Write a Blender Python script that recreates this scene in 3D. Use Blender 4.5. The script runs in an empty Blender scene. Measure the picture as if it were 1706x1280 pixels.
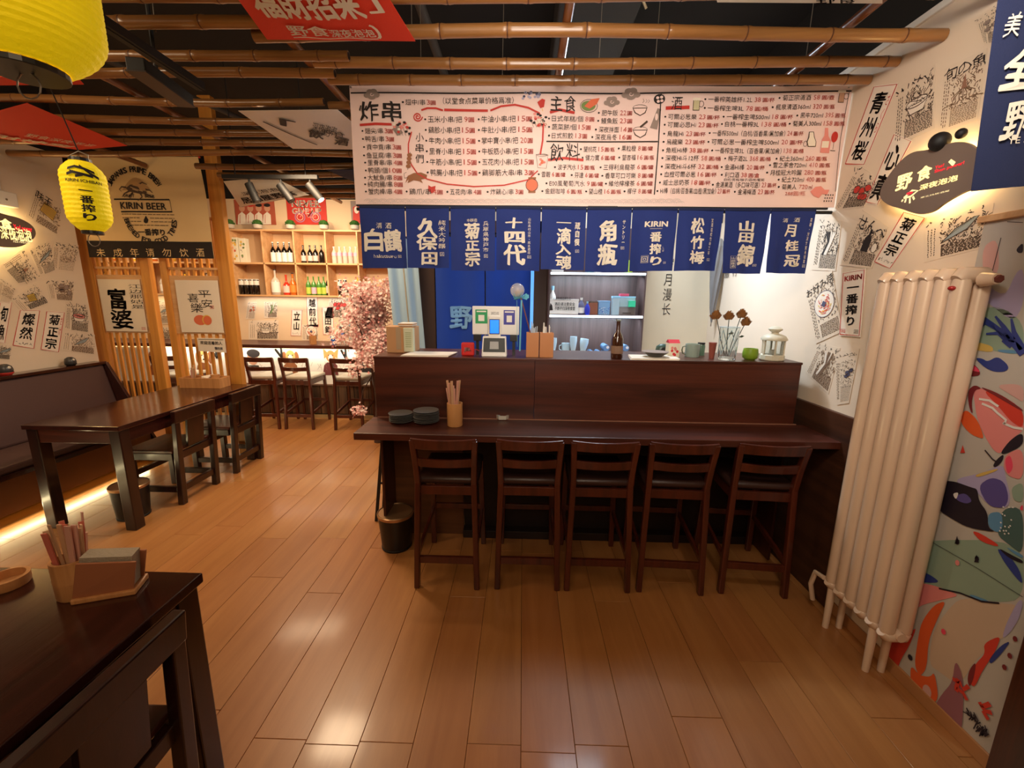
import bpy, math, random
from mathutils import Vector, Matrix
from mathutils.geometry import tessellate_polygon
random.seed(7)
SC = bpy.context.scene
COL = bpy.context.collection
R = math.radians
PI = math.pi

# ------------------------------------------------------------------ camera
F_PX = 705.0
def basis(pitch, yaw, roll):
    p, y, r = R(pitch), R(yaw), R(roll)
    f = Vector((-math.sin(y)*math.cos(p), math.cos(y)*math.cos(p), -math.sin(p)))
    rt = Vector((math.cos(y), math.sin(y), 0)); u = rt.cross(f)
    return rt*math.cos(r)+u*math.sin(r), u*math.cos(r)-rt*math.sin(r), f
RT, UP, FW = basis(11.4, 1.3, .7)
EYE = Vector((0, 0, 1.6))
cam_data = bpy.data.cameras.new('camera'); cam = bpy.data.objects.new('camera', cam_data); COL.objects.link(cam)
cam_data.sensor_fit = 'HORIZONTAL'; cam_data.sensor_width = 36; cam_data.lens = 36*F_PX/1706
cam_data.clip_start = .02
m3 = Matrix((RT, UP, -FW)).transposed()
cam.matrix_world = Matrix.Translation(EYE) @ m3.to_4x4()
SC.camera = cam
SC.view_settings.view_transform = 'Standard'; SC.view_settings.look = 'None'
SC.view_settings.gamma = 1; SC.view_settings.use_curve_mapping = False
SC.view_settings.exposure = 0.0

# ------------------------------------------------------------------ world and lights
w = bpy.data.worlds.new('world'); SC.world = w; w.use_nodes = True
w.node_tree.nodes['Background'].inputs[0].default_value = (1, .8, .6, 1)
w.node_tree.nodes['Background'].inputs[1].default_value = .10
def area(name, loc, size, power, color, target=None, spread=None, sy=None):
    d = bpy.data.lights.new(name, 'AREA'); d.energy = power; d.color = color; d.size = size
    if sy: d.shape = 'RECTANGLE'; d.size_y = sy
    if spread: d.spread = R(spread)
    o = bpy.data.objects.new(name, d); COL.objects.link(o); o.location = loc
    tgt = Vector(target) if target else Vector(loc)+Vector((0, 0, -1))
    o.rotation_euler = (tgt-Vector(loc)).to_track_quat('-Z', 'Y').to_euler()
    return o
def spot(name, loc, target, power, color, angle=60, blend=.5, rad=.03):
    d = bpy.data.lights.new(name, 'SPOT'); d.energy = power; d.color = color
    d.spot_size = R(angle); d.spot_blend = blend; d.shadow_soft_size = rad
    o = bpy.data.objects.new(name, d); COL.objects.link(o); o.location = loc
    o.rotation_euler = (Vector(target)-Vector(loc)).to_track_quat('-Z', 'Y').to_euler()
    return o
def point(name, loc, power, color, rad=.05):
    d = bpy.data.lights.new(name, 'POINT'); d.energy = power; d.color = color; d.shadow_soft_size = rad
    o = bpy.data.objects.new(name, d); COL.objects.link(o); o.location = loc
    return o
WARM = (1, .74, .47); WHITE = (1, .90, .78); COOL = (.66, .86, 1); YEL = (1, .72, .28)
area('front_room_light', (-.3, -.6, 2.75), 1.6, 25, WARM, (.3, 2.3, 1.2))
area('menu_light', (.1, .9, 2.3), .35, 9, WHITE, (.1, 2.45, 2.3), 100, 1.6)
area('left_room_light', (-2.6, 1.2, 2.75), .8, 20, WARM, (-3.0, 3.2, .8))
area('back_room_light', (-2.6, 4.6, 2.55), .7, 36, WARM, (-2.7, 5.3, 1.0))
area('behind_screen_light', (-4.9, 5.0, 2.5), .6, 16, WARM)
area('aisle_light', (-1.7, 3.3, 2.58), .4, 32, WARM)
area('right_wall_fill', (.5, .7, 2.5), .3, 9, WHITE, (1.66, 1.7, 2.1), 120)  # added fill to brighten the upper right wall, no fixture seen
area('kitchen_light', (.6, 3.15, 2.9), .5, 27, (.74, .88, 1))
area('kitchen_spot', (.9, 3.1, 2.6), .08, 9, (.72, .86, 1), (1.66, 3.1, 1.5), 110)
spot('shelf_spot', (-1.72, 4.55, 2.42), (-2.3, 5.85, 2.2), 30, WHITE, 80)
spot('shelf_spot_two', (-2.3, 4.5, 2.45), (-3.0, 5.85, 2.0), 40, WARM, 95, .8)
spot('track_spot', (-1.5, 2.6, 2.6), (-1.4, 2.8, 0), 50, WARM, 90, .7)
area('ceiling_glow', (0, 1.2, 2.2), 1.2, 2.5, WARM, (0, 2.2, 3.0))

# ------------------------------------------------------------------ picture ray onto a real plane
def at(x, y, ax, val):
    d = FW+RT*((x-853)/F_PX)-UP*((y-640)/F_PX)
    t = (val-EYE[ax])/d[ax]
    return EYE+d*t

# ------------------------------------------------------------------ materials
def lin(c):
    return tuple((v/255/12.92 if v/255 <= .04045 else ((v/255+.055)/1.055)**2.4) for v in c)+(1,)
MATS = {}
def mat(name, rgb, rough=.5, metal=0., emit=0., ecol=None, alpha=1., trans=0., vary=0., coat=0., bump=0., bscale=40., sheen=0.):
    if name in MATS: return MATS[name]
    m = bpy.data.materials.new(name); m.use_nodes = True; nt = m.node_tree; b = nt.nodes['Principled BSDF']
    b.inputs['Base Color'].default_value = lin(rgb); b.inputs['Roughness'].default_value = rough
    b.inputs['Metallic'].default_value = metal
    if coat: b.inputs['Coat Weight'].default_value = coat; b.inputs['Coat Roughness'].default_value = .15
    if emit: b.inputs['Emission Strength'].default_value = emit; b.inputs['Emission Color'].default_value = lin(ecol or rgb)
    if trans: b.inputs['Transmission Weight'].default_value = trans; b.inputs['IOR'].default_value = 1.3
    if alpha < 1: b.inputs['Alpha'].default_value = alpha
    if vary or bump:
        tc = nt.nodes.new('ShaderNodeTexCoord'); nz = nt.nodes.new('ShaderNodeTexNoise')
        nz.inputs['Scale'].default_value = bscale if bump else 6; nz.inputs['Detail'].default_value = 5
        nt.links.new(tc.outputs['Object'], nz.inputs['Vector'])
        if vary:
            nz2 = nt.nodes.new('ShaderNodeTexNoise'); nz2.inputs['Scale'].default_value = 5; nz2.inputs['Detail'].default_value = 6
            nt.links.new(tc.outputs['Object'], nz2.inputs['Vector'])
            mx = nt.nodes.new('ShaderNodeMix'); mx.data_type = 'RGBA'
            c = lin(rgb); mx.inputs['A'].default_value = tuple(v*(1-vary) for v in c[:3])+(1,)
            mx.inputs['B'].default_value = tuple(min(1, v*(1+vary)) for v in c[:3])+(1,)
            nt.links.new(nz2.outputs['Fac'], mx.inputs['Factor']); nt.links.new(mx.outputs['Result'], b.inputs['Base Color'])
        if bump:
            bp = nt.nodes.new('ShaderNodeBump'); bp.inputs['Strength'].default_value = bump; bp.inputs['Distance'].default_value = .01
            nt.links.new(nz.outputs['Fac'], bp.inputs['Height']); nt.links.new(bp.outputs['Normal'], b.inputs['Normal'])
    MATS[name] = m; return m
def wood(name, dark, light, axis='X', rough=.35, scale=9., stretch=.06, coat=0., objvar=.0, bump=.12, pinkvar=0.):
    """grain drawn out along one axis"""
    m = bpy.data.materials.new(name); m.use_nodes = True; nt = m.node_tree; b = nt.nodes['Principled BSDF']
    tc = nt.nodes.new('ShaderNodeTexCoord'); mp = nt.nodes.new('ShaderNodeMapping')
    s = [scale*3]*3; s['XYZ'.index(axis)] = scale*3*stretch; mp.inputs['Scale'].default_value = s
    oi = nt.nodes.new('ShaderNodeObjectInfo'); ml = nt.nodes.new('ShaderNodeVectorMath'); ml.operation = 'MULTIPLY_ADD'
    ml.inputs[1].default_value = (17, 31, 23)
    nt.links.new(oi.outputs['Random'], ml.inputs[0]); nt.links.new(tc.outputs['Object'], ml.inputs[2])
    nt.links.new(ml.outputs[0], mp.inputs['Vector'])
    nz = nt.nodes.new('ShaderNodeTexNoise'); nz.inputs['Scale'].default_value = 1; nz.inputs['Detail'].default_value = 8
    nz.inputs['Roughness'].default_value = .65; nz.inputs['Distortion'].default_value = .6
    nt.links.new(mp.outputs[0], nz.inputs['Vector'])
    cr = nt.nodes.new('ShaderNodeValToRGB'); cr.color_ramp.elements[0].position = .32; cr.color_ramp.elements[1].position = .7
    cr.color_ramp.elements[0].color = lin(dark); cr.color_ramp.elements[1].color = lin(light)
    nt.links.new(nz.outputs['Fac'], cr.inputs['Fac'])
    out = cr.outputs['Color']
    if objvar:
        hs = nt.nodes.new('ShaderNodeHueSaturation')
        mr = nt.nodes.new('ShaderNodeMapRange'); mr.inputs['To Min'].default_value = 1-objvar; mr.inputs['To Max'].default_value = 1+objvar
        nt.links.new(oi.outputs['Random'], mr.inputs['Value']); nt.links.new(mr.outputs[0], hs.inputs['Value'])
        if pinkvar:
            m2 = nt.nodes.new('ShaderNodeMath'); m2.operation = 'MULTIPLY'; m2.inputs[1].default_value = 7.31
            fr = nt.nodes.new('ShaderNodeMath'); fr.operation = 'FRACT'
            m4 = nt.nodes.new('ShaderNodeMapRange'); m4.inputs['To Min'].default_value = .5-pinkvar; m4.inputs['To Max'].default_value = .5+pinkvar
            nt.links.new(oi.outputs['Random'], m2.inputs[0]); nt.links.new(m2.outputs[0], fr.inputs[0]); nt.links.new(fr.outputs[0], m4.inputs['Value'])
            nt.links.new(m4.outputs[0], hs.inputs['Hue'])
        nt.links.new(out, hs.inputs['Color']); out = hs.outputs['Color']
    nt.links.new(out, b.inputs['Base Color'])
    b.inputs['Roughness'].default_value = rough
    if coat: b.inputs['Coat Weight'].default_value = coat; b.inputs['Coat Roughness'].default_value = .12
    bp = nt.nodes.new('ShaderNodeBump'); bp.inputs['Strength'].default_value = bump; bp.inputs['Distance'].default_value = .004
    nt.links.new(nz.outputs['Fac'], bp.inputs['Height']); nt.links.new(bp.outputs['Normal'], b.inputs['Normal'])
    MATS[name] = m; return m

FLOORW = wood('floor_oak', (160, 102, 54), (182, 124, 70), 'Y', .36, 3.2, .09, .25, .045, .06, .003)
DARKX = wood('counter_wood', (50, 20, 12), (96, 44, 28), 'X', .38, 5, .05, .12)
DARKY = wood('dark_wood_lengthwise', (38, 15, 12), (66, 28, 20), 'Y', .18, 5, .06, .3)
DARKZ = wood('dark_wood_upright', (44, 18, 12), (82, 38, 24), 'Z', .32, 5, .06, .2)
STOOLM = wood('stool_wood', (60, 23, 14), (96, 40, 24), 'Z', .30, 6, .08, .35)
CHAIRM = wood('chair_wood', (28, 11, 8), (50, 21, 14), 'Z', .30, 6, .08, .35)
PINE = wood('pine', (188, 118, 42), (224, 158, 70), 'Z', .45, 6, .05, .1, .06)
PINEX = wood('pine_across', (196, 146, 96), (226, 182, 134), 'X', .5, 5, .06, 0, .04)
BAMB = wood('bamboo_skin', (112, 72, 38), (168, 116, 64), 'X', .28, 4, .06, .4, .16)
BAMBY = wood('bamboo_skin_cross', (104, 58, 32), (150, 92, 50), 'Y', .3, 4, .06, .4, .16)
BAMCUP = wood('bamboo_cup', (176, 116, 66), (214, 156, 98), 'Z', .45, 8, .06)
RUSTIC = wood('rustic_boards', (54, 36, 24), (122, 86, 56), 'Z', .6, 7, .05, 0, .45, .3)
BOARD = wood('brown_wallboard', (76, 50, 38), (104, 72, 56), 'Z', .5, 5, .05)
CREAM = mat('cream_wall', (226, 206, 182), .8, vary=.03)
CREAMB = mat('back_wall_paint', (226, 196, 160), .8, vary=.03)
KWALL = mat('kitchen_wall_paint', (222, 206, 178), .75, vary=.04)
KWHITE = mat('kitchen_white', (236, 230, 220), .7)
BLACKC = mat('dark_ceiling', (22, 17, 15), .9, vary=.3)
PAPER = mat('paper', (236, 222, 204), .7)
VINYL = mat('menu_vinyl', (238, 208, 200), .5)
INK = mat('black_ink', (34, 24, 22), .7)
INKB = mat('blue_grey_ink', (76, 76, 104), .7)
SKETCH = mat('sketch_ink', (74, 56, 44), .8)
PRED = mat('red_ink', (196, 50, 40), .6)
POR = mat('orange_ink', (222, 110, 74), .6)
PGREY = mat('warm_grey_ink', (150, 130, 120), .7)
PGREEN = mat('green_ink', (120, 140, 80), .7)
PYEL = mat('yellow_ink', (226, 186, 84), .7)
PPINK = mat('pink_ink', (226, 140, 130), .7)
NAVY = mat('navy_cloth', (26, 46, 116), .85, vary=.08, bump=.15, bscale=300)
NAVYD = mat('dark_navy_cloth', (24, 34, 72), .9, bump=.15, bscale=300)
BLUED = mat('blue_door_cloth', (14, 60, 158), .85, vary=.05, bump=.1, bscale=200)
PALEB = mat('pale_blue_cloth', (150, 178, 200), .8, bump=.1, bscale=100)
REDC = mat('red_cloth', (226, 56, 24), .75, bump=.1, bscale=200)
WHITC = mat('white_cloth', (232, 224, 212), .8, bump=.1, bscale=200)
BEIGEC = mat('beige_cloth', (230, 198, 146), .85, bump=.1, bscale=200)
BLACKCL = mat('black_cloth', (38, 28, 26), .85)
TXW = mat('cream_lettering', (226, 216, 200), .8)
BLACKM = mat('black_metal', (18, 15, 14), .6)
BLACKP = mat('black_plastic', (20, 16, 15), .35)
BLACKG = mat('black_ceramic', (58, 56, 56), .35)
GOLDR = mat('brass_rim', (190, 150, 110), .35, .8)
CHROME = mat('chrome', (200, 198, 196), .2, 1)
WIRE = mat('steel_wire', (150, 140, 128), .4, .8)
LEATHER = mat('dark_leather', (60, 36, 30), .4, vary=.1, bump=.1, bscale=120)
LEATHG = mat('grey_leather', (176, 166, 150), .35, bump=.05)
BENCHL = mat('bench_leather', (84, 60, 56), .45, vary=.08, bump=.1, bscale=120)
IVORY = mat('radiator_enamel', (226, 196, 168), .22, coat=.5)
GLASS = mat('clear_glass', (240, 246, 246), .03, trans=1.)
GLASSB = mat('bluish_glass', (200, 226, 236), .1, alpha=.55)
BROWNG = mat('brown_glass', (58, 26, 10), .08, coat=.6)
BLACKGL = mat('black_glass', (20, 14, 12), .08, coat=.6)
GREENG = mat('green_glass', (70, 128, 50), .1, coat=.6)
AMBERG = mat('amber_glass', (190, 100, 30), .1, coat=.5)
YELG = mat('yellow_glass', (226, 180, 50), .1, coat=.5)
REDG = mat('red_glass', (200, 50, 30), .15, coat=.5)
WHITEP = mat('white_plastic', (232, 228, 222), .35)
CARD = mat('cardboard', (196, 146, 100), .8, vary=.06)
LANT = mat('lantern_paper', (236, 206, 10), .7, emit=.30, ecol=(255, 220, 10), bump=.4, bscale=60)
LEAF = mat('leaf', (52, 96, 30), .6, vary=.3)
LEDW = mat('led_warm', (255, 226, 160), .5, emit=7, ecol=(255, 226, 170))
LEDY = mat('led_yellow', (255, 200, 90), .5, emit=2, ecol=(255, 204, 100))
LEDC = mat('led_cool', (220, 240, 255), .5, emit=5, ecol=(214, 238, 255))

# ------------------------------------------------------------------ mesh helpers
class MB:
    def __init__(s): s.v = []; s.f = []; s.mi = []; s.cur = 0
    def add(s, vs, fs):
        n = len(s.v); s.v += [tuple(q) for q in vs]; s.f += [tuple(i+n for i in f) for f in fs]; s.mi += [s.cur]*len(fs)
        return s
    def box(s, x0, x1, y0, y1, z0, z1):
        v = [(x, y, z) for x in (x0, x1) for y in (y0, y1) for z in (z0, z1)]
        return s.add(v, [(0, 1, 3, 2), (4, 6, 7, 5), (0, 4, 5, 1), (2, 3, 7, 6), (0, 2, 6, 4), (1, 5, 7, 3)])
    def hexa(s, b, t):
        """bottom quad and top quad (same winding)"""
        return s.add(list(b)+list(t), [(3, 2, 1, 0), (4, 5, 6, 7), (0, 1, 5, 4), (1, 2, 6, 5), (2, 3, 7, 6), (3, 0, 4, 7)])
    def beam(s, a, b, w_, d_, up=(0, 0, 1)):
        a, b = Vector(a), Vector(b); t = (b-a).normalized(); x = t.cross(Vector(up))
        if x.length < 1e-4: x = t.cross(Vector((0, 1, 0)))
        x.normalize(); y = x.cross(t).normalized(); q = []
        for c in (a, b):
            q.append([c+x*i*w_/2+y*j*d_/2 for i, j in ((-1, -1), (1, -1), (1, 1), (-1, 1))])
        return s.hexa(q[0], q[1])
    def tube(s, pts, r, seg=10, caps=True):
        pts = [Vector(p) for p in pts]; n0 = len(s.v); rs = r if isinstance(r, (list, tuple)) else [r]*len(pts)
        t0 = (pts[1]-pts[0]).normalized(); x = t0.orthogonal().normalized()
        for i, p in enumerate(pts):
            t = (pts[min(i+1, len(pts)-1)]-pts[max(i-1, 0)]).normalized()
            x = (x-t*x.dot(t)).normalized(); y = t.cross(x)
            for k in range(seg):
                a = 2*PI*k/seg; s.v.append(tuple(p+(x*math.cos(a)+y*math.sin(a))*rs[i])); 
        for i in range(len(pts)-1):
            for k in range(seg):
                a = n0+i*seg+k; b = n0+i*seg+(k+1) % seg; s.f.append((a, b, b+seg, a+seg)); s.mi.append(s.cur)
        if caps:
            s.f.append(tuple(n0+k for k in reversed(range(seg)))); s.mi.append(s.cur)
            s.f.append(tuple(n0+(len(pts)-1)*seg+k for k in range(seg))); s.mi.append(s.cur)
        return s
    def lathe(s, prof, c=(0, 0, 0), seg=24, sx=1., sy=1.):
        n0 = len(s.v)
        for r, z in prof:
            for k in range(seg):
                a = 2*PI*k/seg; s.v.append((c[0]+r*sx*math.cos(a), c[1]+r*sy*math.sin(a), c[2]+z))
        for i in range(len(prof)-1):
            for k in range(seg):
                a = n0+i*seg+k; b = n0+i*seg+(k+1) % seg; s.f.append((a, b, b+seg, a+seg)); s.mi.append(s.cur)
        if prof[0][0] > 1e-5: s.f.append(tuple(n0+k for k in reversed(range(seg)))); s.mi.append(s.cur)
        if prof[-1][0] > 1e-5: s.f.append(tuple(n0+(len(prof)-1)*seg+k for k in range(seg))); s.mi.append(s.cur)
        return s
    def prism(s, poly, o, u, v, n, th):
        """2-d polygon in the plane (o,u,v) given thickness th along n"""
        o, u, v, n = Vector(o), Vector(u), Vector(v), Vector(n); k = len(poly)
        a = [o+u*p[0]+v*p[1] for p in poly]; b = [q+n*th for q in a]; n0 = len(s.v)
        s.v += [tuple(q) for q in a+b]
        tr = tessellate_polygon([[Vector((p[0], p[1], 0)) for p in poly]])
        for t in tr:
            s.f.append(tuple(n0+i for i in reversed(t))); s.f.append(tuple(n0+k+i for i in t)); s.mi += [s.cur]*2
        for i in range(k):
            j = (i+1) % k; s.f.append((n0+i, n0+j, n0+k+j, n0+k+i)); s.mi.append(s.cur)
        return s
    def ball(s, c, r, seg=12, rings=8, sz=1.):
        return s.lathe([(max(1e-6, r*math.sin(PI*i/rings)), -r*sz*math.cos(PI*i/rings)) for i in range(rings+1)], c, seg)
def obj(name, mb, material, parent=None, smooth=False, bevel=0., loc=None, sub=0):
    me = bpy.data.meshes.new(name); me.from_pydata(mb.v, [], mb.f)
    ms = material if isinstance(material, (list, tuple)) else [material]
    for m in ms: me.materials.append(m)
    if len(ms) > 1: me.polygons.foreach_set('material_index', mb.mi)
    if smooth:
        me.polygons.foreach_set('use_smooth', [True]*len(me.polygons))
    me.update(); o = bpy.data.objects.new(name, me); COL.objects.link(o)
    if smooth:
        try: me.set_sharp_from_angle(angle=R(50))
        except Exception: pass
    if loc: o.location = loc
    if parent: o.parent = parent
    if bevel:
        b = o.modifiers.new('edge', 'BEVEL'); b.width = bevel; b.segments = 2; b.limit_method = 'ANGLE'; b.angle_limit = R(40)
    if sub:
        q = o.modifiers.new('smooth', 'SUBSURF'); q.levels = sub; q.render_levels = sub
    return o
def thing(name, label, cat, loc=(0, 0, 0), group=None, rz=0.):
    o = bpy.data.objects.new(name, None); COL.objects.link(o); o.location = loc; o.rotation_euler = (0, 0, rz)
    o.empty_display_size = .1
    o['label'] = label; o['category'] = cat
    if group: o['group'] = group
    return o
def tag(o, label, cat, group=None):
    o['label'] = label; o['category'] = cat
    if group: o['group'] = group
    return o
def struct(o): o['kind'] = 'structure'; return o
def dup(root, loc, label=None, rz=None):
    r = root.copy(); COL.objects.link(r); r.location = loc
    if rz is not None: r.rotation_euler = (0, 0, rz)
    if label: r['label'] = label
    for ch in root.children:
        c = ch.copy(); COL.objects.link(c); c.parent = r
        for g in ch.children:
            d = g.copy(); COL.objects.link(d); d.parent = c
    return r

# ------------------------------------------------------------------ lettering and flat print
GL = {}
def glyph(s, bold):
    k = (s, bold)
    if k not in GL and bold >= .02:
        vs, fs = glyph(s, 0); V = []; Fc = []; r = min(bold, .045)*.8; n = len(vs)
        for i in range(7):
            dx, dy = (0, 0) if i == 6 else (r*math.cos(i*PI/3), r*math.sin(i*PI/3)*.8)
            V += [(x+dx, y+dy) for x, y in vs]; Fc += [tuple(q+i*n for q in f) for f in fs]
        GL[k] = (V, Fc)
    if k not in GL:
        c = bpy.data.curves.new('t', 'FONT'); c.body = s; c.resolution_u = 2; c.offset = bold if bold < 0 else 0; c.fill_mode = 'FRONT'
        o = bpy.data.objects.new('t', c); COL.objects.link(o); bpy.context.view_layer.update()
        m = o.to_mesh(); GL[k] = ([(v.co.x, v.co.y) for v in m.vertices], [tuple(p.vertices) for p in m.polygons])
        o.to_mesh_clear(); bpy.data.objects.remove(o); bpy.data.curves.remove(c)
    return GL[k]
class Sheet:
    """a flat or gently waving sheet with flat print on it; corners as seen from the front: bl, br, tr, tl"""
    def __init__(s, bl, br, tr, tl, parent=None, warp=None, th=.002):
        s.c = [Vector(q) for q in (bl, br, tr, tl)]; s.parent = parent; s.warp = warp; s.th = th
        s.W = (s.c[1]-s.c[0]).length; s.H = (s.c[3]-s.c[0]).length
        s.u = (s.c[1]-s.c[0]).normalized(); s.n = s.u.cross(s.c[3]-s.c[0]).normalized(); s.vv = s.n.cross(s.u)
        s.bins = {}; s.off = parent.location.copy() if parent else Vector()
        if parent and parent.rotation_euler.z: raise ValueError
    def pt(s, u, v, off=0.):
        a = u/s.W; b = v/s.H; c = s.c
        p = (c[0]*(1-a)+c[1]*a)*(1-b)+(c[3]*(1-a)+c[2]*a)*b
        return p+s.n*(off+(s.warp(a, b) if s.warp else 0))-s.off
    def uv(s, x, y):
        d = FW+RT*((x-853)/F_PX)-UP*((y-640)/F_PX); t = (s.c[0]-EYE).dot(s.n)/d.dot(s.n); p = EYE+d*t-s.c[0]
        return p.dot(s.u), p.dot(s.vv)
    def bin(s, part, m):
        if part not in s.bins: s.bins[part] = (MB(), [])
        mb, ms = s.bins[part]
        if m not in ms: ms.append(m)
        mb.cur = ms.index(m); return mb
    def flat(s, pts, faces, m, part, lay):
        s.bin(part, m).add([s.pt(p[0], p[1], lay*.0007+(.0035 if s.warp else 0)) for p in pts], faces)
    def poly(s, pts, m, part='print', lay=1, px=False):
        if px: pts = [s.uv(*p) for p in pts]
        s.flat(pts, tessellate_polygon([[Vector((p[0], p[1], 0)) for p in pts]]), m, part, lay)
    def rect(s, x0, y0, x1, y1, m, part='print', lay=1):
        n = max(1, int(abs(x1-x0)/.06)) if s.warp else 1; k = max(1, int(abs(y1-y0)/.06)) if s.warp else 1
        P = [(x0+(x1-x0)*i/n, y0+(y1-y0)*j/k) for j in range(k+1) for i in range(n+1)]
        s.flat(P, [(j*(n+1)+i, j*(n+1)+i+1, (j+1)*(n+1)+i+1, (j+1)*(n+1)+i) for j in range(k) for i in range(n)], m, part, lay)
    def stroke(s, pts, wd, m, part='print', lay=2, px=False, closed=False):
        if px: pts = [s.uv(*p) for p in pts]
        if closed: pts = list(pts)+[pts[0]]
        if s.warp:
            q = [pts[0]]
            for a, b in zip(pts, pts[1:]):
                k = max(1, int(math.dist(a, b)/.035)); q += [(a[0]+(b[0]-a[0])*i/k, a[1]+(b[1]-a[1])*i/k) for i in range(1, k+1)]
            pts = q
        n = len(pts); L = []
        for i, p in enumerate(pts):
            a = pts[max(0, i-1)]; b = pts[min(n-1, i+1)]; dx, dy = b[0]-a[0], b[1]-a[1]; l = math.hypot(dx, dy) or 1
            w_ = (wd if not callable(wd) else wd(i/(n-1)))/2; L += [(p[0]-dy/l*w_, p[1]+dx/l*w_), (p[0]+dy/l*w_, p[1]-dx/l*w_)]
        s.flat(L, [(2*i, 2*i+1, 2*i+3, 2*i+2) for i in range(n-1)], m, part, lay)
    def ell(s, cx, cy, rx, ry, m, part='print', lay=1, rot=0., seg=14, ring=0., jit=0., px=False):
        if px:
            a = s.uv(cx, cy); b = s.uv(cx+rx, cy); c = s.uv(cx, cy-ry); cx, cy = a; rx = math.dist(a, b); ry = math.dist(a, c)
        P = []
        for k in range(seg):
            t = 2*PI*k/seg; x = rx*math.cos(t)*(1+random.uniform(-jit, jit)); y = ry*math.sin(t)*(1+random.uniform(-jit, jit))
            P.append((cx+x*math.cos(rot)-y*math.sin(rot), cy+x*math.sin(rot)+y*math.cos(rot)))
        if ring: s.stroke(P, ring, m, part, lay, closed=True)
        else: s.poly(P, m, part, lay)
    def text(s, t, x0, y0, x1, y1, m, bold=.015, part='lettering', lay=3, vert=False, px=False, brush=0., shear=0., rot=0.):
        if px:
            a = s.uv(x0, y1); b = s.uv(x1, y0); x0, y0 = a; x1, y1 = b
        if vert:
            n = len(t); h = (y1-y0)/n
            for i, ch in enumerate(t):
                if ch != ' ': s._put(ch, x0, y1-(i+1)*h+h*.04, x1, y1-i*h-h*.04, m, bold, part, lay, brush, shear, cell=True)
        else: s._put(t, x0, y0, x1, y1, m, bold, part, lay, brush, shear, rot=rot)
    def _put(s, t, x0, y0, x1, y1, m, bold, part, lay, brush, shear, cell=False, rot=0.):
        vs, fs = glyph(t, bold)
        if not vs: return
        if cell: gx0, gx1, gy0, gy1 = 0, 1, -.12, .9
        else:
            gx0 = min(v[0] for v in vs); gx1 = max(v[0] for v in vs)
            if all(ord(c) < 256 for c in t): gy0 = min(v[1] for v in vs); gy1 = max(v[1] for v in vs)
            else: gy0, gy1 = -.1, .86
            if t == '一': gx0, gx1 = 0, 1
        ph = sum(map(ord, t)) % 17; P = []; cx, cy = (x0+x1)/2, (y0+y1)/2
        for gx, gy in vs:
            if brush:
                gx += brush*math.sin(9*gy+ph)+brush*.5*math.sin(23*gx+ph); gy += brush*math.sin(8*gx+ph*2)+brush*.5*math.sin(19*gy)
            gx += shear*(gy-.35)
            x = x0+(gx-gx0)/(gx1-gx0)*(x1-x0); y = y0+(gy-gy0)/(gy1-gy0)*(y1-y0)
            if rot: dx, dy = x-cx, y-cy; x = cx+dx*math.cos(rot)-dy*math.sin(rot); y = cy+dx*math.sin(rot)+dy*math.cos(rot)
            P.append((x, y))
        s.flat(P, fs, m, part, lay)
    def body(s, name, m, nu=1, nv=1, edge=None):
        mb = MB(); V = []; F = []; k = (nu+1)*(nv+1)
        for off in (0, -s.th):
            for j in range(nv+1):
                for i in range(nu+1): V.append(s.pt(s.W*i/nu, s.H*j/nv, off))
        g = lambda i, j, b=0: b*k+j*(nu+1)+i
        for j in range(nv):
            for i in range(nu):
                F.append((g(i, j), g(i+1, j), g(i+1, j+1), g(i, j+1))); F.append((g(i, j, 1), g(i, j+1, 1), g(i+1, j+1, 1), g(i+1, j, 1)))
        for i in range(nu):
            F.append((g(i, 0), g(i, 0, 1), g(i+1, 0, 1), g(i+1, 0))); F.append((g(i, nv), g(i+1, nv), g(i+1, nv, 1), g(i, nv, 1)))
        for j in range(nv):
            F.append((g(0, j), g(0, j+1), g(0, j+1, 1), g(0, j, 1))); F.append((g(nu, j), g(nu, j, 1), g(nu, j+1, 1), g(nu, j+1)))
        mb.add(V, F); return obj(name, mb, m, s.parent, smooth=bool(s.warp))
    def done(s, parent=None):
        for part, (mb, ms) in s.bins.items():
            if part in ('drawing', 'portrait', 'artwork'):
                for m2 in cluster(mb, .012 if part == 'portrait' else .004): obj(part, m2, ms, parent or s.parent)
            else:
                o = obj(part, mb, ms, parent or s.parent)
                if part in ('print', 'wave_border', 'ruled_line', 'lettering', 'paint', 'emblem', 'card'): o['kind'] = 'stuff'
        s.bins = {}
def cluster(mb, gap):
    """split flat print into its separate pictures by nearness"""
    n = len(mb.v); par = list(range(n))
    def find(a):
        while par[a] != a: par[a] = par[par[a]]; a = par[a]
        return a
    for f in mb.f:
        for q in f[1:]: par[find(q)] = find(f[0])
    isl = {}
    for i, f in enumerate(mb.f): isl.setdefault(find(f[0]), []).append(i)
    L = []
    for fs in isl.values():
        vs = {q for i in fs for q in mb.f[i]}; b = [min(mb.v[q][k] for q in vs)-gap for k in (0, 1, 2)]+[max(mb.v[q][k] for q in vs)+gap for k in (0, 1, 2)]
        L.append([b, fs])
    ch = True
    while ch:
        ch = False; out = []
        for b, fs in L:
            for o in out:
                if all(b[k] <= o[0][k+3] and o[0][k] <= b[k+3] for k in (0, 2)):
                    o[0] = [min(o[0][k], b[k]) for k in (0, 1, 2)]+[max(o[0][k], b[k]) for k in (3, 4, 5)]; o[1] += fs; ch = True; break
            else: out.append([b, fs])
        L = out
    res = []
    for b, fs in L:
        m = MB(); idx = {}
        for i in fs:
            for q in mb.f[i]:
                if q not in idx: idx[q] = len(m.v); m.v.append(mb.v[q])
            m.f.append(tuple(idx[q] for q in mb.f[i])); m.mi.append(mb.mi[i])
        res.append(m)
    return res
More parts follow.
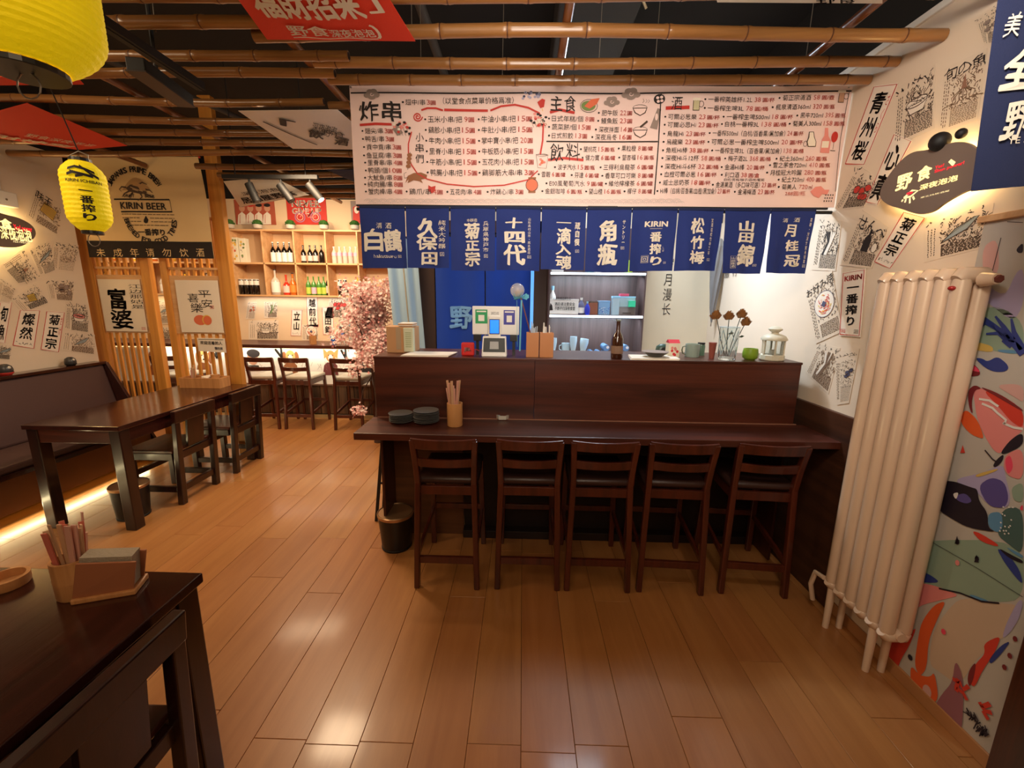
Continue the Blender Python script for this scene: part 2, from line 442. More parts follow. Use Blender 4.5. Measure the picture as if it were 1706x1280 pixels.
def frontal(x0, x1, y, z0, z1, parent=None, warp=None, th=.002):
    """sheet facing the camera at depth y"""
    return Sheet((x0, y, z0), (x1, y, z0), (x1, y, z1), (x0, y, z1), parent, warp, th)

# ================================================================== SETTING
WR, WL = 1.66, -4.02
def wallbox(name, m, *b): return struct(obj(name, MB().box(*b), m))
floor = wallbox('floor', mat('subfloor', (70, 44, 26), .8), -7.1, WR+.1, -2.1, 6.0, -.06, -.014)
# planks: one part each, sharing one mesh, scaled to length
pm = None
SEED = {-1: 1.257, -3: 1.25, 1: 1.266, 3: 1.387, 5: 1.662, -5: 1.249, -6: 2.03, -8: 2.148, -7: 2.565, -9: 2.547, 2: 2.026, 0: 2.45, 4: 2.2, 6: 2.3, 7: 1.41, -2: 2.03, -4: 2.45}
def plank(k, y0, y1):
    global pm
    x0 = .021+.197*k; wd = .1955; x1 = min(x0+wd, WR); L = y1-y0-.0018
    if L < .05: return
    if pm is None:
        a, c, t = wd, .0012, .014
        mb = MB(); e = .0012
        b = [(0, 0, -t), (a, 0, -t), (a, 1, -t), (0, 1, -t)]; s1 = [(0, 0, -e), (a, 0, -e), (a, 1, -e), (0, 1, -e)]; s2 = [(e, .001, 0), (a-e, .001, 0), (a-e, .999, 0), (e, .999, 0)]
        mb.add(b+s1+s2, [(3, 2, 1, 0), (0, 1, 5, 4), (1, 2, 6, 5), (2, 3, 7, 6), (3, 0, 4, 7), (4, 5, 9, 8), (5, 6, 10, 9), (6, 7, 11, 10), (7, 4, 8, 11), (8, 9, 10, 11)])
        o = obj('plank', mb, FLOORW, floor); pm = o.data
    else:
        o = bpy.data.objects.new('plank', pm); COL.objects.link(o); o.parent = floor
    o.location = (x0, y0, 0); o.scale = ((x1-x0)/wd, L, 1)
for k in range(-26, 9):
    ymax = 5.42 if k < -5 else 2.9
    ymin = 4.0 if k < -21 else .35
    if k > 5: ymax = 3.0
    s0 = SEED.get(k, 1.2+random.random()*1.2); ys = [ymin]
    y = s0
    while y-1.215 > ymin+.15: y -= 1.215
    while y < ymax-.12:
        if y > ymin+.1: ys.append(y)
        y += 1.215
    ys.append(ymax)
    for a, b in zip(ys, ys[1:]): plank(k, a, b)
struct(obj('wall_right', MB().box(WR, WR+.1, -2, 3.87, 0, 2.762), CREAM))
struct(obj('wall_left', MB().box(WL-.145, WL, -2, 3.89, 0, 2.77), CREAM))
struct(obj('wall_back', MB().box(-7.1, 1.8, 5.87, 5.97, 0, 2.85), CREAMB))
struct(obj('wall_side', MB().box(-7.1, -7.0, 4.0, 5.97, 0, 3.4), CREAMB))
struct(obj('wall_front', MB().box(-4.1, 1.8, -2.1, -2.0, 0, 3.4), CREAM))
wk = MB().box(-1.16, -.9, 3.87, 3.97, 0, 2.85).box(.2, 1.8, 3.87, 3.97, 0, 2.85).box(-.9, .2, 3.87, 3.97, 2.2, 2.85)
struct(obj('wall_kitchen', wk, KWALL))
struct(obj('wall_passage', MB().box(-1.16, -1.08, 3.97, 5.87, 0, 2.85), BOARD))
struct(obj('ceiling', MB().box(-7.1, 1.9, -2.1, 6.0, 3.35, 3.45), BLACKC))
struct(obj('wall_right_upper', MB().box(WR+.08, WR+.2, -2, 6, 2.762, 3.35), BLACKC))
struct(obj('wall_left_upper', MB().box(WL-.2, WL-.06, -2, 3.87, 2.77, 3.35), BLACKC))
struct(obj('wall_back_upper', MB().box(-7.1, 1.8, 5.9, 6.0, 2.85, 3.35), BLACKC))
struct(obj('wall_nook', MB().box(-7.1, -4.165, 3.90, 4.0, 0, 2.77), CREAM))
struct(obj('wall_nook_upper', MB().box(-7.1, -4.165, 3.92, 4.0, 2.77, 3.35), BLACKC))
struct(obj('trim_1', MB().box(WR-.012, WR+.08, -2, 3.87, 2.755, 2.785), KWHITE, bevel=.004))
bb = struct(obj('baseboard_right', MB().box(WR-.012, WR, .2, 2.0, .0, .06), mat('tan_skirting', (176, 122, 76), .5), bevel=.003))

# door frame of the kitchen and its blue cloth
dr = struct(obj('door_1', MB().box(-.91, -.775, 3.80, 3.9, 0, 2.25).box(.095, .21, 3.80, 3.9, 0, 2.25).box(-.91, .21, 3.80, 3.9, 2.15, 2.25), mat('dark_door_frame', (66, 44, 34), .5), bevel=.004))
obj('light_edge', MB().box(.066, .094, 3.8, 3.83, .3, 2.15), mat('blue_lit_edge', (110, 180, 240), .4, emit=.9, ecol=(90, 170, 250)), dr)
t = thing('door_curtain', 'deep blue cloth door curtain in two halves with one pale character, behind the counter', 'curtain', (-.35, 3.78, 0))
for i, (a, b) in enumerate(((-.765, -.335), (-.325, .06))):
    sh = frontal(a, b, 3.78, .35, 2.12, t, lambda u, v, i=i: .012*math.sin(u*9+i)+.004*math.sin(v*7+u*5)); sh.body('cloth_panel', BLUED, 14, 14)
    if i == 0:
        PB = mat('pale_blue_print', (120, 170, 214), .7)
        sh.text('野', 750, 509, 787, 548, PB, .06, px=True, brush=.015)
    sh.done()
obj('rod', MB().tube([(-.43, 0, 2.12), (.42, 0, 2.12)], .01), BLACKM, t)
t = thing('passage_curtain', 'pale grey-blue cloth hung in two narrow halves beside the dark door frame', 'curtain', (-1.0, 3.76, 0))
for (a, b, sk) in ((-1.17, -1.035, .05), (-1.025, -.90, .05)):
    s_ = Sheet((a+sk, 3.76, .9), (b+sk, 3.76, .9), (b-.02, 3.76, 2.1), (a-.02, 3.76, 2.1), t, lambda u, v: .01*math.sin(u*8)); s_.body('cloth_panel', PALEB, 10, 4)
obj('rod', MB().tube([(-.2, .11, 2.1), (-.2, 0, 2.1), (.1, 0, 2.1), (.1, .11, 2.1)], .01), BLACKM, t)

# ------------------------------------------------------------------ ceiling grid of bamboo
bam = {}
def bamboo(x0, x1, y, z, r, label):
    L = x1-x0; t = thing('bamboo_pole', label, 'bamboo pole', (x0, y, z), 'bamboo poles of the ceiling grid')
    mb = MB(); pts = []; rs = []; x = 0; nodes = []
    bend = random.uniform(-.012, .012); st = random.uniform(.1, .3); step = random.uniform(.26, .32)
    f = lambda q: (q, .4*bend*math.sin(q*1.7), bend*math.sin(q*2.3+y))
    taper = lambda q: r*(1-.10*q/L)
    q = st; marks = []
    while q < L: marks.append(q); q += step*random.uniform(.88, 1.12)
    xs = sorted(set([0, L]+[m_+d for m_ in marks for d in (-.022, -.006, 0, .006, .022) if 0 < m_+d < L]))
    for q in xs:
        k = taper(q)
        near = min((abs(q-m_) for m_ in marks), default=1)
        if near < .002: k *= .97
        elif near < .008: k *= 1.09
        pts.append(f(q)); rs.append(k)
    obj('cane', MB().tube(pts, rs, 12), BAMB, t, smooth=True)
    for m_ in marks:
        if .02 < m_ < L-.02: c = f(m_); obj('node_ring', MB().tube([(m_-.0028, c[1], c[2]), (m_+.0028, c[1], c[2])], taper(m_)*1.045, 12), mat('bamboo_node', (92, 52, 30), .5), t, smooth=True)
    # hollow end
    for e in (0, L):
        c = f(e); d = .0015 if e else -.0015
        obj('hollow_end', MB().tube([(e-d, c[1], c[2]), (e+d, c[1], c[2])], taper(e)*.72, 12), mat('bamboo_hollow', (40, 22, 14), .8), t)
    return t
rows = [(1.765, None), (1.96, 1.90), (2.18, 2.135), (2.335, 2.29), (2.60, 2.575), (2.83, None), (3.01, None), (3.20, None), (3.45, None), (3.72, None), (3.98, None), (4.25, None), (4.52, None), (4.78, None)]
place = ['nearest the camera', 'second from the camera', 'third from the camera', 'fourth from the camera', 'fifth from the camera', 'sixth from the camera', 'seventh from the camera', 'eighth from the camera', 'ninth from the camera', 'tenth from the camera', 'eleventh from the camera', 'twelfth from the camera', 'thirteenth from the camera', 'rearmost of all']
for i, (yr, yl) in enumerate(rows):
    r = .0235+random.uniform(-.002, .002)
    if i in (1, 2, 3, 4):
        if i < 4: bamboo(-.98 if i > 1 else -1.12, WR-.005, yr, 2.655, r, f'bamboo pole across the right half of the ceiling, {place[i]}')
        else: bamboo(-1.1, -.98, yr, 2.65, r, 'short bamboo end just left of the menu banner, under the ceiling grid')
        bamboo(-3.98 if i > 1 else -3.9, (-.86, -.80, -.93, -1.12)[i-1] if i != 1 else -.86, yl, 2.66, r, f'bamboo pole across the left half of the ceiling, {place[i]}')
    elif i == 0: bamboo(-1.6, WR-.005, yr, 2.67, r, 'bamboo pole across the top edge of the picture, nearest the camera')
    else: bamboo(-3.98 if yr < 3.6 else -2.72, -.5 if yr < 3.9 else -1.32, yr, 2.65+.004*(i % 3), r*.96, f'bamboo pole spanning left of the menu banner, {place[i]}')
def cross(x, y0, y1, z, label, dx=0.):
    t = thing('bamboo_pole', label, 'bamboo pole', (x, y0, z), 'bamboo poles of the ceiling grid')
    L = y1-y0; ms = [.2+.3*k for k in range(int(L/.3))]
    pts = []; rs = []
    for q in sorted([0, L]+[m_+d for m_ in ms for d in (-.015, 0, .015) if m_+d < L]):
        pts.append((dx*q/L, q, 0)); rs.append(.02*(1.08 if min(abs(q-m_) for m_ in ms) < .002 else 1))
    obj('cane', MB().tube(pts, rs, 10), BAMBY, t, smooth=True)
cross(.16, .9, 2.5, 2.70, 'bamboo cross pole running front to back above the menu banner centre')
cross(1.3, .9, 2.6, 2.70, 'bamboo cross pole running front to back near the right wall')
cross(-1.04, 1.4, 3.9, 2.70, 'bamboo cross pole running front to back above the white slanting flag')
cross(-2.18, 1.9, 5.3, 2.70, 'bamboo cross pole running front to back left of the white flags')
cross(-3.3, 2.4, 3.9, 2.70, 'bamboo cross pole running front to back nearest the left wall')
for i, (x, y, lab) in enumerate(((.62, 2.33, 'above the banner middle'), (-.47, 1.96, 'beside the big red flag'), (-.49, 2.2, 'just behind the big red flag'), (1.25, 2.18, 'near the right wall'), (-.12, 2.34, 'left of the centre cross pole'), (.33, 2.2, 'right of the centre cross pole'), (-1.5, 1.92, 'beside the black lamp track'))):
    t = obj('hanging_wire', MB().tube([(0, 0, 0), (.01, .01, .70)], .0016, 6), WIRE); t.location = (x, y, 2.64)
    tag(t, f'thin steel wire holding up the bamboo grid, {lab}', 'wire', 'steel wires of the bamboo grid')
t = obj('loose_cable', MB().tube([(0, 0, .65), (.05, .02, .45), (.16, .06, .3), (.21, .1, .14), (.3, .16, .03)], .005, 6), mat('grey_cable', (150, 136, 112), .6), smooth=True); t.location = (.16, 1.75, 2.68)
tag(t, 'loose twisted grey cable hanging in the dark ceiling above the banner', 'cable')
t = obj('conduit_pipe', MB().tube([(0, 0, 0), (0, 3.2, 0)], .03, 10), mat('dull_pipe', (70, 62, 56), .6), smooth=True); t.location = (-.6, 1.2, 3.2)
tag(t, 'dull grey pipe high up under the black ceiling, behind the bamboo', 'pipe')
t = obj('duct', MB().box(-.2, .2, 0, 3.0, -.1, .1), mat('dull_duct', (42, 38, 36), .7), bevel=.01); t.location = (.35, 1.0, 3.1)
tag(t, 'dark square duct high up under the black ceiling, behind the bamboo', 'duct')
t = obj('conduit_pipe', MB().tube([(0, 0, 0), (.9, 3.0, 0)], .02, 8), mat('dull_pipe', (70, 62, 56)), smooth=True); t.location = (-3.0, 1.4, 3.0)
tag(t, 'thin grey pipe above the bamboo over the left table', 'pipe')
for i in range(3):
    t = obj('wall_conduit', MB().tube([(0, 0, 0), (0, .01, .42)], .008, 8), KWHITE, smooth=True); t.location = (WL+.014, 3.3+i*.06, 2.37) if i < 2 else (WL+.014, 3.33, 2.37)
    if i == 2: bpy.data.objects.remove(t); continue
    tag(t, ('left' if i == 0 else 'right')+' one of two cream conduits on the left wall above the junction box', 'conduit')
t = thing('junction_box', 'cream junction box below the conduits on the upper left wall', 'box', (WL, 3.36, 2.30))
obj('box_body', MB().box(0, .05, -.08, .08, -.05, .06), KWHITE, t, bevel=.006)
obj('cover_screw', MB().tube([(.05, 0, 0), (.054, 0, 0)], .008, 8), CHROME, t)

# ------------------------------------------------------------------ cloth flags hung flat under the bamboo
def sag(k): return lambda a, b: -k*math.sin(PI*a)*math.sin(PI*b)
def flag(name, label, pts, m, th=.002, sg=.02, z=None, nu=10):
    t = thing(name, label, 'flag', tuple(pts[0])); s_ = Sheet(*pts, t, sag(sg), th); s_.body('cloth', m, nu, nu); return s_
P = lambda x, y, z: at(x, y, 2, z)
def ext(a, b, k): return a+(b-a)*k
bl, br = P(445, 66, 2.6), P(692, 69, 2.6); tl0, tr0 = P(398, 1, 2.6), P(650, 1, 2.6)
# seen from below: printed face looks down, so corners are named as the eye reads them
tl, tr = ext(bl, tl0, 1.9), ext(br, tr0, 1.9)
s_ = flag('hanging_flag', 'large orange-red flag with cream characters hung flat under the bamboo, left of centre', (bl, br, tr, tl), REDC, sg=-.012)
s_.text('福財招来', .09*s_.W, .36*s_.H, .80*s_.W, .72*s_.H, TXW, .05, brush=.02, lay=4)
s_.text('」', .83*s_.W, .42*s_.H, .93*s_.W, .66*s_.H, TXW, .05, lay=4)
s_.text('野食', .20*s_.W, .10*s_.H, .47*s_.W, .27*s_.H, TXW, .02, brush=.02, lay=4)
s_.text('深夜泡泡', .47*s_.W, .09*s_.H, .77*s_.W, .22*s_.H, TXW, .02, brush=.02, lay=4)
s_.stroke([(s_.W*(.2+.57*k/12), s_.H*(.07+.01*math.sin(k))) for k in range(13)], .006, TXW, lay=4)
s_.stroke([(s_.W*(.77+.03*math.cos(k*.6-1.4)), s_.H*(.17+.1*math.sin(k*.6-1.4))) for k in range(6)], .012, TXW, lay=4)
s_.done()
def flagq(name, label, q, z, m, sg=-.012):
    pts = [P(x, y, zz) for (x, y), zz in zip(q, z if isinstance(z, (list, tuple)) else [z]*4)]
    return flag(name, label, pts, m, sg=sg)
s_ = flagq('hanging_flag', 'white flag with black characters hung flat beside the top left of the menu banner', [(488, 248), (640, 250), (562, 183), (397, 185)], 2.6, WHITC)
for k, ch in enumerate('「飲酒'): s_.text(ch, s_.W*(.28+k*.16), s_.H*(.62-k*.22), s_.W*(.42+k*.16), s_.H*(.86-k*.22), INK, .05, lay=4, brush=.02, rot=-.5)
s_.text('野食', .58*s_.W, .42*s_.H, .80*s_.W, .62*s_.H, INK, .01, lay=4, rot=-.6, brush=.03)
s_.text('深夜泡泡', .56*s_.W, .54*s_.H, .78*s_.W, .76*s_.H, INK, .01, lay=4, rot=-.6)
s_.stroke([(s_.W*(.12+.04*k), s_.H*(.8-.1*k)) for k in range(7)], .014, INK, lay=4); s_.done()
s_ = flagq('hanging_flag', 'orange-red flag hung flat over the left table, behind the small yellow lantern', [(-110, 215), (130, 250), (212, 243), (45, 172)], 2.6, REDC)
s_.c[3] = P(-140, 172, 2.6)
s_.text('財神到', .35*s_.W, .15*s_.H, .85*s_.W, .42*s_.H, TXW, .04, lay=4, brush=.02); s_.text('野食深夜泡泡', .5*s_.W, .55*s_.H, .9*s_.W, .75*s_.H, TXW, .01, lay=4, brush=.02); s_.done()
s_ = flagq('hanging_flag', 'strip of orange-red flag peeping out behind the big yellow lantern', [(-60, 143), (140, 141), (128, 128), (-60, 128)], 2.6, REDC, 0); s_.done()
s_ = flagq('hanging_flag', 'sagging white flag with black writing hung in front of the bottle shelf', [(400, 345), (515, 325), (455, 295), (372, 302)], [2.42, 2.45, 2.6, 2.6], WHITC, sg=-.02)
s_.text('居酒屋野食', .1*s_.W, .10*s_.H, .92*s_.W, .36*s_.H, INK, .03, lay=4, brush=.02); s_.text('深夜泡泡', .2*s_.W, .42*s_.H, .8*s_.W, .58*s_.H, INK, .01, lay=4, brush=.02); s_.done()
s_ = flagq('hanging_flag', 'small navy flag corner showing at the left edge of the menu banner', [(596, 306), (640, 318), (640, 284), (543, 283)], 2.6, NAVYD)
s_.stroke([(s_.W*.1, s_.H*.3), (s_.W*.5, s_.H*.25), (s_.W*.9, s_.H*.2)], .012, TXW, lay=4); s_.done()
s_ = flagq('hanging_flag', 'cream flag edge at the very top of the picture, right of centre', [(1195, 4), (1470, 6), (1470, -60), (1180, -60)], 2.58, WHITC, 0)
s_.text('野食', .6*s_.W, .03*s_.H, .85*s_.W, .3*s_.H, INK, .02, lay=4); s_.done()
# tall navy flag near the camera on the right
t = thing('hanging_flag', 'dark navy vertical flag with cream characters hung near the camera at top right', 'flag', (1.3, 1.2, 2.5))
a = at(1612, 300, 1, 1.2); b = at(1648, 0, 1, 1.2)
s_ = Sheet((1.15, 1.2, 1.885), (1.60, 1.2, 1.93), (1.56, 1.2, 2.56), (1.10, 1.2, 2.56), t, lambda u, v: .012*math.sin(u*6+.5), .003)
s_.body('cloth', NAVYD, 14, 8)
s_.text('美', 1655, 25, 1684, 68, TXW, .01, px=True, brush=.03, shear=.2); s_.text('食', 1684, 15, 1725, 48, TXW, .01, px=True, brush=.03, shear=.2)
s_.text('全', 1650, 78, 1716, 156, TXW, .06, px=True, brush=.03, shear=.25)
s_.text('野', 1654, 168, 1702, 240, TXW, .03, px=True, brush=.03, shear=.2)
s_.text('YE SHI', 1664, 228, 1716, 244, TXW, .01, px=True); s_.done()
obj('rod', MB().tube([(-.22, 0, .06), (.30, 0, .06)], .01), BAMB, t)

# ================================================================== MENU BANNER
t = thing('menu_banner', 'long cream menu banner of handwritten dishes and red prices hung above the counter', 'banner', (.36, 2.45, 2.1))
wv = lambda u, v: .004*math.sin(u*21)+.003*math.sin(v*5+u*9)
s_ = frontal(-.925, 1.655, 2.45, 2.098, 2.68, t, wv, .0015); s_.body('vinyl_sheet', VINYL, 60, 8)
T = lambda tx, x0, x1, y, h=10.5, m=INK, b=.012, br=.015: s_.text(tx, x0, y-h/2, x1, y+h/2, m, b, px=True, brush=br)
def dot(x, y, r=1.7): s_.ell(x, y, r, r, INK, 'lettering', 2, px=True, seg=8, jit=.15)
PR = mat('price_red', (188, 84, 76), .7)
def item(x0, x1, y, name, price, unit='圓', h=10, frac=None):
    """bullet, dish, price: widths shared out by character count"""
    dot(x0-4.5, y)
    wn = sum(1 if ord(c) > 255 else .55 for c in name); wp = sum(1 if ord(c) > 255 else .62 for c in price); wu = sum(1 if ord(c) > 255 else .45 for c in unit)
    tot = wn+.35+wp+wu; k = (x1-x0)/tot
    T(name, x0, x0+wn*k, y, h); T(price, x0+(wn+.35)*k, x0+(wn+.3+wp)*k, y, h*.8, PR); T(unit, x1-wu*k*.92, x1, y+.6, h*.78, PR, .02)
for x, tx in ((600, '炸'), (638, '串')): T(tx, x, x+31, 186, 34, br=.03, b=.02)
s_.stroke([(600, 209), (626, 207), (653, 208)], .012, PRED, px=True)
dot(672, 171)
for a in ((676, 726, 171, '翅中/串', '3'),): item(*a)
T('（以堂食点菜單价格爲准）', 738, 856, 168.5, 11)
for y, nm, pr, x0, x1 in ((219, '翅尖/串', '3', 609, 655), (232.5, '鸭舌/串', '3', 610, 657), (246, '貢中貢/串', '3', 612, 669), (260, '鱼豆腐/串', '3', 612, 670), (272, '里脊串/串', '4', 614, 671), (285, '鸭頭/個', '10', 615, 670), (297, '大魷魚/串', '8', 614, 671), (308, '純肉腸/串', '8', 614, 672), (320, '蟹肉棒/串', '4', 615, 671), (320, '鷄爪/串', '4', 683, 738), (320, '五花肉/串', '4', 750, 802), (320, '炸鷄心/串', '3', 817, 872)): item(x0, x1, y, nm, pr)
for k, ch in enumerate('小串們'): T(ch, 693, 706, 229+k*18, 15)
for k, (a, p1, b, p2) in enumerate((('玉米小串/把', '9', '牛油小串/把', '15'), ('鷄胗小串/把', '15', '牛肚小串/把', '15'), ('牛肉小串/把', '15', '掌中寶小串/把', '20'), ('里脊小串/把', '15', '牛板筋小串/把', '15'), ('牛筋小串/把', '15', '五花肉小串/把', '15'), ('鸭腸小串/把', '15', '鷄脚筋大串/串', '3'))):
    y = 199+17.8*k; item(713+k*.9, 790+k, y, a, p1, h=11); item(802+k*.3, 886+k*.8, y, b, p2, h=11)
# red frame drawn round the skewers
SW = .009
s_.stroke([(702, 184), (712, 180.5), (726, 180.5), (738, 184)], SW, PRED, px=True)
s_.stroke([(740, 183), (813, 185)], SW*1.3, PRED, px=True)
s_.stroke([(817, 185), (835, 178), (858, 176), (880, 181), (898, 190), (905, 205), (904, 235), (900, 258)], SW, PRED, px=True)
s_.stroke([(686, 220), (681, 240), (681, 262), (686, 275), (696, 290), (712, 299), (745, 307), (790, 311), (840, 309), (880, 300), (896, 285)], SW*.7, PRED, px=True)
s_.stroke([(696+r*math.cos(a), 195+r*math.sin(a)) for a, r in [(k*.55, 8-k*.32) for k in range(24)]], .006, PRED, px=True)
BR = mat('drawing_brown', (150, 96, 62), .7)
for cx, cy, k in ((670, 213, 1), (897, 200, 2)):
    for j in range(22): s_.ell(cx+random.uniform(-13, 13), cy+random.uniform(-9, 11), 2.6, 2.2, random.choice((PRED, INK, PPINK, PAPER)), 'drawing', 2+j % 3, px=True, seg=7)
    for j in range(5): s_.stroke([(cx-12+j*5, cy+2), (cx-8+j*5, cy+14)], .0015, SKETCH, 'drawing', px=True)
s_.poly([(654, 216), (662, 207), (672, 222), (663, 227)], PGREY, 'drawing', 1, px=True)
for j in range(4): s_.ell(683-j*.6, 259+j*6.3, 4.2, 3.4, BR, 'drawing', 3, px=True, seg=9)
s_.stroke([(684, 254), (680, 284)], .002, INK, 'drawing', px=True)
s_.poly([(680, 294), (690, 289), (702, 288), (712, 292), (711, 298), (702, 300), (705, 306), (700, 303), (690, 301), (680, 306), (682, 299), (676, 306)], BR, 'drawing', 2, px=True)
s_.stroke([(680, 296), (675, 298), (674, 290), (678, 288)], .0018, INK, 'drawing', px=True)
s_.poly([(714, 309), (719, 312), (726, 310), (725, 319), (720, 323), (714, 318)], PRED, 'drawing', 2, px=True)
s_.poly([(895, 172), (903, 166), (908, 168), (906, 180), (900, 182)], PRED, 'drawing', 2, px=True); s_.stroke([(903, 182), (904, 187)], .003, PYEL, 'drawing', px=True)
s_.ell(886, 309, 10.5, 11, INK, 'drawing', 2, px=True); s_.ell(886, 309, 9.6, 10, POR, 'drawing', 3, px=True); s_.rect(*s_.uv(880, 322), *s_.uv(892, 319), BR, 'drawing', 4); s_.rect(*s_.uv(880, 299), *s_.uv(893, 296), BR, 'drawing', 4)
s_.stroke([(893, 258), (896, 280), (910, 281), (913, 259), (893, 258)], .002, SKETCH, 'drawing', px=True); s_.ell(903, 259, 9, 2.2, SKETCH, 'drawing', px=True, ring=.0015)
for j in range(6): s_.ell(899+random.random()*9, 266+random.random()*10, 2.4, 2.2, random.choice((PPINK, PAPER, POR)), 'drawing', px=True, seg=6)
# blue flower sprig and clouds
for j in range(16): s_.ell(884+random.uniform(-15, 15), 160+random.uniform(-5, 6), 2.4, 2.2, random.choice((INKB, mat('pale_violet_ink', (176, 170, 196), .7))), 'drawing', 2, px=True, seg=7)
def cloud(cx, cy, w_=12, m=PGREY):
    for dx, dy, r in ((-.7, .15, .42), (-.25, -.3, .5), (.25, -.35, .5), (.7, .1, .42), (0, .25, .6)): s_.ell(cx+dx*w_, cy+dy*w_, r*w_, r*w_*.8, m, 'drawing', 4, px=True)
    s_.stroke([(cx+r*math.cos(a), cy+r*math.sin(a)) for a, r in [(k*.7, w_*.3-k*w_*.028) for k in range(9)]], .003, VINYL, 'drawing', 5, px=True)
cloud(620, 158); cloud(1051, 157, 14); cloud(1019, 170, 12)
# ruled lines
s_.stroke([(584.5, 155.2), (700, 155.5), (860, 156.5), (1050, 156), (1200, 154.5), (1416, 153.5)], .007, INK, 'ruled_line', px=True)
s_.stroke([(910, 236.5), (1095, 237)], .006, INK, 'ruled_line', px=True)
s_.stroke([(1101, 157), (1096, 240), (1089.5, 325)], .006, INK, 'ruled_line', px=True)
s_.stroke([(1412, 155), (1399, 230), (1390, 320)], .003, SKETCH, 'ruled_line', px=True)
# middle panel
for x, tx, yy in ((916, '主', 174), (939, '食', 174)): T(tx, x, x+21, yy, 27, br=.03, b=.01)
s_.stroke([(916, 189), (932, 184), (957, 189)], .013, PRED, px=True)
T('飲', 916, 939, 255, 30, br=.03, b=0); T('料', 943, 967, 254, 30, br=.03, b=0); s_.stroke([(913, 267), (940, 264), (972, 267)], .012, PRED, px=True)
s_.ell(981, 177, 14.5, 11, SKETCH, 'drawing', px=True, ring=.0025); s_.ell(980, 177, 12, 8.5, PGREEN, 'drawing', 2, px=True); s_.poly([(973, 178), (985, 166), (999, 164), (994, 174), (982, 182)], POR, 'drawing', 4, px=True)
for cy in (180, 217):
    s_.poly([(1053.5, cy), (1078, cy), (1075, cy+9), (1066, cy+14), (1057, cy+9)], SKETCH, 'drawing', 2, px=True); s_.poly([(1055, cy+1.5), (1076.5, cy+1.5), (1073.5, cy+8), (1066, cy+12.5), (1058.5, cy+8)], VINYL, 'drawing', 3, px=True)
    s_.ell(1066, cy, 12, 5, SKETCH, 'drawing', px=True, ring=.002)
s_.stroke([(1066, 213), (1078, 203)], .01, SKETCH, 'drawing', 4, px=True)
for dx in (0, 5, 9): s_.stroke([(1071+dx, 165+dx*.2), (1073+dx, 169), (1070+dx, 172)], .0015, SKETCH, 'drawing', px=True)
s_.ell(1098, 166, 9.5, 8.5, INK, 'drawing', 4, px=True)
for dx, dy in ((-3, -2), (3.5, -3), (-2, 4), (4, 3)): s_.ell(1098+dx, 166+dy, 2.6, 2.4, VINYL, 'drawing', 5, px=True)
s_.poly([(1095, 181), (1101, 183), (1094, 217), (1082, 214)], PGREY, 'drawing', 2, px=True); s_.ell(1093, 196, 2.5, 6, VINYL, 'drawing', 4, px=True)
for a in ((1002, 1053, 188.6, '肥牛飯', '22'), (1001, 1053, 202, '鰻魚飯', '23'), (997, 1053, 216.5, '深夜拌面', '14'), (991, 1052, 229, '深夜烏冬', '16'), (919, 990, 199, '日式年糕/個', '8'), (919, 984, 212.7, '蔬菜餅/個', '15'), (919, 978, 227, '日式煎餃', '13')): item(*a)
for a in ((972, 1024, 249, '望桃花', '15', '圓/瓶'), (1035, 1087, 248, '果粒橙', '8', '圓/罐'), (975, 1025, 263, '健力寶', '6', '圓/罐'), (1036, 1089, 263, '望杏福', '16', '圓/瓶'), (929, 991, 279, '波子汽水', '15', '圓/瓶'), (1005, 1088, 279, '三得利烏龍茶', '6', '圓/罐'), (902, 942, 291, '雪碧', '6', '圓/罐'), (957, 998, 292, '芬達', '6', '圓/罐'), (1008, 1088, 293, '香草可口可樂', '8', '圓/罐'), (915, 1005, 306, 'E00風葡萄汽水', '9', '圓/罐'), (1014, 1087, 306, '維他檸檬茶', '6', '圓/罐'), (908, 970, 319, '金銀咖啡', '6', '圓/瓶'), (981, 1035, 319, '望山楂', '16', '圓/瓶'), (1045, 1086, 319, '椰仔', '8', '圓/罐')): item(*a, h=9.5)
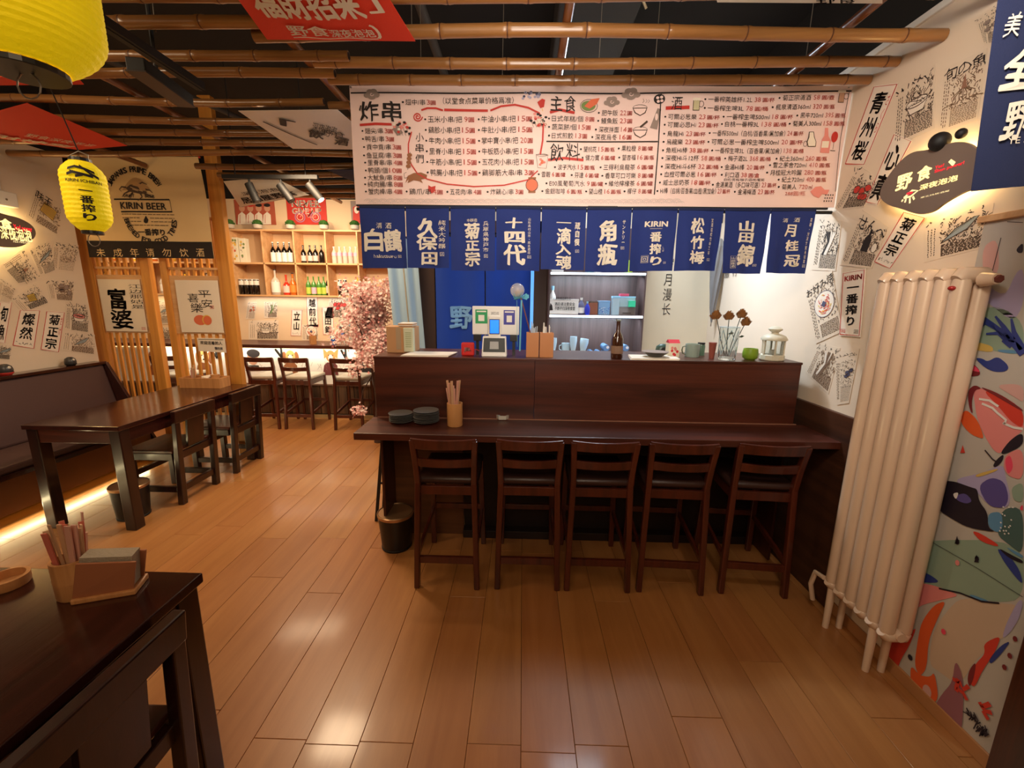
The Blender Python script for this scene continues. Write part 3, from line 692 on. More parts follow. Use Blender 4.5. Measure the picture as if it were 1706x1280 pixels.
# right panel
T('酒', 1117, 1137, 173, 23, br=.02, b=0); s_.stroke([(1108.5, 181), (1148, 179.5)], .016, PRED, lay=1, px=True)
def mug(x, y, m1, k=1.):
    s_.ell(x+8*k, y, 4*k, 5*k, SKETCH, 'drawing', px=True, ring=.0025); s_.rect(*s_.uv(x-7*k, y+11*k), *s_.uv(x+6*k, y-8*k), SKETCH, 'drawing', 2); s_.rect(*s_.uv(x-6*k, y+10*k), *s_.uv(x+5*k, y-6*k), m1, 'drawing', 3)
    for dx in (-4, 0, 4): s_.ell(x+dx*k, y-8*k, 3*k, 2.6*k, PAPER, 'drawing', 4, px=True)
mug(1160, 174, mat('pale_beer', (200, 190, 150), .7)); mug(1400, 162, mat('pale_beer_brown', (186, 140, 110), .7), .95)
for a in ((1179, 1291, 166, '一番榨英雄杯1.2L', '38', '圓/杯'), (1303, 1388, 163.5, '菊正宗清酒', '58', '圓/壺'), (1178, 1280, 180.6, '一番榨生啤3L', '78', '圓/桶'), (1292, 1389, 178.6, '楓泉清酒360ml', '320', '圓/瓶'), (1112, 1199, 195.6, '可爾必思樂', '23', '圓/杯'), (1210, 1321, 194.6, '一番榨生啤500ml', '18', '圓/杯'), (1332, 1407, 193, '黑牛720ml', '395', '圓/瓶'), (1111, 1197, 209, '可爾必思Hi', '23', '圓/杯'), (1207, 1310, 207, '白桃一番榨3L', '138', '圓/桶'), (1320, 1406, 206.5, '菊美人300ml', '158', '圓/瓶'), (1110, 1175, 224, '烏龍Hi', '23', '圓/杯'), (1186, 1338, 222.5, '一番榨500ml（白桃/百香果/黑加侖）', '24', '圓/杯'), (1109, 1174, 237.6, '烏龍樂', '23', '圓/杯'), (1184, 1337, 237, '可爾必思一番榨生啤500ml', '20', '圓/杯'), (1108, 1180, 251.6, '角瓶Hi棒', '38', '圓/杯'), (1190, 1338, 251.6, '一番榨生啤3L（百香果/黑加侖）', '138', '圓/桶'), (1107, 1200, 264.5, '深夜Hi斗12杯', '58', '圓/桶'), (1212, 1284, 264.5, '梅子酒2L', '368', '圓/桶'), (1298, 1377, 264.5, '紀土360ml', '260', '圓/瓶'), (1106, 1196, 278.5, '深夜Hi斗6杯', '32', '圓/桶'), (1206, 1274, 279, '金湯Hi棒', '20', '圓/杯'), (1287, 1382, 275.5, '雪之茅舍720ml', '410', '圓/瓶'), (1105, 1193, 291.5, '血橙可爾必思', '16', '圓/杯'), (1206, 1265, 292, '利口酒', '38', '圓/盒'), (1282, 1376, 288, '月桂冠大吟釀', '280', '圓/瓶'), (1103, 1183, 305, '威士忌奶茶', '18', '圓/杯'), (1191, 1293, 308.5, '金湯果酒（多口味可選）', '23', '圓/杯'), (1301, 1375, 299.7, '紀土720ml', '400', '圓/瓶'), (1099, 1216, 319, 'Hi棒（白桃/百香果/血橙/黑加侖）', '23', '圓/杯'), (1228, 1290, 320, '金湯梅酒', '23', '圓/杯')): item(*a, h=9.5)
item(1301, 1352, 312, '菊美人', '720', 'ml', h=9); T('288圓/瓶', 1306, 1340, 323, 7.5, PR); T('白桃/青梅/柚子/荔枝/葡萄', 1205, 1273, 300, 4.5)
s_.poly([(1347, 220), (1355, 220), (1356, 228), (1359, 237), (1358, 245), (1345, 245), (1343, 237), (1346, 228)], SKETCH, 'drawing', 1, px=True); s_.poly([(1348, 221), (1354, 221), (1355, 229), (1358, 237), (1357, 244), (1346, 244), (1344.5, 237), (1347.5, 229)], PAPER, 'drawing', 2, px=True)
s_.poly([(1373, 214), (1378, 214), (1379, 228), (1383, 235), (1380, 256), (1365, 255), (1368, 233), (1372, 227)], PPINK, 'drawing', 2, px=True); s_.rect(*s_.uv(1367, 247), *s_.uv(1380, 236), PAPER, 'drawing', 3)
s_.ell(1389, 229, 5.5, 9, PRED, 'drawing', 2, px=True); s_.stroke([(1388, 238), (1386, 250)], .002, SKETCH, 'drawing', px=True); s_.stroke([(1382, 251.5), (1390, 252)], .003, SKETCH, 'drawing', px=True)
s_.ell(1341, 240, 3, 4.5, SKETCH, 'drawing', px=True, ring=.002)
s_.poly([(1348, 320), (1357, 312), (1366, 311), (1372, 317), (1380, 317), (1376, 325), (1368, 324), (1362, 331), (1353, 327)], PPINK, 'drawing', 2, px=True)
for j in range(12): s_.rect(*s_.uv(1370+(j % 4)*4+(j//4)*1.5, 337-(j//4)*5), *s_.uv(1372+(j % 4)*4+(j//4)*1.5, 334.5-(j//4)*5), INK, 'drawing', 1)
# wave border along the bottom edge
WV = mat('wave_grey', (176, 172, 168), .7)
for x0, x1 in ((614, 1128),):
    x = x0; k = 0
    while x < x1:
        for row in range(2):
            for r in (6.5, 3.5): s_.stroke([(x+(row*6)+r*math.cos(a), 336.5-row*-4-7+6-r*.55*math.sin(a)) for a in [PI*q/6 for q in range(7)]], .0012, WV, 'wave_border', 1, px=True)
        x += 12.5
s_.done()
obj('batten', MB().box(-1.285, 1.29, .006, .022, .555, .582), KWHITE, t)
obj('lower_rail', MB().box(-1.285, 1.27, .006, .02, -.010, .0), BLACKM, t)
for k in range(2): obj('eyelet', MB().lathe([(.006, -.002), (.006, .002)], (-1.275+k*2.55, -.004, .57), 10), CHROME, t)

# ------------------------------------------------------------------ ten navy cloth panels
xs = [598, 674.8, 749.3, 826, 902, 978, 1053.5, 1130.5, 1208, 1285.5, 1361]
X = [at(x, 346, 1, 2.44).x for x in xs]
lbl = ['two very large characters side by side above small latin letters', 'three large slanting characters, second from the left', 'three upright bold characters, third from the left', 'brush characters below a cross-shaped one, fourth from the left', 'four stacked characters, fifth from the left', 'two huge bold white characters stacked', 'latin capitals above stacked bold characters', 'three thin brush characters, third from the right', 'three rounded characters and a framed seal, second from the right', 'three characters below two tiny ones, rightmost beside the wall']
defs = [
 [('清', 627, 371, 636, 381, 0), ('酒', 642, 371, 651, 381, 0), ('白', 609, 382, 638, 418, .07), ('鶴', 640, 382, 668, 418, .05), ('hakutsuru', 624, 424, 659, 430, 0), ('回', 662, 424, 667, 429, 0)],
 [('久', 696, 363, 728, 396, .06), ('保', 694, 394, 727, 416, .05), ('田', 703, 419, 728, 441, .06), ('純米大吟醸', 730, 366, 741, 415, 0, 1), ('回', 733, 420, 740, 427, 0)],
 [('菊', 774, 372, 800, 398, .06), ('正', 775, 400, 799, 418, .06), ('宗', 775, 420, 800, 443, .06), ('本醸造', 778, 365, 796, 370, 0), ('兵庫県神戸市', 805, 369, 815, 421, 0, 1), ('回', 807, 424, 813, 430, 0)],
 [('十', 843, 364, 872, 381, .06), ('四', 842, 386, 876, 406, .06), ('代', 838, 408, 877, 442, .06), ('山形県村山市・高木酒造', 879, 364, 886, 424, 0, 1), ('回', 879, 426, 885, 431, 0)],
 [('一', 927, 367, 952, 377, .06), ('滴', 927, 381, 952, 406, .05), ('入', 926, 408, 953, 424, .05), ('魂', 925, 426, 953, 448, .05), ('蔵自慢', 957, 370, 968, 410, .02, 1), ('回', 959, 416, 965, 421, 0)],
 [('角', 997, 366, 1027, 402, .08), ('瓶', 995, 406, 1029, 441, .08), ('サントリー', 1034, 366, 1042, 408, .03, 1), ('回', 1033, 411, 1039, 416, 0)],
 [('KIRIN', 1073, 368.5, 1110, 378, .05), ('一', 1081, 379, 1101, 383, .09), ('番', 1081, 386, 1101, 403, .06), ('搾', 1080, 406, 1100, 424, .06), ('り', 1081, 427, 1101, 443, .08), ('回', 1069, 427, 1078, 437, 0), ('しぼ', 1101, 410, 1105, 420, 0, 1), ('回', 1103, 436, 1107, 440, 0)],
 [('松', 1148, 363, 1172, 389, .04), ('竹', 1148, 393, 1171, 415, .04), ('梅', 1146, 418, 1172, 440, .04), ('宝酒造松竹梅工場', 1177, 363, 1186, 425, 0, 1), ('回', 1176, 430, 1182, 435, 0)],
 [('山', 1229, 368, 1256, 386, .05), ('田', 1229, 387, 1255, 404, .05), ('錦', 1225, 408, 1258, 442, .05), ('山田錦酒', 1216, 428, 1225, 446, 0, 1), ('回', 1254, 440, 1259, 444, 0)],
 [('清', 1306, 364, 1315, 371, 0), ('酒', 1322, 364, 1331, 371, 0), ('月', 1308, 374, 1327, 394, .04), ('桂', 1308, 401, 1329, 419, .04), ('冠', 1307, 425, 1330, 444, .04), ('京都・伏見で寛永創業', 1337, 364, 1346, 440, 0, 1), ('回', 1333, 441, 1338, 446, 0)]]
for i in range(10):
    x0, x1 = X[i]+.003, X[i+1]-.003
    t = thing('noren', f'navy cloth with {lbl[i]}', 'hanging cloth', ((x0+x1)/2, 2.44, 1.755), 'navy cloth panels hung over the counter')
    ph = i*1.7; tp = (.0, .006, .0, .0, .0, .0, .006, .010, .018, .018)[i]
    sw = lambda u, v, ph=ph: .013*math.sin(u*5.5+ph)*(1.1-v)+.007*math.sin(u*13+ph*2)*(1.05-v)+.003*math.sin(v*9+ph+u*4)
    z0 = 1.757+.006*math.sin(i*2.1)
    s_ = Sheet((x0+tp*.6, 2.44, z0), (x1-tp, 2.44, z0+.004*math.cos(i)), (x1, 2.44, 2.085), (x0, 2.44, 2.085), t, sw, .002)
    s_.body('cloth', NAVY, 14, 12)
    for d in defs[i]:
        s_.text(d[0], d[1], d[2], d[3], d[4], TXW, d[5], px=True, brush=.03 if i != 6 else 0, vert=len(d) > 6)
    if i in (6, 8):
        q = defs[i][5 if i == 6 else 3]; a, b = s_.uv(q[1]-1, q[4]+1), s_.uv(q[3]+1, q[2]-1); s_.stroke([(a[0], a[1]), (b[0], a[1]), (b[0], b[1]), (a[0], b[1])], .0015, TXW, 'seal_frame', 3, closed=True)
    s_.done()
    obj('hem', MB().box(-(x1-x0)/2, (x1-x0)/2, -.004, .006, .322, .334), NAVYD, t)
t = obj('noren_rod', MB().tube([(0, 0, 0), (2.58, 0, 0)], .009), BLACKM, smooth=True); t.location = (-.925, 2.462, 2.076)
tag(t, 'thin black rod carrying the ten navy cloth panels below the menu banner', 'rod')

# ------------------------------------------------------------------ beer flag on the screen
KY = 3.93
t = thing('beer_flag', 'beige beer flag with a black bottom strip pinned to the wooden screen', 'flag', (-3.4, KY, 1.92))
s_ = Sheet((-3.97, KY, 1.925), (-2.81, KY, 1.925), (-2.85, KY, 2.78), (-3.94, KY, 2.775), t, lambda u, v: .02*math.sin(u*5)*math.sin(v*3)+.006*math.sin(u*13+v*6)-.0, .002)
s_.body('cloth', BEIGEC, 20, 16)
s_.rect(0, 0, s_.W, .145, BLACKCL, 'black_strip', 1)
for k, ch in enumerate('未成年请勿饮酒'): s_.text(ch, 164+k*27.3, 414, 176+k*27.3, 428, BEIGEC, 0, px=True, lay=4, brush=.02)
def arc(tx, cx, cy, r, a0, a1, h, m, top=True):
    n = len(tx)
    for k, ch in enumerate(tx):
        if ch == ' ': continue
        a = R(a0+(a1-a0)*(k+.5)/n); x, y = cx+r*math.cos(a), cy+r*math.sin(a); wd = h*(.35 if ch in "I'" else .75)
        s_._put(ch, x-wd/2, y-h/2, x+wd/2, y+h/2, m, .04, 'lettering', 3, 0, 0, rot=a-PI/2 if top else a+PI/2)
cx, cy = s_.uv(234, 334)
k_ = s_.uv(244, 334)[0]-cx   # ten pixels on the cloth
cx, cy = s_.uv(231, 335)
arc("JAPAN'S PRIME BREW", cx, cy, 4.75*k_, 151, 29, .9*k_, INK)
cx, cy = s_.uv(231, 322)
cx2, cy2 = s_.uv(252, 362)
arc('BREWED FOR GOOD TIMES', cx2, cy2, 3.85*k_, 186, 354, .85*k_, INK, False)
s_.poly([(cx-2.3*k_+4.6*k_*q/10, cy+.3*k_+2.0*k_*math.sin(PI*q/10)) for q in range(11)], mat('sun_tan', (196, 156, 108), .8), 'emblem', 1)
# the galloping beast as a few brush shapes
def beast(c, k, m, lay=3, part='emblem'):
    q = lambda pts: [(c[0]+x*k, c[1]+y*k) for x, y in pts]
    s_.poly(q([(-1.6, .7), (-.9, 1.25), (.2, 1.3), (1.1, .8), (1.5, .1), (.6, -.1), (-.4, .1), (-1.1, .2)]), m, part, lay)
    for p in ([(-1.5, .8), (-2.2, .9), (-2.6, .5), (-2.3, .2)], [(-1.1, .3), (-1.9, -.1), (-2.3, -.6)], [(-.6, .1), (-1.2, -.5), (-1.0, -1.0)], [(.9, .1), (1.9, -.3), (2.5, -.7)], [(.5, 0), (.7, -.5), (0, -1.1)], [(1.3, .6), (2.0, .5), (2.4, .1)], [(.4, 1.3), (1.0, 1.6), (1.7, 1.3)]): s_.stroke(q(p), lambda z: k*.28*(1-z*.75), m, part, lay)
    for p in ([(-.9, .9), (-.1, .6), (.9, .3)], [(-.6, .6), (.2, .35)]): s_.stroke(q(p), k*.08, BEIGEC if part == 'emblem' else LANT, part, lay+1)
beast((cx, cy-.1*k_), k_*1.05, mat('faded_ink', (92, 70, 56), .8))
s_.text('DRAFT', 211, 325, 227, 330, INK, .03, px=True); s_.text('BEER', 244, 325, 259, 330, INK, .03, px=True)
s_.stroke([(194, 333.5), (284, 333)], .012, INK, px=True); s_.stroke([(206, 354), (288, 353)], .012, INK, px=True); s_.stroke([(284.5, 333), (287, 353)], .004, INK, px=True)
s_.text('KIRIN BEER', 206, 338.5, 277, 349.5, INK, .03, px=True)
for j, (a, b) in enumerate(((207, 292), (208, 291), (216, 288), (222, 281))):
    y = 358+j*6
    x = a
    while x < b:
        w_ = random.uniform(3, 8)
        if not (j in (1, 2) and 240 < x+w_/2 < 254): s_.stroke([(x, y), (min(b, x+w_), y)], .006, mat('small_print', (110, 84, 62), .8), px=True)
        x += w_+1.2
s_.poly([(246, 360), (250, 367), (249, 372), (246, 373), (243, 371), (243, 367)], INK, px=True)
s_.text('一番搾り', 234, 382, 275, 393, INK, .05, px=True)
s_.done()
for x, y in ((332, 262), (138, 262)):
    q = at(x, y, 1, KY-.006)-t.location; obj('pin', MB().ball(q, .01, 8, 6), PRED, t, smooth=True)

# ------------------------------------------------------------------ lanterns
def lantern(name, label, c, r, h, tilt, cord_top, text=True, face=0.):
    t = thing(name, label, 'lantern', c, 'yellow paper lanterns')
    prof = []; n = 30 if h < .4 else 64
    for i in range(n+1):
        z = h*i/n; q = abs(i/n*2-1); rr = r*(1-.52*max(0, (q-.55)/.45)**2)
        prof.append((rr*(1.0 if i % 2 else (.972 if h < .4 else .985)), z))
    prof = [(r*.5, 0)]+prof[0:]+[(r*.5, h)]
    obj('paper_shade', MB().lathe(prof, (0, 0, 0), 48), LANT, t, smooth=False)
    for z in (0, h): obj('end_ring', MB().lathe([(r*.40, -.014), (r*.49, -.014), (r*.49, .014), (r*.40, .014)], (0, 0, z), 24), BLACKP, t, bevel=.002)
    obj('wire_bail', MB().tube([(-r*.45, 0, h), (-r*.5, 0, h+r*.35), (0, 0, h+r*.55), (r*.5, 0, h+r*.35), (r*.45, 0, h)], .0025, 6), WIRE, t)
    obj('cord', MB().tube([(0, 0, h+r*.5), tuple(Vector(cord_top)-Vector(c))], .0025, 6), BLACKP, t)
    obj('tassel_ring', MB().tube([(.03*math.cos(a), 0, -.04+.03*math.sin(a)) for a in [q*PI/6 for q in range(13)]], .002, 6), WIRE, t)
    if text:
        # print wrapped on the paper, facing the camera
        az = math.atan2(-c[1], -c[0]); mb = MB()
        def wrap(tx, x0, z0, x1, z1, bold, part='lettering'):
            vs, fs = glyph(tx, bold); gx0 = min(v[0] for v in vs); gx1 = max(v[0] for v in vs); gy0, gy1 = ((-.1, .86) if ord(tx[0]) > 255 else (min(v[1] for v in vs), max(v[1] for v in vs)))
            if tx == '一': gx0, gx1 = 0, 1
            out = []
            for gx, gy in vs:
                x = x0+(gx-gx0)/(gx1-gx0)*(x1-x0); z = z0+(gy-gy0)/(gy1-gy0)*(z1-z0)
                q = abs(z/h*2-1); rr = r*(1-.52*max(0, (q-.55)/.45)**2)+.004; a = az+face+x/r
                out.append((rr*math.cos(a), rr*math.sin(a), z))
            mb.add(out, fs)
        hh = h/10
        for k, ch in enumerate('一番搾り'): wrap(ch, -hh*.75, h*.62-(k+1)*hh*1.25, hh*.75, h*.62-k*hh*1.25-.004, .05)
        wrap('KIRIN ICHIBAN', -r*.75, h*.66, r*.75, h*.705, .03)
        for pts in ([(-.6, .84), (-.3, .88), (.1, .86), (.5, .82)], [(-.5, .8), (-.1, .78), (.4, .76)], [(-.1, .9), (.3, .80), (.65, .75)], [(-.65, .76), (-.35, .80)], [(-.3, .74), (0, .77)]):
            o_ = []
            for j in range(len(pts)*4-3):
                k0 = min(len(pts)-2, j//4); f = (j-k0*4)/4; x = (pts[k0][0]*(1-f)+pts[k0+1][0]*f)*r; z = (pts[k0][1]*(1-f)+pts[k0+1][1]*f)*h
                for dz in (-.006, .006):
                    q = abs((z+dz)/h*2-1); rr = r*(1-.52*max(0, (q-.55)/.45)**2)+.004; a = az+face+x/r; o_.append((rr*math.cos(a), rr*math.sin(a), z+dz))
            mb.add(o_, [(2*i, 2*i+1, 2*i+3, 2*i+2) for i in range(len(o_)//2-1)])
        obj('lettering', mb, INK, t)
    return t
lantern('paper_lantern', 'small yellow paper lantern with black characters hung in front of the beige flag', (-2.085, 2.1, 1.895), .084, .31, 0, (-2.22, 2.12, 2.64))
lantern('paper_lantern', 'very large plain yellow ribbed lantern nearest the camera at top left', (-1.25, 1.16, 2.15), .165, .47, 0, (-1.25, 1.16, 2.75), False)

# ================================================================== WALL PRINTS
def finish(s_, body): s_.done(body)
def quad_sheet(parent, q, ax, val, th=.0008):
    """q: bl, br, tr, tl in the photograph, laid on the wall plane"""
    return Sheet(*[at(x, y, ax, val) for x, y in q], parent, None, th)
INKS = [SKETCH, INK, SKETCH, mat('brown_sketch_ink', (120, 92, 70), .8)]
def squig(s_, x, y, h, m):
    """an illegible brush character"""
    for j in range(random.randint(3, 5)):
        a = (x+random.uniform(-.4, .4)*h, y+random.uniform(-.45, .45)*h); b = (a[0]+random.uniform(-.5, .5)*h, a[1]+random.uniform(-.5, .5)*h)
        s_.stroke([a, ((a[0]+b[0])/2+random.uniform(-.1, .1)*h, (a[1]+b[1])/2), b], h*random.uniform(.08, .16), m)
def sketch(s_, kind, head=None, dens=1., tint=None):
    """pen-and-ink menu sketch: brushed heading, drawing, small writing"""
    W, H = s_.W, s_.H; m = random.choice(INKS); q = min(W, H)
    if head:
        for k, ch in enumerate(head):
            hh = min(W/len(head)*1.0, H*.28); x = W*.04+k*hh; s_.text(ch, x, H*.97-hh, x+hh*.95, H*.97, INK, .012, brush=.04)
    else:
        n = random.randint(4, 6)
        for k in range(n): squig(s_, W*(.1+.8*k/(n-1)), H*.9, q*.17, INK)
    n = int(9*dens)
    # side columns of tiny writing
    for c in range(3):
        x = W*(.08+c*.055); y = H*.78
        while y > H*.1:
            l = random.uniform(.02, .05)*H; s_.stroke([(x, y), (x+random.uniform(-.01, .01)*W, y-l)], q*.02, m); y -= l+.02*H
    for r in range(int(13*dens)):
        y = H*(.06+.022*r) if kind not in ('lines',) else H*(.06+.05*r)
        x = W*.3
        while x < W*.95:
            l = random.uniform(.02, .08)*W; s_.stroke([(x, y+random.uniform(-.004, .004)*H), (min(W*.96, x+l), y)], q*.018, m); x += l+.018*W
    cx, cy, r = W*.58, H*.56, q*.27
    if kind == 'bowl':
        s_.poly([(cx-r, cy), (cx+r, cy), (cx+r*.6, cy-r*.8), (cx-r*.6, cy-r*.8)], PAPER, lay=3); s_.stroke([(cx-r, cy), (cx+r, cy), (cx+r*.6, cy-r*.8), (cx-r*.6, cy-r*.8)], q*.02, m, closed=True, lay=4); s_.ell(cx, cy, r, r*.35, tint or PAPER, lay=4); s_.ell(cx, cy, r, r*.35, m, ring=q*.018, lay=5)
        for j in range(10): s_.stroke([(cx+random.uniform(-.8, .8)*r, cy+random.uniform(-.2, .3)*r), (cx+random.uniform(-.8, .8)*r, cy+random.uniform(-.2, .3)*r)], q*.014, m, lay=6)
    elif kind == 'plate':
        s_.ell(cx, cy, r*1.3, r*1.3, PAPER, lay=3, seg=24); s_.ell(cx, cy, r*1.3, r*1.3, INKB, ring=q*.014, seg=24, lay=4)
        for j in range(70):
            a = random.uniform(0, 2*PI); d = r*random.uniform(.15, .98); s_.stroke([(cx+d*math.cos(a), cy+d*math.sin(a)), (cx+d*math.cos(a+.3)+.1*r, cy+d*math.sin(a+.3))], q*.026, random.choice((POR, PPINK, PYEL, PRED)), lay=5)
        s_.poly([(cx-r*.35, cy), (cx, cy+r*.35), (cx+r*.35, cy), (cx, cy-r*.35)], INKB, lay=7)
    elif kind == 'fish':
        s_.poly([(cx-1.5*r, cy-r*.7), (cx-r*.4, cy+.25*r), (cx+r, cy+r*.9), (cx+1.4*r, cy+r*.9), (cx+r*.6, cy), (cx-r*.4, cy-r*.35)], tint or mat('fish_grey', (150, 160, 160), .7), lay=3)
        s_.stroke([(cx-1.5*r, cy-r*.7), (cx-r*.4, cy+.25*r), (cx+r, cy+r*.9), (cx+1.4*r, cy+r*.9), (cx+r*.6, cy), (cx-r*.4, cy-r*.35)], q*.02, m, closed=True, lay=4)
        for j in range(14): s_.stroke([(cx-r+j*.15*r, cy-r*.3+j*.08*r), (cx-r*.9+j*.15*r, cy-.15*r+j*.08*r)], q*.01, m, lay=5)
    elif kind == 'bottle':
        s_.poly([(cx-r*.4, cy-r), (cx+r*.4, cy-r), (cx+r*.4, cy+r*.2), (cx+r*.12, cy+r*.6), (cx+r*.12, cy+r*1.1), (cx-r*.12, cy+r*1.1), (cx-r*.12, cy+r*.6), (cx-r*.4, cy+r*.2)], tint or INK, lay=3)
        s_.ell(cx+r*1.0, cy-r*.4, r*.3, r*.5, PAPER, lay=3); s_.ell(cx+r*1.0, cy-r*.4, r*.3, r*.5, m, ring=q*.016, lay=4)
    elif kind == 'round':
        for j in range(5):
            a, b = cx+random.uniform(-1, 1)*r, cy+random.uniform(-1, .9)*r; s_.ell(a, b, r*.36, r*.36, tint or PRED, lay=3, seg=12); s_.ell(a, b, r*.4, r*.4, m, ring=q*.016, lay=4)
    elif kind == 'squid':
        s_.poly([(cx-.25*r, cy), (cx, cy+r*1.3), (cx+.25*r, cy)], tint or mat('squid_brown', (150, 106, 84), .7), lay=3)
        for j in range(7): s_.stroke([(cx+(j-3)*.08*r, cy), (cx+(j-3)*.35*r, cy-.5*r), (cx+(j-3)*.3*r, cy-r), (cx+(j-3)*.6*r, cy-1.2*r)], q*.02, m, lay=4)
    elif kind == 'leek':
        for j in range(6): s_.stroke([(cx-r*.8+j*.12*r, cy-1.3*r), (cx-.1*r+j*.1*r, cy), (cx+(j-2)*.3*r, cy+1.1*r)], q*.05, random.choice((PGREEN, PAPER, m)), lay=3+j % 2)
    elif kind == 'box':
        p = [(cx-r, cy-.5*r), (cx+.7*r, cy-.8*r), (cx+r, cy+.5*r), (cx-.7*r, cy+.8*r)]; s_.poly(p, tint or PYEL, lay=3); s_.stroke(p, q*.022, m, closed=True, lay=4)
        for j in range(7): s_.stroke([(cx-.8*r, cy-.4*r+j*.15*r), (cx+.8*r, cy-.55*r+j*.15*r)], q*.014, m, lay=5)
    # loose hatching
    for j in range(int(170*dens)):
        x, y = random.uniform(.27, .97)*W, random.uniform(.30, .80)*H; a = random.choice((.6, 2.2, 1.4))+random.uniform(-.3, .3); l = q*random.uniform(.03, .09)
        s_.stroke([(x, y), (x+l*math.cos(a), y+l*math.sin(a))], q*.016, m, lay=2)
FAINT = mat('wallpaper_stock', (224, 204, 180), .8)
def poster(parent, q, ax, val, kind, **k):
    s_ = quad_sheet(parent, q, ax, val); b = s_.body('poster', k.pop('paper', FAINT)); sketch(s_, kind, **k); finish(s_, b)
def strip(parent, q, ax, val, chars, head=None, foot=False, size=.62, side=None):
    s_ = quad_sheet(parent, q, ax, val); b = s_.body('poster', PAPER); W, H = s_.W, s_.H
    for e, wd in ((.03, .012),): s_.stroke([(W*e, H*.015), (W*(1-e), H*.015), (W*(1-e), H*.985), (W*e, H*.985)], W*.035, PRED, closed=True)
    top = .94 if not head else .82; bot = .05 if not foot else .2
    if head: s_.text(head, W*.12, H*.83, W*.88, H*.95, PRED, .04)
    s_.text(chars, W*(.5-size/2), H*bot, W*(.5+size/2), H*top, INK, .03, vert=True, brush=.025)
    if side: s_.text(side, W*.80, H*.4, W*.93, H*.9, PRED, 0, vert=True)
    if foot:
        for k in range(5): squig(s_, W*(.18+.16*k), H*.1, W*.14, INK)
    finish(s_, b)
t = thing('wall_mural', 'printed wall mural of overlapping menu sketches on the right wall above the radiator', 'mural', (WR, 2.0, 1.5))
XR = WR-.002
strip(t, [(1407, 275), (1440, 276), (1497, 138), (1456, 143)], 0, XR, '青州桜', side='さくら')
poster(t, [(1487, 245), (1556, 214), (1559, 106), (1495, 146)], 0, XR, 'bowl')
poster(t, [(1562, 224), (1628, 200), (1645, 80), (1573, 114)], 0, XR, 'squid', head='旬の魚')
poster(t, [(1640, 75), (1668, 72), (1690, -20), (1624, 34)], 0, XR, 'round', tint=PGREY)
strip(t, [(1442, 338), (1462, 342), (1520, 234), (1490, 222)], 0, XR-.001, '心真', size=.8)
poster(t, [(1388, 352), (1440, 345), (1468, 300), (1428, 275)], 0, XR, 'round')
poster(t, [(1398, 442), (1452, 448), (1480, 378), (1436, 350)], 0, XR-.0015, 'bottle', head='せんべ')
strip(t, [(1456, 437), (1483, 449), (1543, 362), (1506, 352)], 0, XR, '菊正宗', foot=True)
poster(t, [(1539, 438), (1643, 412), (1656, 338), (1539, 372)], 0, XR, 'fish')
poster(t, [(1352, 450), (1392, 452), (1402, 368), (1366, 364)], 0, XR-.001, 'leek', tint=PGREY)
poster(t, [(1359, 573), (1403, 553), (1386, 450), (1341, 484)], 0, XR-.0015, 'plate', head='お好み焼', dens=.8)
poster(t, [(1341, 621), (1380, 657), (1400, 580), (1365, 573)], 0, XR, 'leek')
poster(t, [(1394, 675), (1414, 672), (1432, 580), (1391, 587)], 0, XR-.001, 'round', tint=INKB)
t = thing('wall_card', 'white paper card with red capitals over stacked black characters left of the radiator', 'card', tuple(at(1398, 559, 0, XR-.006)))
s_ = quad_sheet(t, [(1398, 559), (1433, 562), (1442, 447), (1404, 454)], 0, XR-.006, .002); b = s_.body('card', PAPER); W, H = s_.W, s_.H
s_.stroke([(W*.04, H*.02), (W*.96, H*.02), (W*.96, H*.98), (W*.04, H*.98)], W*.03, PRED, closed=True)
s_.text('KIRIN', W*.12, H*.85, W*.9, H*.93, PRED, .05); s_.text('一番搾り', W*.25, H*.15, W*.8, H*.83, INK, .05, vert=True); s_.text('回', W*.1, H*.05, W*.3, H*.11, PRED, 0); s_.text('回', W*.72, H*.05, W*.9, H*.11, INK, 0)
finish(s_, b)
t = thing('wall_mural', 'printed wall mural of overlapping menu sketches on the left wall above the bench', 'mural', (WL, 3.4, 1.5))
XL = WL+.002
poster(t, [(42, 361), (96, 394), (103, 341), (60, 313)], 0, XL, 'box', head='味玉', dens=.8)
poster(t, [(0, 442), (30, 474), (68, 464), (38, 414)], 0, XL, 'squid')
poster(t, [(68, 462), (93, 452), (83, 401), (48, 416)], 0, XL-.0005, 'fish')
poster(t, [(86, 449), (123, 454), (131, 409), (88, 401)], 0, XL, 'lines', dens=.8)
poster(t, [(38, 522), (83, 505), (60, 472), (18, 500)], 0, XL, 'box')
poster(t, [(84, 500), (121, 503), (124, 466), (76, 467)], 0, XL-.0005, 'round', tint=PGREY)
strip(t, [(20, 576), (57, 582), (67, 517), (33, 516)], 0, XL+.001, '燦然', foot=True)
strip(t, [(67, 583), (98, 588), (108, 520), (77, 518)], 0, XL+.001, '菊正宗', side='さけ')
poster(t, [(106, 550), (148, 556), (146, 508), (110, 503)], 0, XL, 'bowl', tint=PPINK)
poster(t, [(101, 584), (158, 592), (158, 558), (106, 553)], 0, XL, 'fish')
strip(t, [(-12, 570), (8, 573), (20, 503), (0, 504)], 0, XL+.001, '旬魚')
poster(t, [(-12, 598), (16, 600), (20, 576), (-8, 574)], 0, XL, 'fish')
poster(t, [(-6, 500), (16, 508), (26, 480), (0, 460)], 0, XL, 'lines')
t = thing('wall_mural', 'printed wall mural of sketches on the back wall under the bottle shelf', 'mural', (-3, 5.87, 1.3))
YB = 5.867
def bq(x0, y0, x1, y1, r=0): return [(x0-r, y1), (x1-r, y1+abs(r)*.1), (x1+r, y0), (x0+r, y0-abs(r)*.1)]
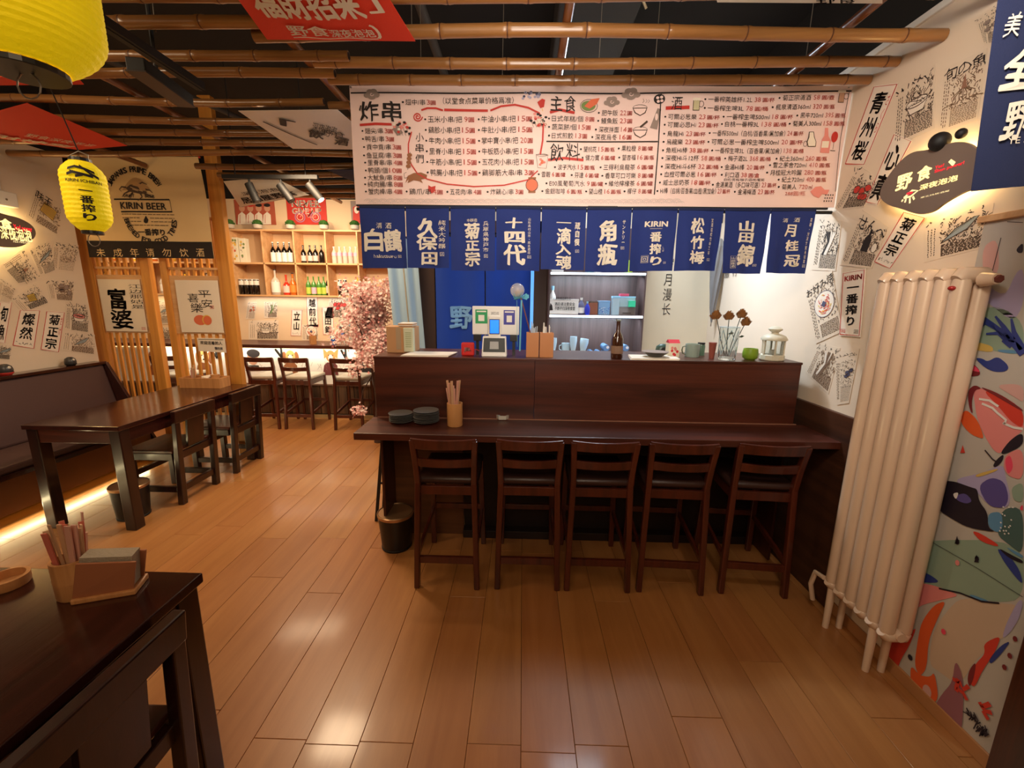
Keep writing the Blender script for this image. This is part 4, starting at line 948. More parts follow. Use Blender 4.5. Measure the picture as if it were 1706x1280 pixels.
poster(t, bq(411, 503, 426, 532, 2), 1, YB, 'round', tint=POR)
poster(t, bq(414, 534, 464, 566), 1, YB, 'bowl', dens=1.3)
poster(t, bq(440, 503, 462, 530), 1, YB, 'leek')
strip(t, bq(485, 516, 503, 560, 1), 1, YB, '立山', foot=True)
strip(t, bq(511, 494, 530, 545, -1), 1, YB, '越前代')
strip(t, bq(537, 512, 556, 558, -1), 1, YB, '山田錦')
poster(t, bq(503, 541, 530, 567), 1, YB, 'plate')
poster(t, bq(545, 497, 578, 530, 4), 1, YB, 'round')
poster(t, bq(563, 528, 590, 562, 2), 1, YB, 'fish')
poster(t, bq(200, 500, 240, 545), 1, YB, 'round'); poster(t, bq(262, 500, 285, 540, 2), 1, YB, 'fish'); poster(t, bq(258, 545, 285, 572), 1, YB, 'lines'); poster(t, bq(292, 500, 330, 560), 1, YB, 'bowl'); poster(t, bq(340, 510, 380, 560), 1, YB, 'squid')
poster(t, bq(634, 462, 650, 490), 1, YB, 'lines')
# lettering on the kitchen walls
t = thing('wall_lettering', 'thin black brush characters running down the cream kitchen wall beside the shelf', 'lettering', (1.3, 3.868, 1.5))
s_ = frontal(1.0, 1.64, 3.868, 1.1, 2.2, t); s_.text('岁月漫长', 1101, 428, 1125, 527, INK, -.005, vert=True, px=True); s_.done()
t = thing('wall_lettering', 'two small black brush characters high on the white wall right of the hanging umbrella', 'lettering', (WR-.003, 3.3, 1.9))
s_ = Sheet((WR-.003, 3.86, 1.1), (WR-.003, 2.6, 1.1), (WR-.003, 2.6, 2.2), (WR-.003, 3.86, 2.2), t)
s_.text('旅', 1207, 452, 1216, 464, INK, 0, px=True); s_.text('行', 1220, 450, 1229, 461, INK, 0, px=True); s_.stroke([(1237, 454), (1240, 450)], .004, INK, px=True); s_.done()

# ------------------------------------------------------------------ big abstract bird mural beside the radiator
t = thing('painted_mural', 'colourful abstract painted mural panel right of the radiator', 'mural', (WR-.004, 1.44, 0.06))
MG = mat('mural_ground', (186, 178, 168), .6, vary=.06)
s_ = Sheet((WR-.004, 1.65, .06), (WR-.004, 1.0, .06), (WR-.004, 1.0, 1.885), (WR-.004, 1.65, 1.885), t, None, .003); b = s_.body('panel', MG)
def col(n, c): return mat('paint_'+n, c, .55)
C_ = dict(pink=col('pink', (222, 134, 130)), red=col('red', (206, 60, 44)), org=col('orange', (222, 92, 40)), dark=col('black', (30, 20, 34)), vio=col('violet', (88, 76, 140)), lil=col('lilac', (170, 160, 196)), blu=col('blue', (46, 60, 130)), sky=col('sky', (92, 140, 176)), grn=col('sage', (140, 160, 140)), yel=col('ochre', (206, 172, 90)), ros=col('rose', (206, 160, 152)), teal=col('teal', (70, 96, 92)), mau=col('mauve', (150, 96, 106)), bei=col('beige', (196, 170, 146)), hot=col('hot_pink', (226, 70, 96)), wht=col('white', (226, 220, 214)), mar=col('maroon', (120, 36, 40)))
p1 = lambda L: [(1300+x*.2812, 340+y*.2812) for x, y in L]
p2 = lambda L: [(1340+x*.25, 640+y*.25) for x, y in L]
p3 = lambda L: [(1340+x*.2968, 900+y*.2968) for x, y in L]
def chaikin(L, n=2):
    for _ in range(n): L = [q for a, b in zip(L, L[1:]+L[:1]) for q in ((a[0]*.78+b[0]*.22, a[1]*.78+b[1]*.22), (a[0]*.22+b[0]*.78, a[1]*.22+b[1]*.78))]
    return L
def mp(c, L, lay=1): s_.poly(chaikin(L), C_[c], 'paint', lay, px=True)
def ms(c, L, wd=.006, lay=5): s_.stroke(L, wd, C_[c], 'paint', lay, px=True)
mp('grn', p3([(600, 0), (1233, 0), (1233, 330), (1090, 355), (880, 300), (560, 250), (590, 120)]), 1)
mp('grn', p1([(1110, 640), (1300, 600), (1444, 700), (1444, 900), (1250, 870), (1100, 800)]), 1)
mp('ros', p1([(1200, 250), (1290, 200), (1300, 420), (1200, 420)]), 1)
mp('lil', p1([(1170, 430), (1330, 560), (1400, 400), (1444, 380), (1444, 600), (1380, 700), (1250, 600), (1180, 540)]), 1)
mp('yel', p1([(1075, 830), (1130, 810), (1260, 840), (1265, 880), (1150, 865), (1070, 875)]), 2)
mp('sky', p1([(1285, 860), (1440, 870), (1440, 890), (1300, 880)]), 2)
mp('blu', p1([(1155, 912), (1200, 915), (1230, 935), (1290, 902), (1345, 945), (1358, 975), (1330, 995), (1270, 995), (1215, 970)]), 3)
for L in ([(1115, 715), (1200, 690), (1330, 760), (1444, 890)], [(1195, 660), (1270, 720), (1360, 800)], [(1280, 665), (1330, 730), (1380, 810)], [(1375, 680), (1390, 760), (1440, 860)], [(1225, 770), (1300, 765), (1380, 830)], [(1170, 755), (1210, 700)], [(1320, 810), (1380, 840)]): ms('blu', p1(L), lambda z: .022*(.3+.7*z))
mp('mar', p1([(1040, 1010), (1060, 940), (1090, 930), (1170, 960), (1195, 1015), (1120, 1025)]), 3); mp('hot', p1([(1060, 940), (1100, 935), (1160, 960), (1195, 1000), (1130, 985)]), 4)
mp('red', p2([(985, 60), (1010, 25), (1070, 5), (1060, 60), (1020, 220), (1000, 140)]), 3)
mp('org', p2([(1040, 220), (1080, 165), (1160, 240), (1200, 350), (1190, 365), (1120, 340), (1060, 280)]), 3)
mp('pink', p2([(1125, 30), (1180, 20), (1330, 130), (1464, 260), (1464, 310), (1380, 370), (1310, 470), (1260, 440), (1200, 340), (1150, 220)]), 2)
mp('red', p2([(1190, 40), (1300, 60), (1464, 170), (1464, 300), (1380, 250), (1300, 150)]), 3)
mp('mar', p2([(1095, 40), (1140, 5), (1190, 30), (1140, 40), (1120, 120), (1130, 210), (1100, 150)]), 4)
mp('mar', p2([(1160, 10), (1300, 60), (1464, 170), (1464, 185), (1290, 85)]), 5)
for L in ([(1170, 100), (1240, 110), (1300, 150)], [(1190, 130), (1260, 160), (1290, 190)], [(1290, 190), (1350, 240), (1340, 270)], [(1330, 260), (1400, 290), (1464, 300)]): ms('wht', p2(L), .008)
mp('dark', p2([(1464, 320), (1380, 370), (1310, 460), (1340, 470), (1464, 410)]), 4)
mp('ros', p1([(1275, 1075), (1380, 1065), (1444, 1080), (1444, 1180), (1400, 1150)]), 2)
mp('pink', p2([(1340, 470), (1464, 420), (1464, 640), (1370, 620), (1330, 560)]), 3); mp('hot', p2([(1340, 500), (1380, 470), (1400, 560), (1360, 610)]), 4)
mp('dark', p2([(1260, 545), (1290, 500), (1335, 465), (1330, 510), (1280, 560)]), 4); ms('dark', p2([(1210, 440), (1260, 500), (1290, 520)]), .004)
mp('lil', p2([(980, 640), (1200, 590), (1330, 530), (1350, 640), (1380, 750), (1360, 830), (1230, 810), (1160, 720)]), 3)
mp('vio', p2([(1160, 680), (1250, 620), (1340, 650), (1370, 760), (1340, 830), (1230, 815)]), 4)
mp('yel', p2([(1140, 605), (1300, 560), (1290, 580), (1160, 625)]), 5)
mp('dark', p2([(858, 745), (890, 690), (940, 645), (1010, 650), (1120, 690), (1160, 700), (1170, 780), (1230, 860), (1230, 960), (1290, 990), (1100, 960), (990, 900), (900, 840)]), 5)
mp('vio', p2([(1010, 745), (1080, 725), (1130, 780), (1090, 800), (1030, 780)]), 6); mp('wht', p2([(995, 730), (1040, 720), (1020, 775)]), 7)
mp('sky', p2([(1230, 860), (1320, 850), (1330, 960), (1290, 995), (1230, 950)]), 4)
mp('teal', p2([(1320, 830), (1464, 820), (1464, 1140), (1380, 1080), (1280, 1000)]), 3)
mp('sky', p2([(1340, 1080), (1464, 1140), (1464, 1165), (1400, 1130)]), 4)
mp('grn', p2([(1380, 690), (1464, 650), (1464, 790), (1400, 780)]), 3); mp('hot', p2([(1440, 830), (1464, 800), (1464, 850)]), 5)
for j in range(16): s_.ell(1340+.25*random.uniform(1310, 1400), 640+.25*random.uniform(820, 1000), 1.5, 1.5, C_['wht'], 'paint', 6, px=True, seg=6)
mp('red', p2([(1120, 980), (1170, 990), (1300, 1070), (1290, 1085), (1180, 1050)]), 4)
mp('blu', p3([(1080, 40), (1150, 80), (1215, 170), (1233, 250), (1200, 220), (1130, 130)]), 4); mp('dark', p3([(1090, 40), (1180, 90), (1233, 115), (1233, 135), (1150, 100)]), 5)
mp('blu', p3([(566, 205), (600, 185), (680, 178), (760, 230), (740, 242), (640, 235), (562, 246)]), 3)
mp('pink', p3([(552, 265), (600, 236), (720, 250), (880, 310), (800, 330), (640, 370), (620, 420), (560, 520), (530, 520), (520, 440)]), 2)
mp('org', p3([(730, 365), (800, 340), (760, 420), (700, 560), (690, 720), (650, 770), (620, 700), (640, 560), (660, 460)]), 3)
mp('red', p3([(500, 480), (530, 530), (570, 550), (640, 480), (590, 600), (540, 680), (525, 740), (480, 700), (478, 600)]), 4)
mp('org', p3([(600, 700), (650, 760), (710, 770), (735, 740), (760, 900), (700, 920), (640, 880), (600, 800)]), 4); s_.ell(1340+693*.2968, 900+850*.2968, 6, 11, C_['ros'], 'paint', 5, px=True)
mp('bei', p3([(880, 320), (1090, 355), (1200, 360), (1200, 480), (1100, 560), (1000, 640), (940, 700), (900, 780), (840, 800), (760, 740), (700, 700), (720, 520), (800, 400)]), 1)
mp('mau', p3([(852, 665), (900, 780), (890, 1100), (820, 1060), (730, 940), (780, 860), (835, 800)]), 4)
mp('red', p3([(1010, 580), (1110, 535), (1080, 620), (1000, 740), (960, 830), (930, 800), (960, 700), (1020, 640)]), 4); mp('mar', p3([(970, 680), (960, 760), (935, 830), (920, 790), (930, 730)]), 5)
mp('lil', p3([(1210, 330), (1233, 350), (1210, 440), (1160, 520), (1110, 560), (1140, 460)]), 3); mp('blu', p3([(1165, 565), (1110, 640), (1050, 700), (1040, 670), (1110, 590)]), 4)
mp('sky', p3([(930, 300), (1060, 350), (1000, 350), (940, 325)]), 4); ms('dark', p3([(760, 272), (880, 298), (1000, 345), (1100, 355)]), .006)
ms('dark', p3([(720, 10), (980, 160), (1233, 320)]), .002, 6); ms('dark', p3([(610, 255), (580, 380), (540, 530)]), .002, 6); ms('dark', p3([(675, 0), (632, 180)]), .002, 6); ms('dark', p1([(1315, 200), (1200, 640), (1040, 1280)]), .0025, 6); ms('dark', p2([(1075, 0), (890, 680)]), .0025, 4)
for (x, y), c in (((600, 660), 'dark'), ((865, 10), 'dark'), ((975, 105), 'dark'), ((787, 515), 'hot'), ((865, 128), 'pink'), ((1190, 555), 'mar'), ((1160, 650), 'mar'), ((1130, 715), 'mar')): s_.ell(1340+x*.2968, 900+y*.2968, 3.5, 5, C_[c], 'paint', 6, px=True, seg=7)
for (x, y), c in (((1063, 435), 'red'), ((735, 1035), 'red'), ((1155, 1165), 'dark'), ((1025, 1040), 'dark')): s_.poly([(1340+x*.25+a, 640+y*.25+b) for a, b in ((-4, 6), (4, 6), (0, -7))], C_[c], 'paint', 6, px=True)
for L in ([(840, 780), (880, 800), (900, 840), (930, 820)], [(850, 820), (900, 860), (920, 900)], [(870, 780), (860, 850)], [(990, 910), (1020, 960), (1060, 970)], [(1010, 960), (1040, 1010)], [(1000, 940), (1050, 920)]): ms('red', p3(L), .014, 7)
for j in range(30): s_.stroke([s_.uv(1340+(905+j*4+random.uniform(-8, 8))*.2968, 900+(950+j*4+random.uniform(-40, 60))*.2968), s_.uv(1340+(910+j*4)*.2968+random.uniform(2, 6), 900+(970+j*4)*.2968+random.uniform(-4, 4))], .004, C_['dark'], 'paint', 7)
mp('dark', p1([(1400, 270), (1444, 225), (1444, 290), (1415, 292)]), 4); ms('dark', p1([(1350, 105), (1444, 110)]), .002)
finish(s_, b)
t = obj('mural_top_rail', MB().box(-.02, 0, -.65, 0, 0, .022), PINEX, bevel=.002); t.location = (WR-.002, 1.66, 1.888); tag(t, 'narrow tan wooden strip along the top of the colourful mural panel', 'rail')

# ------------------------------------------------------------------ lit cloud-shaped signs
BROWNB = mat('sign_brown', (122, 104, 92), .5)
SGW = mat('sign_letters', (255, 240, 190), .5, emit=.7, ecol=(255, 236, 170)); SGR = mat('sign_red', (230, 50, 60), .5, emit=.8, ecol=(255, 40, 60))
HALO = mat('halo_light', (255, 226, 160), .5, emit=14, ecol=(255, 228, 160))
def cloudsign(label, quad, X_, out_px, texts, flip, loc):
    t = thing('cloud_sign', label, 'sign', tuple(loc))
    s_ = Sheet(*quad, t)
    o = [s_.uv(*p) for p in out_px]; cx = sum(p[0] for p in o)/len(o); cy = sum(p[1] for p in o)/len(o)
    # round the outline
    for _ in range(2): o = [q for a, b_ in zip(o, o[1:]+o[:1]) for q in ((a[0]*.75+b_[0]*.25, a[1]*.75+b_[1]*.25), (a[0]*.25+b_[0]*.75, a[1]*.25+b_[1]*.75))]
    base = s_.c[0]-t.location
    b = obj('board', MB().prism(o, base-s_.n*.012, s_.u, s_.vv, s_.n, .012), BROWNB, t)
    hl = [(cx+(p[0]-cx)*.90, cy+(p[1]-cy)*.86) for p in o]
    obj('backlight', MB().prism(hl, base-s_.n*.034, s_.u, s_.vv, s_.n, .006), HALO, t)
    for p in (o[3], o[len(o)//2]): obj('standoff', MB().tube([base+s_.u*(cx+(p[0]-cx)*.6)+s_.vv*(cy+(p[1]-cy)*.6)-s_.n*.06, base+s_.u*(cx+(p[0]-cx)*.6)+s_.vv*(cy+(p[1]-cy)*.6)-s_.n*.01], .006), CHROME, t)
    for a in texts: s_.text(a[0], a[1], a[2], a[3], a[4], a[6], a[5], px=True, brush=.015)
    return t, s_, b
XS = 1.60
e = lambda L: [(1380+x*.25, 80+y*.25) for x, y in L]
t, s_, b = cloudsign('brown cloud-shaped sign with glowing yellow halo on the right wall above the radiator', [(XS, 2.2, 1.8), (XS, 1.5, 1.8), (XS, 1.5, 2.4), (XS, 2.2, 2.4)], XS,
    e([(340, 1000), (350, 930), (400, 850), (480, 750), (560, 690), (650, 682), (760, 650), (860, 620), (950, 640), (1010, 700), (1030, 800), (1020, 880), (960, 940), (880, 970), (760, 1040), (700, 1090), (620, 1112), (560, 1100), (480, 1070), (400, 1050)]),
    [('野', 1492, 284, 1523, 320, .06, SGW), ('食', 1526, 272, 1556, 304, .06, SGW), ('深夜泡泡', 1532, 290, 1598, 318, .03, SGW), ('東北特居酒屋', 1534, 316, 1583, 331, 0, SGW), ('Yes!', 1558, 272, 1574, 282, .02, SGR), ('Shen power!', 1557, 268, 1608, 290, .02, SGR)], 1, (XS, 1.85, 2.05))
for L in (([(505, 1000), (560, 950), (600, 950), (550, 990), (505, 1000)]), [(520, 1005), (512, 1030)], [(545, 1000), (545, 1035)], [(565, 990), (575, 1010)], [(500, 1010), (490, 1025)]): s_.stroke(e(L), .008, SGW, 'lettering', px=True)
s_.ell(1516, 322, 5, 2.2, SGR, 'lettering', 3, px=True); s_.poly(e([(800, 760), (820, 740), (850, 760), (830, 790)]), SGW, 'lettering', px=True)
finish(s_, t)
obj('knob', MB().ball((0, .02, 0), .034, 14, 10), BLACKM, t, smooth=True, loc=at(1574, 233, 0, XS)-t.location)
obj('knob', MB().ball((0, -.02, .004), .018, 12, 8), BLACKM, t, smooth=True, loc=at(1592, 228, 0, XS)-t.location)
XS2 = -3.93
t, s_, b = cloudsign('brown cloud-shaped sign with glowing halo on the left wall', [(XS2, 2.6, 1.8), (XS2, 3.5, 1.8), (XS2, 3.5, 2.3), (XS2, 2.6, 2.3)], XS2,
    [(-70, 352), (-20, 348), (10, 358), (30, 362), (55, 375), (62, 392), (48, 405), (30, 413), (0, 412), (-20, 405), (-60, 410), (-85, 390)],
    [('食', 1, 366, 18, 380, .05, SGW), ('深夜泡泡', 2, 382, 50, 398, .02, SGW), ('居酒屋', 22, 396, 48, 404, 0, SGW), ('Yes! power', 24, 378, 52, 386, .02, SGR)], 1, (XS2, 3.05, 2.0))
finish(s_, t)
point('halo_glow_left', (-3.975, 3.1, 1.86), 1.6, YEL, .03)

# ================================================================== WOODEN SCREEN
t = thing('lattice_screen', 'light pine post-and-slat screen standing behind the left table', 'screen', (-3.4, 4.05, 0))
for x0, x1, z1 in ((-4.17, -4.05, 2.6), (-3.60, -3.515, 2.3), (-3.41, -3.345, 2.3), (-2.86, -2.745, 3.3)):
    obj('post', MB().box(x0+3.4, x1+3.4, -.03, .03, 0, z1), PINE, t, bevel=.004)
for a, b in ((-4.05, -3.60), (-3.345, -2.86)):
    a, b = a+3.4, b+3.4
    for z in (2.28, 1.83, 1.755, 1.255, .33): obj('rail', MB().box(a, b, -.014, .014, z, z+.022), PINEX, t, bevel=.002)
    n = 7
    for k in range(n):
        x = a+(b-a)*(k+.5)/n
        for z0, z1 in ((1.777, 2.28), (.352, 1.255)): obj('slat', MB().box(x-.0125, x+.0125, -.01, .01, z0, z1), PINE, t)
    obj('panel_frame', MB().box(a, b, -.016, -.006, 1.23, 1.755), PINEX, t)
for x0, x1, lab, big in ((-4.03, -3.625, 'white calligraphy board with two large black characters on the pine screen', 0), (-3.285, -2.875, 'white calligraphy board with two painted orange fruits on the pine screen', 1)):
    tt = thing('calligraphy_board', lab, 'panel', ((x0+x1)/2, 4.03, 1.25))
    s_ = frontal(x0, x1, 4.022, 1.245, 1.735, tt, None, .006); s_.body('paper_board', PAPER)
    if not big:
        s_.text('富', 184, 481, 208, 515, INK, .04, px=True, brush=.02); s_.text('婆', 188, 516, 219, 548, INK, .03, px=True, brush=.02)
        s_.text('江边那姑是', 219, 473, 235, 515, INK, -.005, vert=True, px=True); s_.text('回', 237, 545, 242, 550, PRED, 0, px=True)
    else:
        for ch, a in (('平', (331, 483, 350, 496)), ('安', (337, 499, 353, 513)), ('喜', (314, 489, 330, 504)), ('樂', (319, 505, 337, 521))): s_.text(ch, *a, INK, 0, px=True, brush=.02)
        s_.ell(334, 533.5, 11, 8.5, POR, 'lettering', 1, px=True); s_.ell(345, 533.5, 8, 8.5, PYEL, 'lettering', 2, px=True); s_.ell(346, 534, 7, 7.5, POR, 'lettering', 3, px=True); s_.text('回', 351, 509, 356, 515, PRED, 0, px=True)
    s_.done()
tt = thing('notice_card', 'small white printed card hung on the lower slats of the pine screen', 'card', (-3.0, 4.03, 1.0))
s_ = Sheet(*[at(x, y, 1, 4.0) for x, y in ((331, 585), (377, 588), (374, 564), (328, 563))], tt, None, .003); s_.body('card', PAPER)
s_.text('欢迎活着的人', s_.W*.1, s_.H*.52, s_.W*.9, s_.H*.78, INK, .03); s_.text('懂的笑', s_.W*.6, s_.H*.18, s_.W*.9, s_.H*.38, INKB, .03); s_.stroke([(s_.W*.05, s_.H*.9), (s_.W*.95, s_.H*.9)], .004, INK); s_.done()
obj('string', MB().tube([(.07, 0, .08), (.13, .01, .16), (.18, 0, .08)], .002, 6), WIRE, tt)

# ================================================================== BACK WALL SHELF AND BAR
def shelf(x0, x1, nd, label):
    t = thing('wall_shelf', label, 'shelf', (x0, 5.73, 1.6))
    L = x1-x0
    for z in (0, .41, .82): obj('shelf_board', MB().box(0, L, -.13, .13, z-.01, z+.012), PINEX, t, bevel=.002)
    for k in range(nd+1): obj('divider', MB().box(L*k/nd-.009, L*k/nd+.009, -.13, .13, .01, .81), PINEX, t, bevel=.002)
    obj('back_panel', MB().box(0, L, .12, .13, 0, .82), mat('shelf_back', (214, 178, 138), .7), t)
    return t
shelf(-3.77, -1.72, 5, 'pale wood pigeonhole shelf of bottles on the back wall below the small plants')
shelf(-5.85, -3.80, 5, 'pale wood shelf of yellow bottles seen through the gaps of the pine screen')
def bottle(name, label, loc, h, r, glass, lab, cap, group, shoulder=.55, neck=.28, rz=0., labz=(.12, .45), txt=None):
    t = thing(name, label, 'bottle', loc, group, rz)
    nr = r*neck
    prof = [(r*.9, 0), (r, .02*h), (r, shoulder*h), (r*.85, (shoulder+.08)*h), (nr*1.15, (shoulder+.20)*h), (nr, (shoulder+.25)*h), (nr, h*.95), (nr*1.2, h*.955), (nr*1.2, h*.985)]
    obj('glass_body', MB().lathe(prof, seg=14), glass, t, smooth=True)
    if lab: obj('label', MB().lathe([(r*1.012, labz[0]*h), (r*1.012, labz[1]*h)], seg=14), lab, t, smooth=True)
    obj('cap', MB().lathe([(nr*1.3, h*.96), (nr*1.3, h)], seg=10), cap, t)
    return t
CLEARB = mat('clear_bottle_glass', (226, 216, 204), .1, alpha=.6, coat=.5)
LABW = mat('white_label', (232, 226, 218), .6); LABR = mat('red_white_label', (222, 186, 176), .6); LABP = mat('pink_label', (226, 170, 190), .6)
LABG = mat('lime_label', (170, 190, 70), .6)
YS = 5.66
def row(pxs, z, fn, px_h):
    for k, x in enumerate(pxs): fn(k, at(x, 440, 1, YS).x, z)
z1, z0_ = 2.022, 1.612
ordn = ['first', 'second', 'third', 'fourth', 'fifth', 'sixth', 'seventh']
row([457, 466, 475.5, 484.5], z1, lambda k, x, z: bottle('spirit_bottle', f'black-necked white-labelled bottle on the upper shelf, {ordn[k]} of four', (x, YS, z), .26, .034, BLACKGL, LABW, WHITEP, 'white-labelled bottles on the upper shelf', labz=(.05, .5)), 0)
row([507, 518, 527, 537], z1, lambda k, x, z: bottle('beer_bottle', f'dark round-labelled beer bottle on the upper shelf, {ordn[k]} of four', (x, YS, z), .225, .033, BLACKGL, None if k == 3 else LABR, BLACKM, 'dark beer bottles on the upper shelf', labz=(.12, .42)), 0)
row([558, 567, 576, 585, 594], z1, lambda k, x, z: bottle('water_bottle', f'clear glass bottle with pink label on the upper shelf, {ordn[k]} of five', (x, YS, z), .21, .031, CLEARB, LABP, WHITEP, 'clear bottles on the upper shelf', .6, .4, labz=(.45, .65)), 0)
row([511, 520, 529, 537], z0_, lambda k, x, z: bottle('green_bottle', f'slim green bottle on the lower shelf, {ordn[k]} of four from the left', (x, YS, z), .245, .032, GREENG, LABG if k != 1 else LABP, PGREEN, 'green bottles on the lower shelf', labz=(.08, .42)), 0)
row([564.5, 573], z0_, lambda k, x, z: bottle('sauce_bottle', f'stubby black white-capped bottle on the lower shelf, {ordn[k]} of two', (x, YS, z), .21, .032, BLACKGL, LABW, WHITEP, 'stubby black bottles on the lower shelf', .72, .6, labz=(.6, .85)), 0)
X_ = lambda px, y=470: at(px, y, 1, YS).x
bottle('whisky_bottle', 'large clear whisky bottle with square white label on the lower shelf', (X_(459), YS, z0_), .33, .055, CLEARB, LABW, BLACKM, None, .5, .22, labz=(.1, .5))
bottle('red_bottle', 'red spirit bottle on the lower shelf between whisky and amber bottle', (X_(477), YS, z0_), .26, .045, REDG, LABR, REDG, None, .45, .25)
bottle('amber_bottle', 'amber liqueur bottle with dark cap on the lower shelf, right of the red bottle', (X_(488), YS, z0_), .285, .045, AMBERG, mat('orange_label', (226, 130, 50), .6), BLACKM, None, .5, .3)
bottle('yellow_bottle', 'yellow bottle at the right end of the lower shelf beside the blossom tree', (X_(596), YS, z0_), .24, .04, YELG, PYEL, YELG, None)
bottle('black_bottle', 'tall black bottle right of the green bottles on the lower shelf', (X_(546.5), YS, z0_), .27, .03, BLACKGL, LABR, BLACKM, None)
def pack(name, label, px, z, w_, h, d, m, art, group=None):
    x = X_(px); t = thing(name, label, 'carton', (x, YS, z), group)
    obj('carton', MB().box(-w_/2, w_/2, -d/2, d/2, 0, h), m, t, bevel=.002)
    s_ = frontal(x-w_/2, x+w_/2, YS-d/2-.0005, z, z+h, t); 
    for k in range(art[1]): s_.ell(random.uniform(.2, .8)*w_, random.uniform(.1, .9)*h, .014, .016, random.choice(art[0]), 'artwork', 1+k % 2, seg=8)
    for k in range(art[2]): squig(s_, random.uniform(.3, .7)*w_, h*(.2+.6*k/max(1, art[2]-1)), .03, INK)
    s_.done(); return t
ART = ([PYEL, PGREEN, POR, PYEL], 9, 3)
CT = mat('carton_white', (232, 224, 200), .6)
pack('juice_carton', 'yellow and white fruit drink carton at the left end of the upper shelf', 400, z1, .10, .31, .08, CT, ART, 'fruit drink cartons')
pack('juice_carton', 'taller green and white drink carton beside the yellow one on the upper shelf', 413, z1, .09, .30, .08, CT, ([PGREEN, PYEL, PAPER], 9, 3), 'fruit drink cartons')
for k, px in enumerate((402, 411, 420, 427)): bottle('dark_jar', f'dark jar with white cap in the bottom left pigeonhole, {ordn[k]} of four', (X_(px), YS, z0_), .20, .034, BLACKGL, LABW, LABW, 'dark jars in the bottom left pigeonhole', .72, .75, labz=(.62, .9))
for k, px in enumerate((178, 196, 214, 232, 252, 262, 272, 292, 310, 328, 346)):
    m = (YELG, AMBERG, CLEARB, YELG)[k % 4]; bottle('yellow_bottle', f'{("yellow", "amber", "clear", "golden")[k % 4]} bottle glimpsed between the screen slats, {["first", "second", "third", "fourth", "fifth", "sixth", "seventh", "eighth", "ninth", "tenth", "eleventh"][k]} from the left', (X_(px), YS, z1 if k % 2 else z0_), .27, .04, m, (LABW, PYEL, LABW)[k % 3], BLACKM, 'bottles behind the pine screen')
# plants on top of the shelf
def plant(k, px):
    t = thing('potted_plant', f'small round green potted plant on top of the bottle shelf, {ordn[k]} from the left', 'plant', (X_(px, 378), 5.60, 2.432), 'small potted plants on the shelf top')
    obj('pot', MB().lathe([(.034, 0), (.052, .01), (.058, .05), (.052, .055), (.046, .05)], seg=16), mat('grey_pot', (190, 180, 166), .6), t, smooth=True)
    obj('soil', MB().lathe([(.046, .048), (1e-5, .05)], seg=12), mat('soil', (60, 42, 30), .9), t)
    mb = MB(); rnd = random.Random(k)
    for j in range(420):
        a = rnd.uniform(0, 2*PI); b = rnd.uniform(-.1, PI/2); r = .062*rnd.uniform(.75, 1); c = Vector((r*math.cos(a)*math.cos(b), r*math.sin(a)*math.cos(b), .058+r*.85*math.sin(b)))
        d = Vector((rnd.uniform(-1, 1), rnd.uniform(-1, 1), rnd.uniform(-.3, 1))).normalized()*.014; e_ = d.orthogonal().normalized()*.004
        mb.add([c-d*.3-e_, c-d*.3+e_, c+d], [(0, 1, 2)])
    for q in (0,): mb.lathe([(.04, .05), (.052, .075), (.04, .105), (1e-5, .118)], seg=12)
    o = obj('leaves', mb, LEAF, t); o['kind'] = 'stuff'
for k, px in enumerate((388, 434, 488, 543, 594)): plant(k, px)
# pictures over the shelf
def picture(label, x0, x1, y0, y1, m):
    c = at((x0+x1)/2, y1, 1, 5.855); t = thing('poster', label, 'poster', tuple(c))
    a, b = at(x0, y1, 1, 5.855), at(x1, y0, 1, 5.855); s_ = frontal(a.x, b.x, 5.855, a.z, b.z, t, None, .008); s_.body('poster_board', m); return s_
s_ = picture('red poster with cream capitals and a drawn bicycle above the bottle shelf', 480, 542, 330, 374, PRED)
s_.text('NEVER', 486, 334, 534, 345, PAPER, .07, px=True); s_.text('GIVE UP', 487, 347, 535, 357, PAPER, .07, px=True)
PGB = mat('bike_violet', (170, 120, 150), .6)
for x in (500, 526): s_.ell(x, 362, 8, 8, PGB, px=True, ring=.014, lay=4, seg=18); s_.ell(x, 362, 5, 5, PAPER, px=True, ring=.006, lay=4)
s_.stroke([(500, 362), (508, 350), (522, 350), (526, 362), (513, 362), (508, 350)], .012, PPINK, lay=5, px=True); s_.stroke([(513, 362), (522, 350)], .01, INK, lay=5, px=True); s_.stroke([(508, 350), (506, 342), (512, 338)], .012, INK, lay=5, px=True); s_.done()
s_ = picture('red and white picture partly behind the sagging white flag above the bottle shelf', 394, 456, 333, 374, mat('poster_brick', (176, 84, 60), .7))
for k in range(4):
    x = 403+k*14; s_.poly([(x-7, 374), (x-6, 358), (x, 353), (x+6, 358), (x+7, 374)], PAPER, lay=1, px=True); s_.stroke([(x-3, 372), (x-3, 358)], .006, PRED, px=True, lay=3); s_.ell(x, 347, 5, 6, mat('poster_skin', (206, 150, 120), .7), lay=2, px=True); s_.ell(x, 342, 5.5, 3, PRED if k == 1 else INK, lay=3, px=True)
s_.done()
s_ = picture('red and grey picture half hidden by the menu banner edge above the shelf', 586, 602, 335, 374, PGREY); s_.poly([(588, 372), (588, 345), (600, 340), (600, 372)], PRED, px=True); s_.ell(594, 350, 4, 6, PAPER, lay=3, px=True); s_.done()

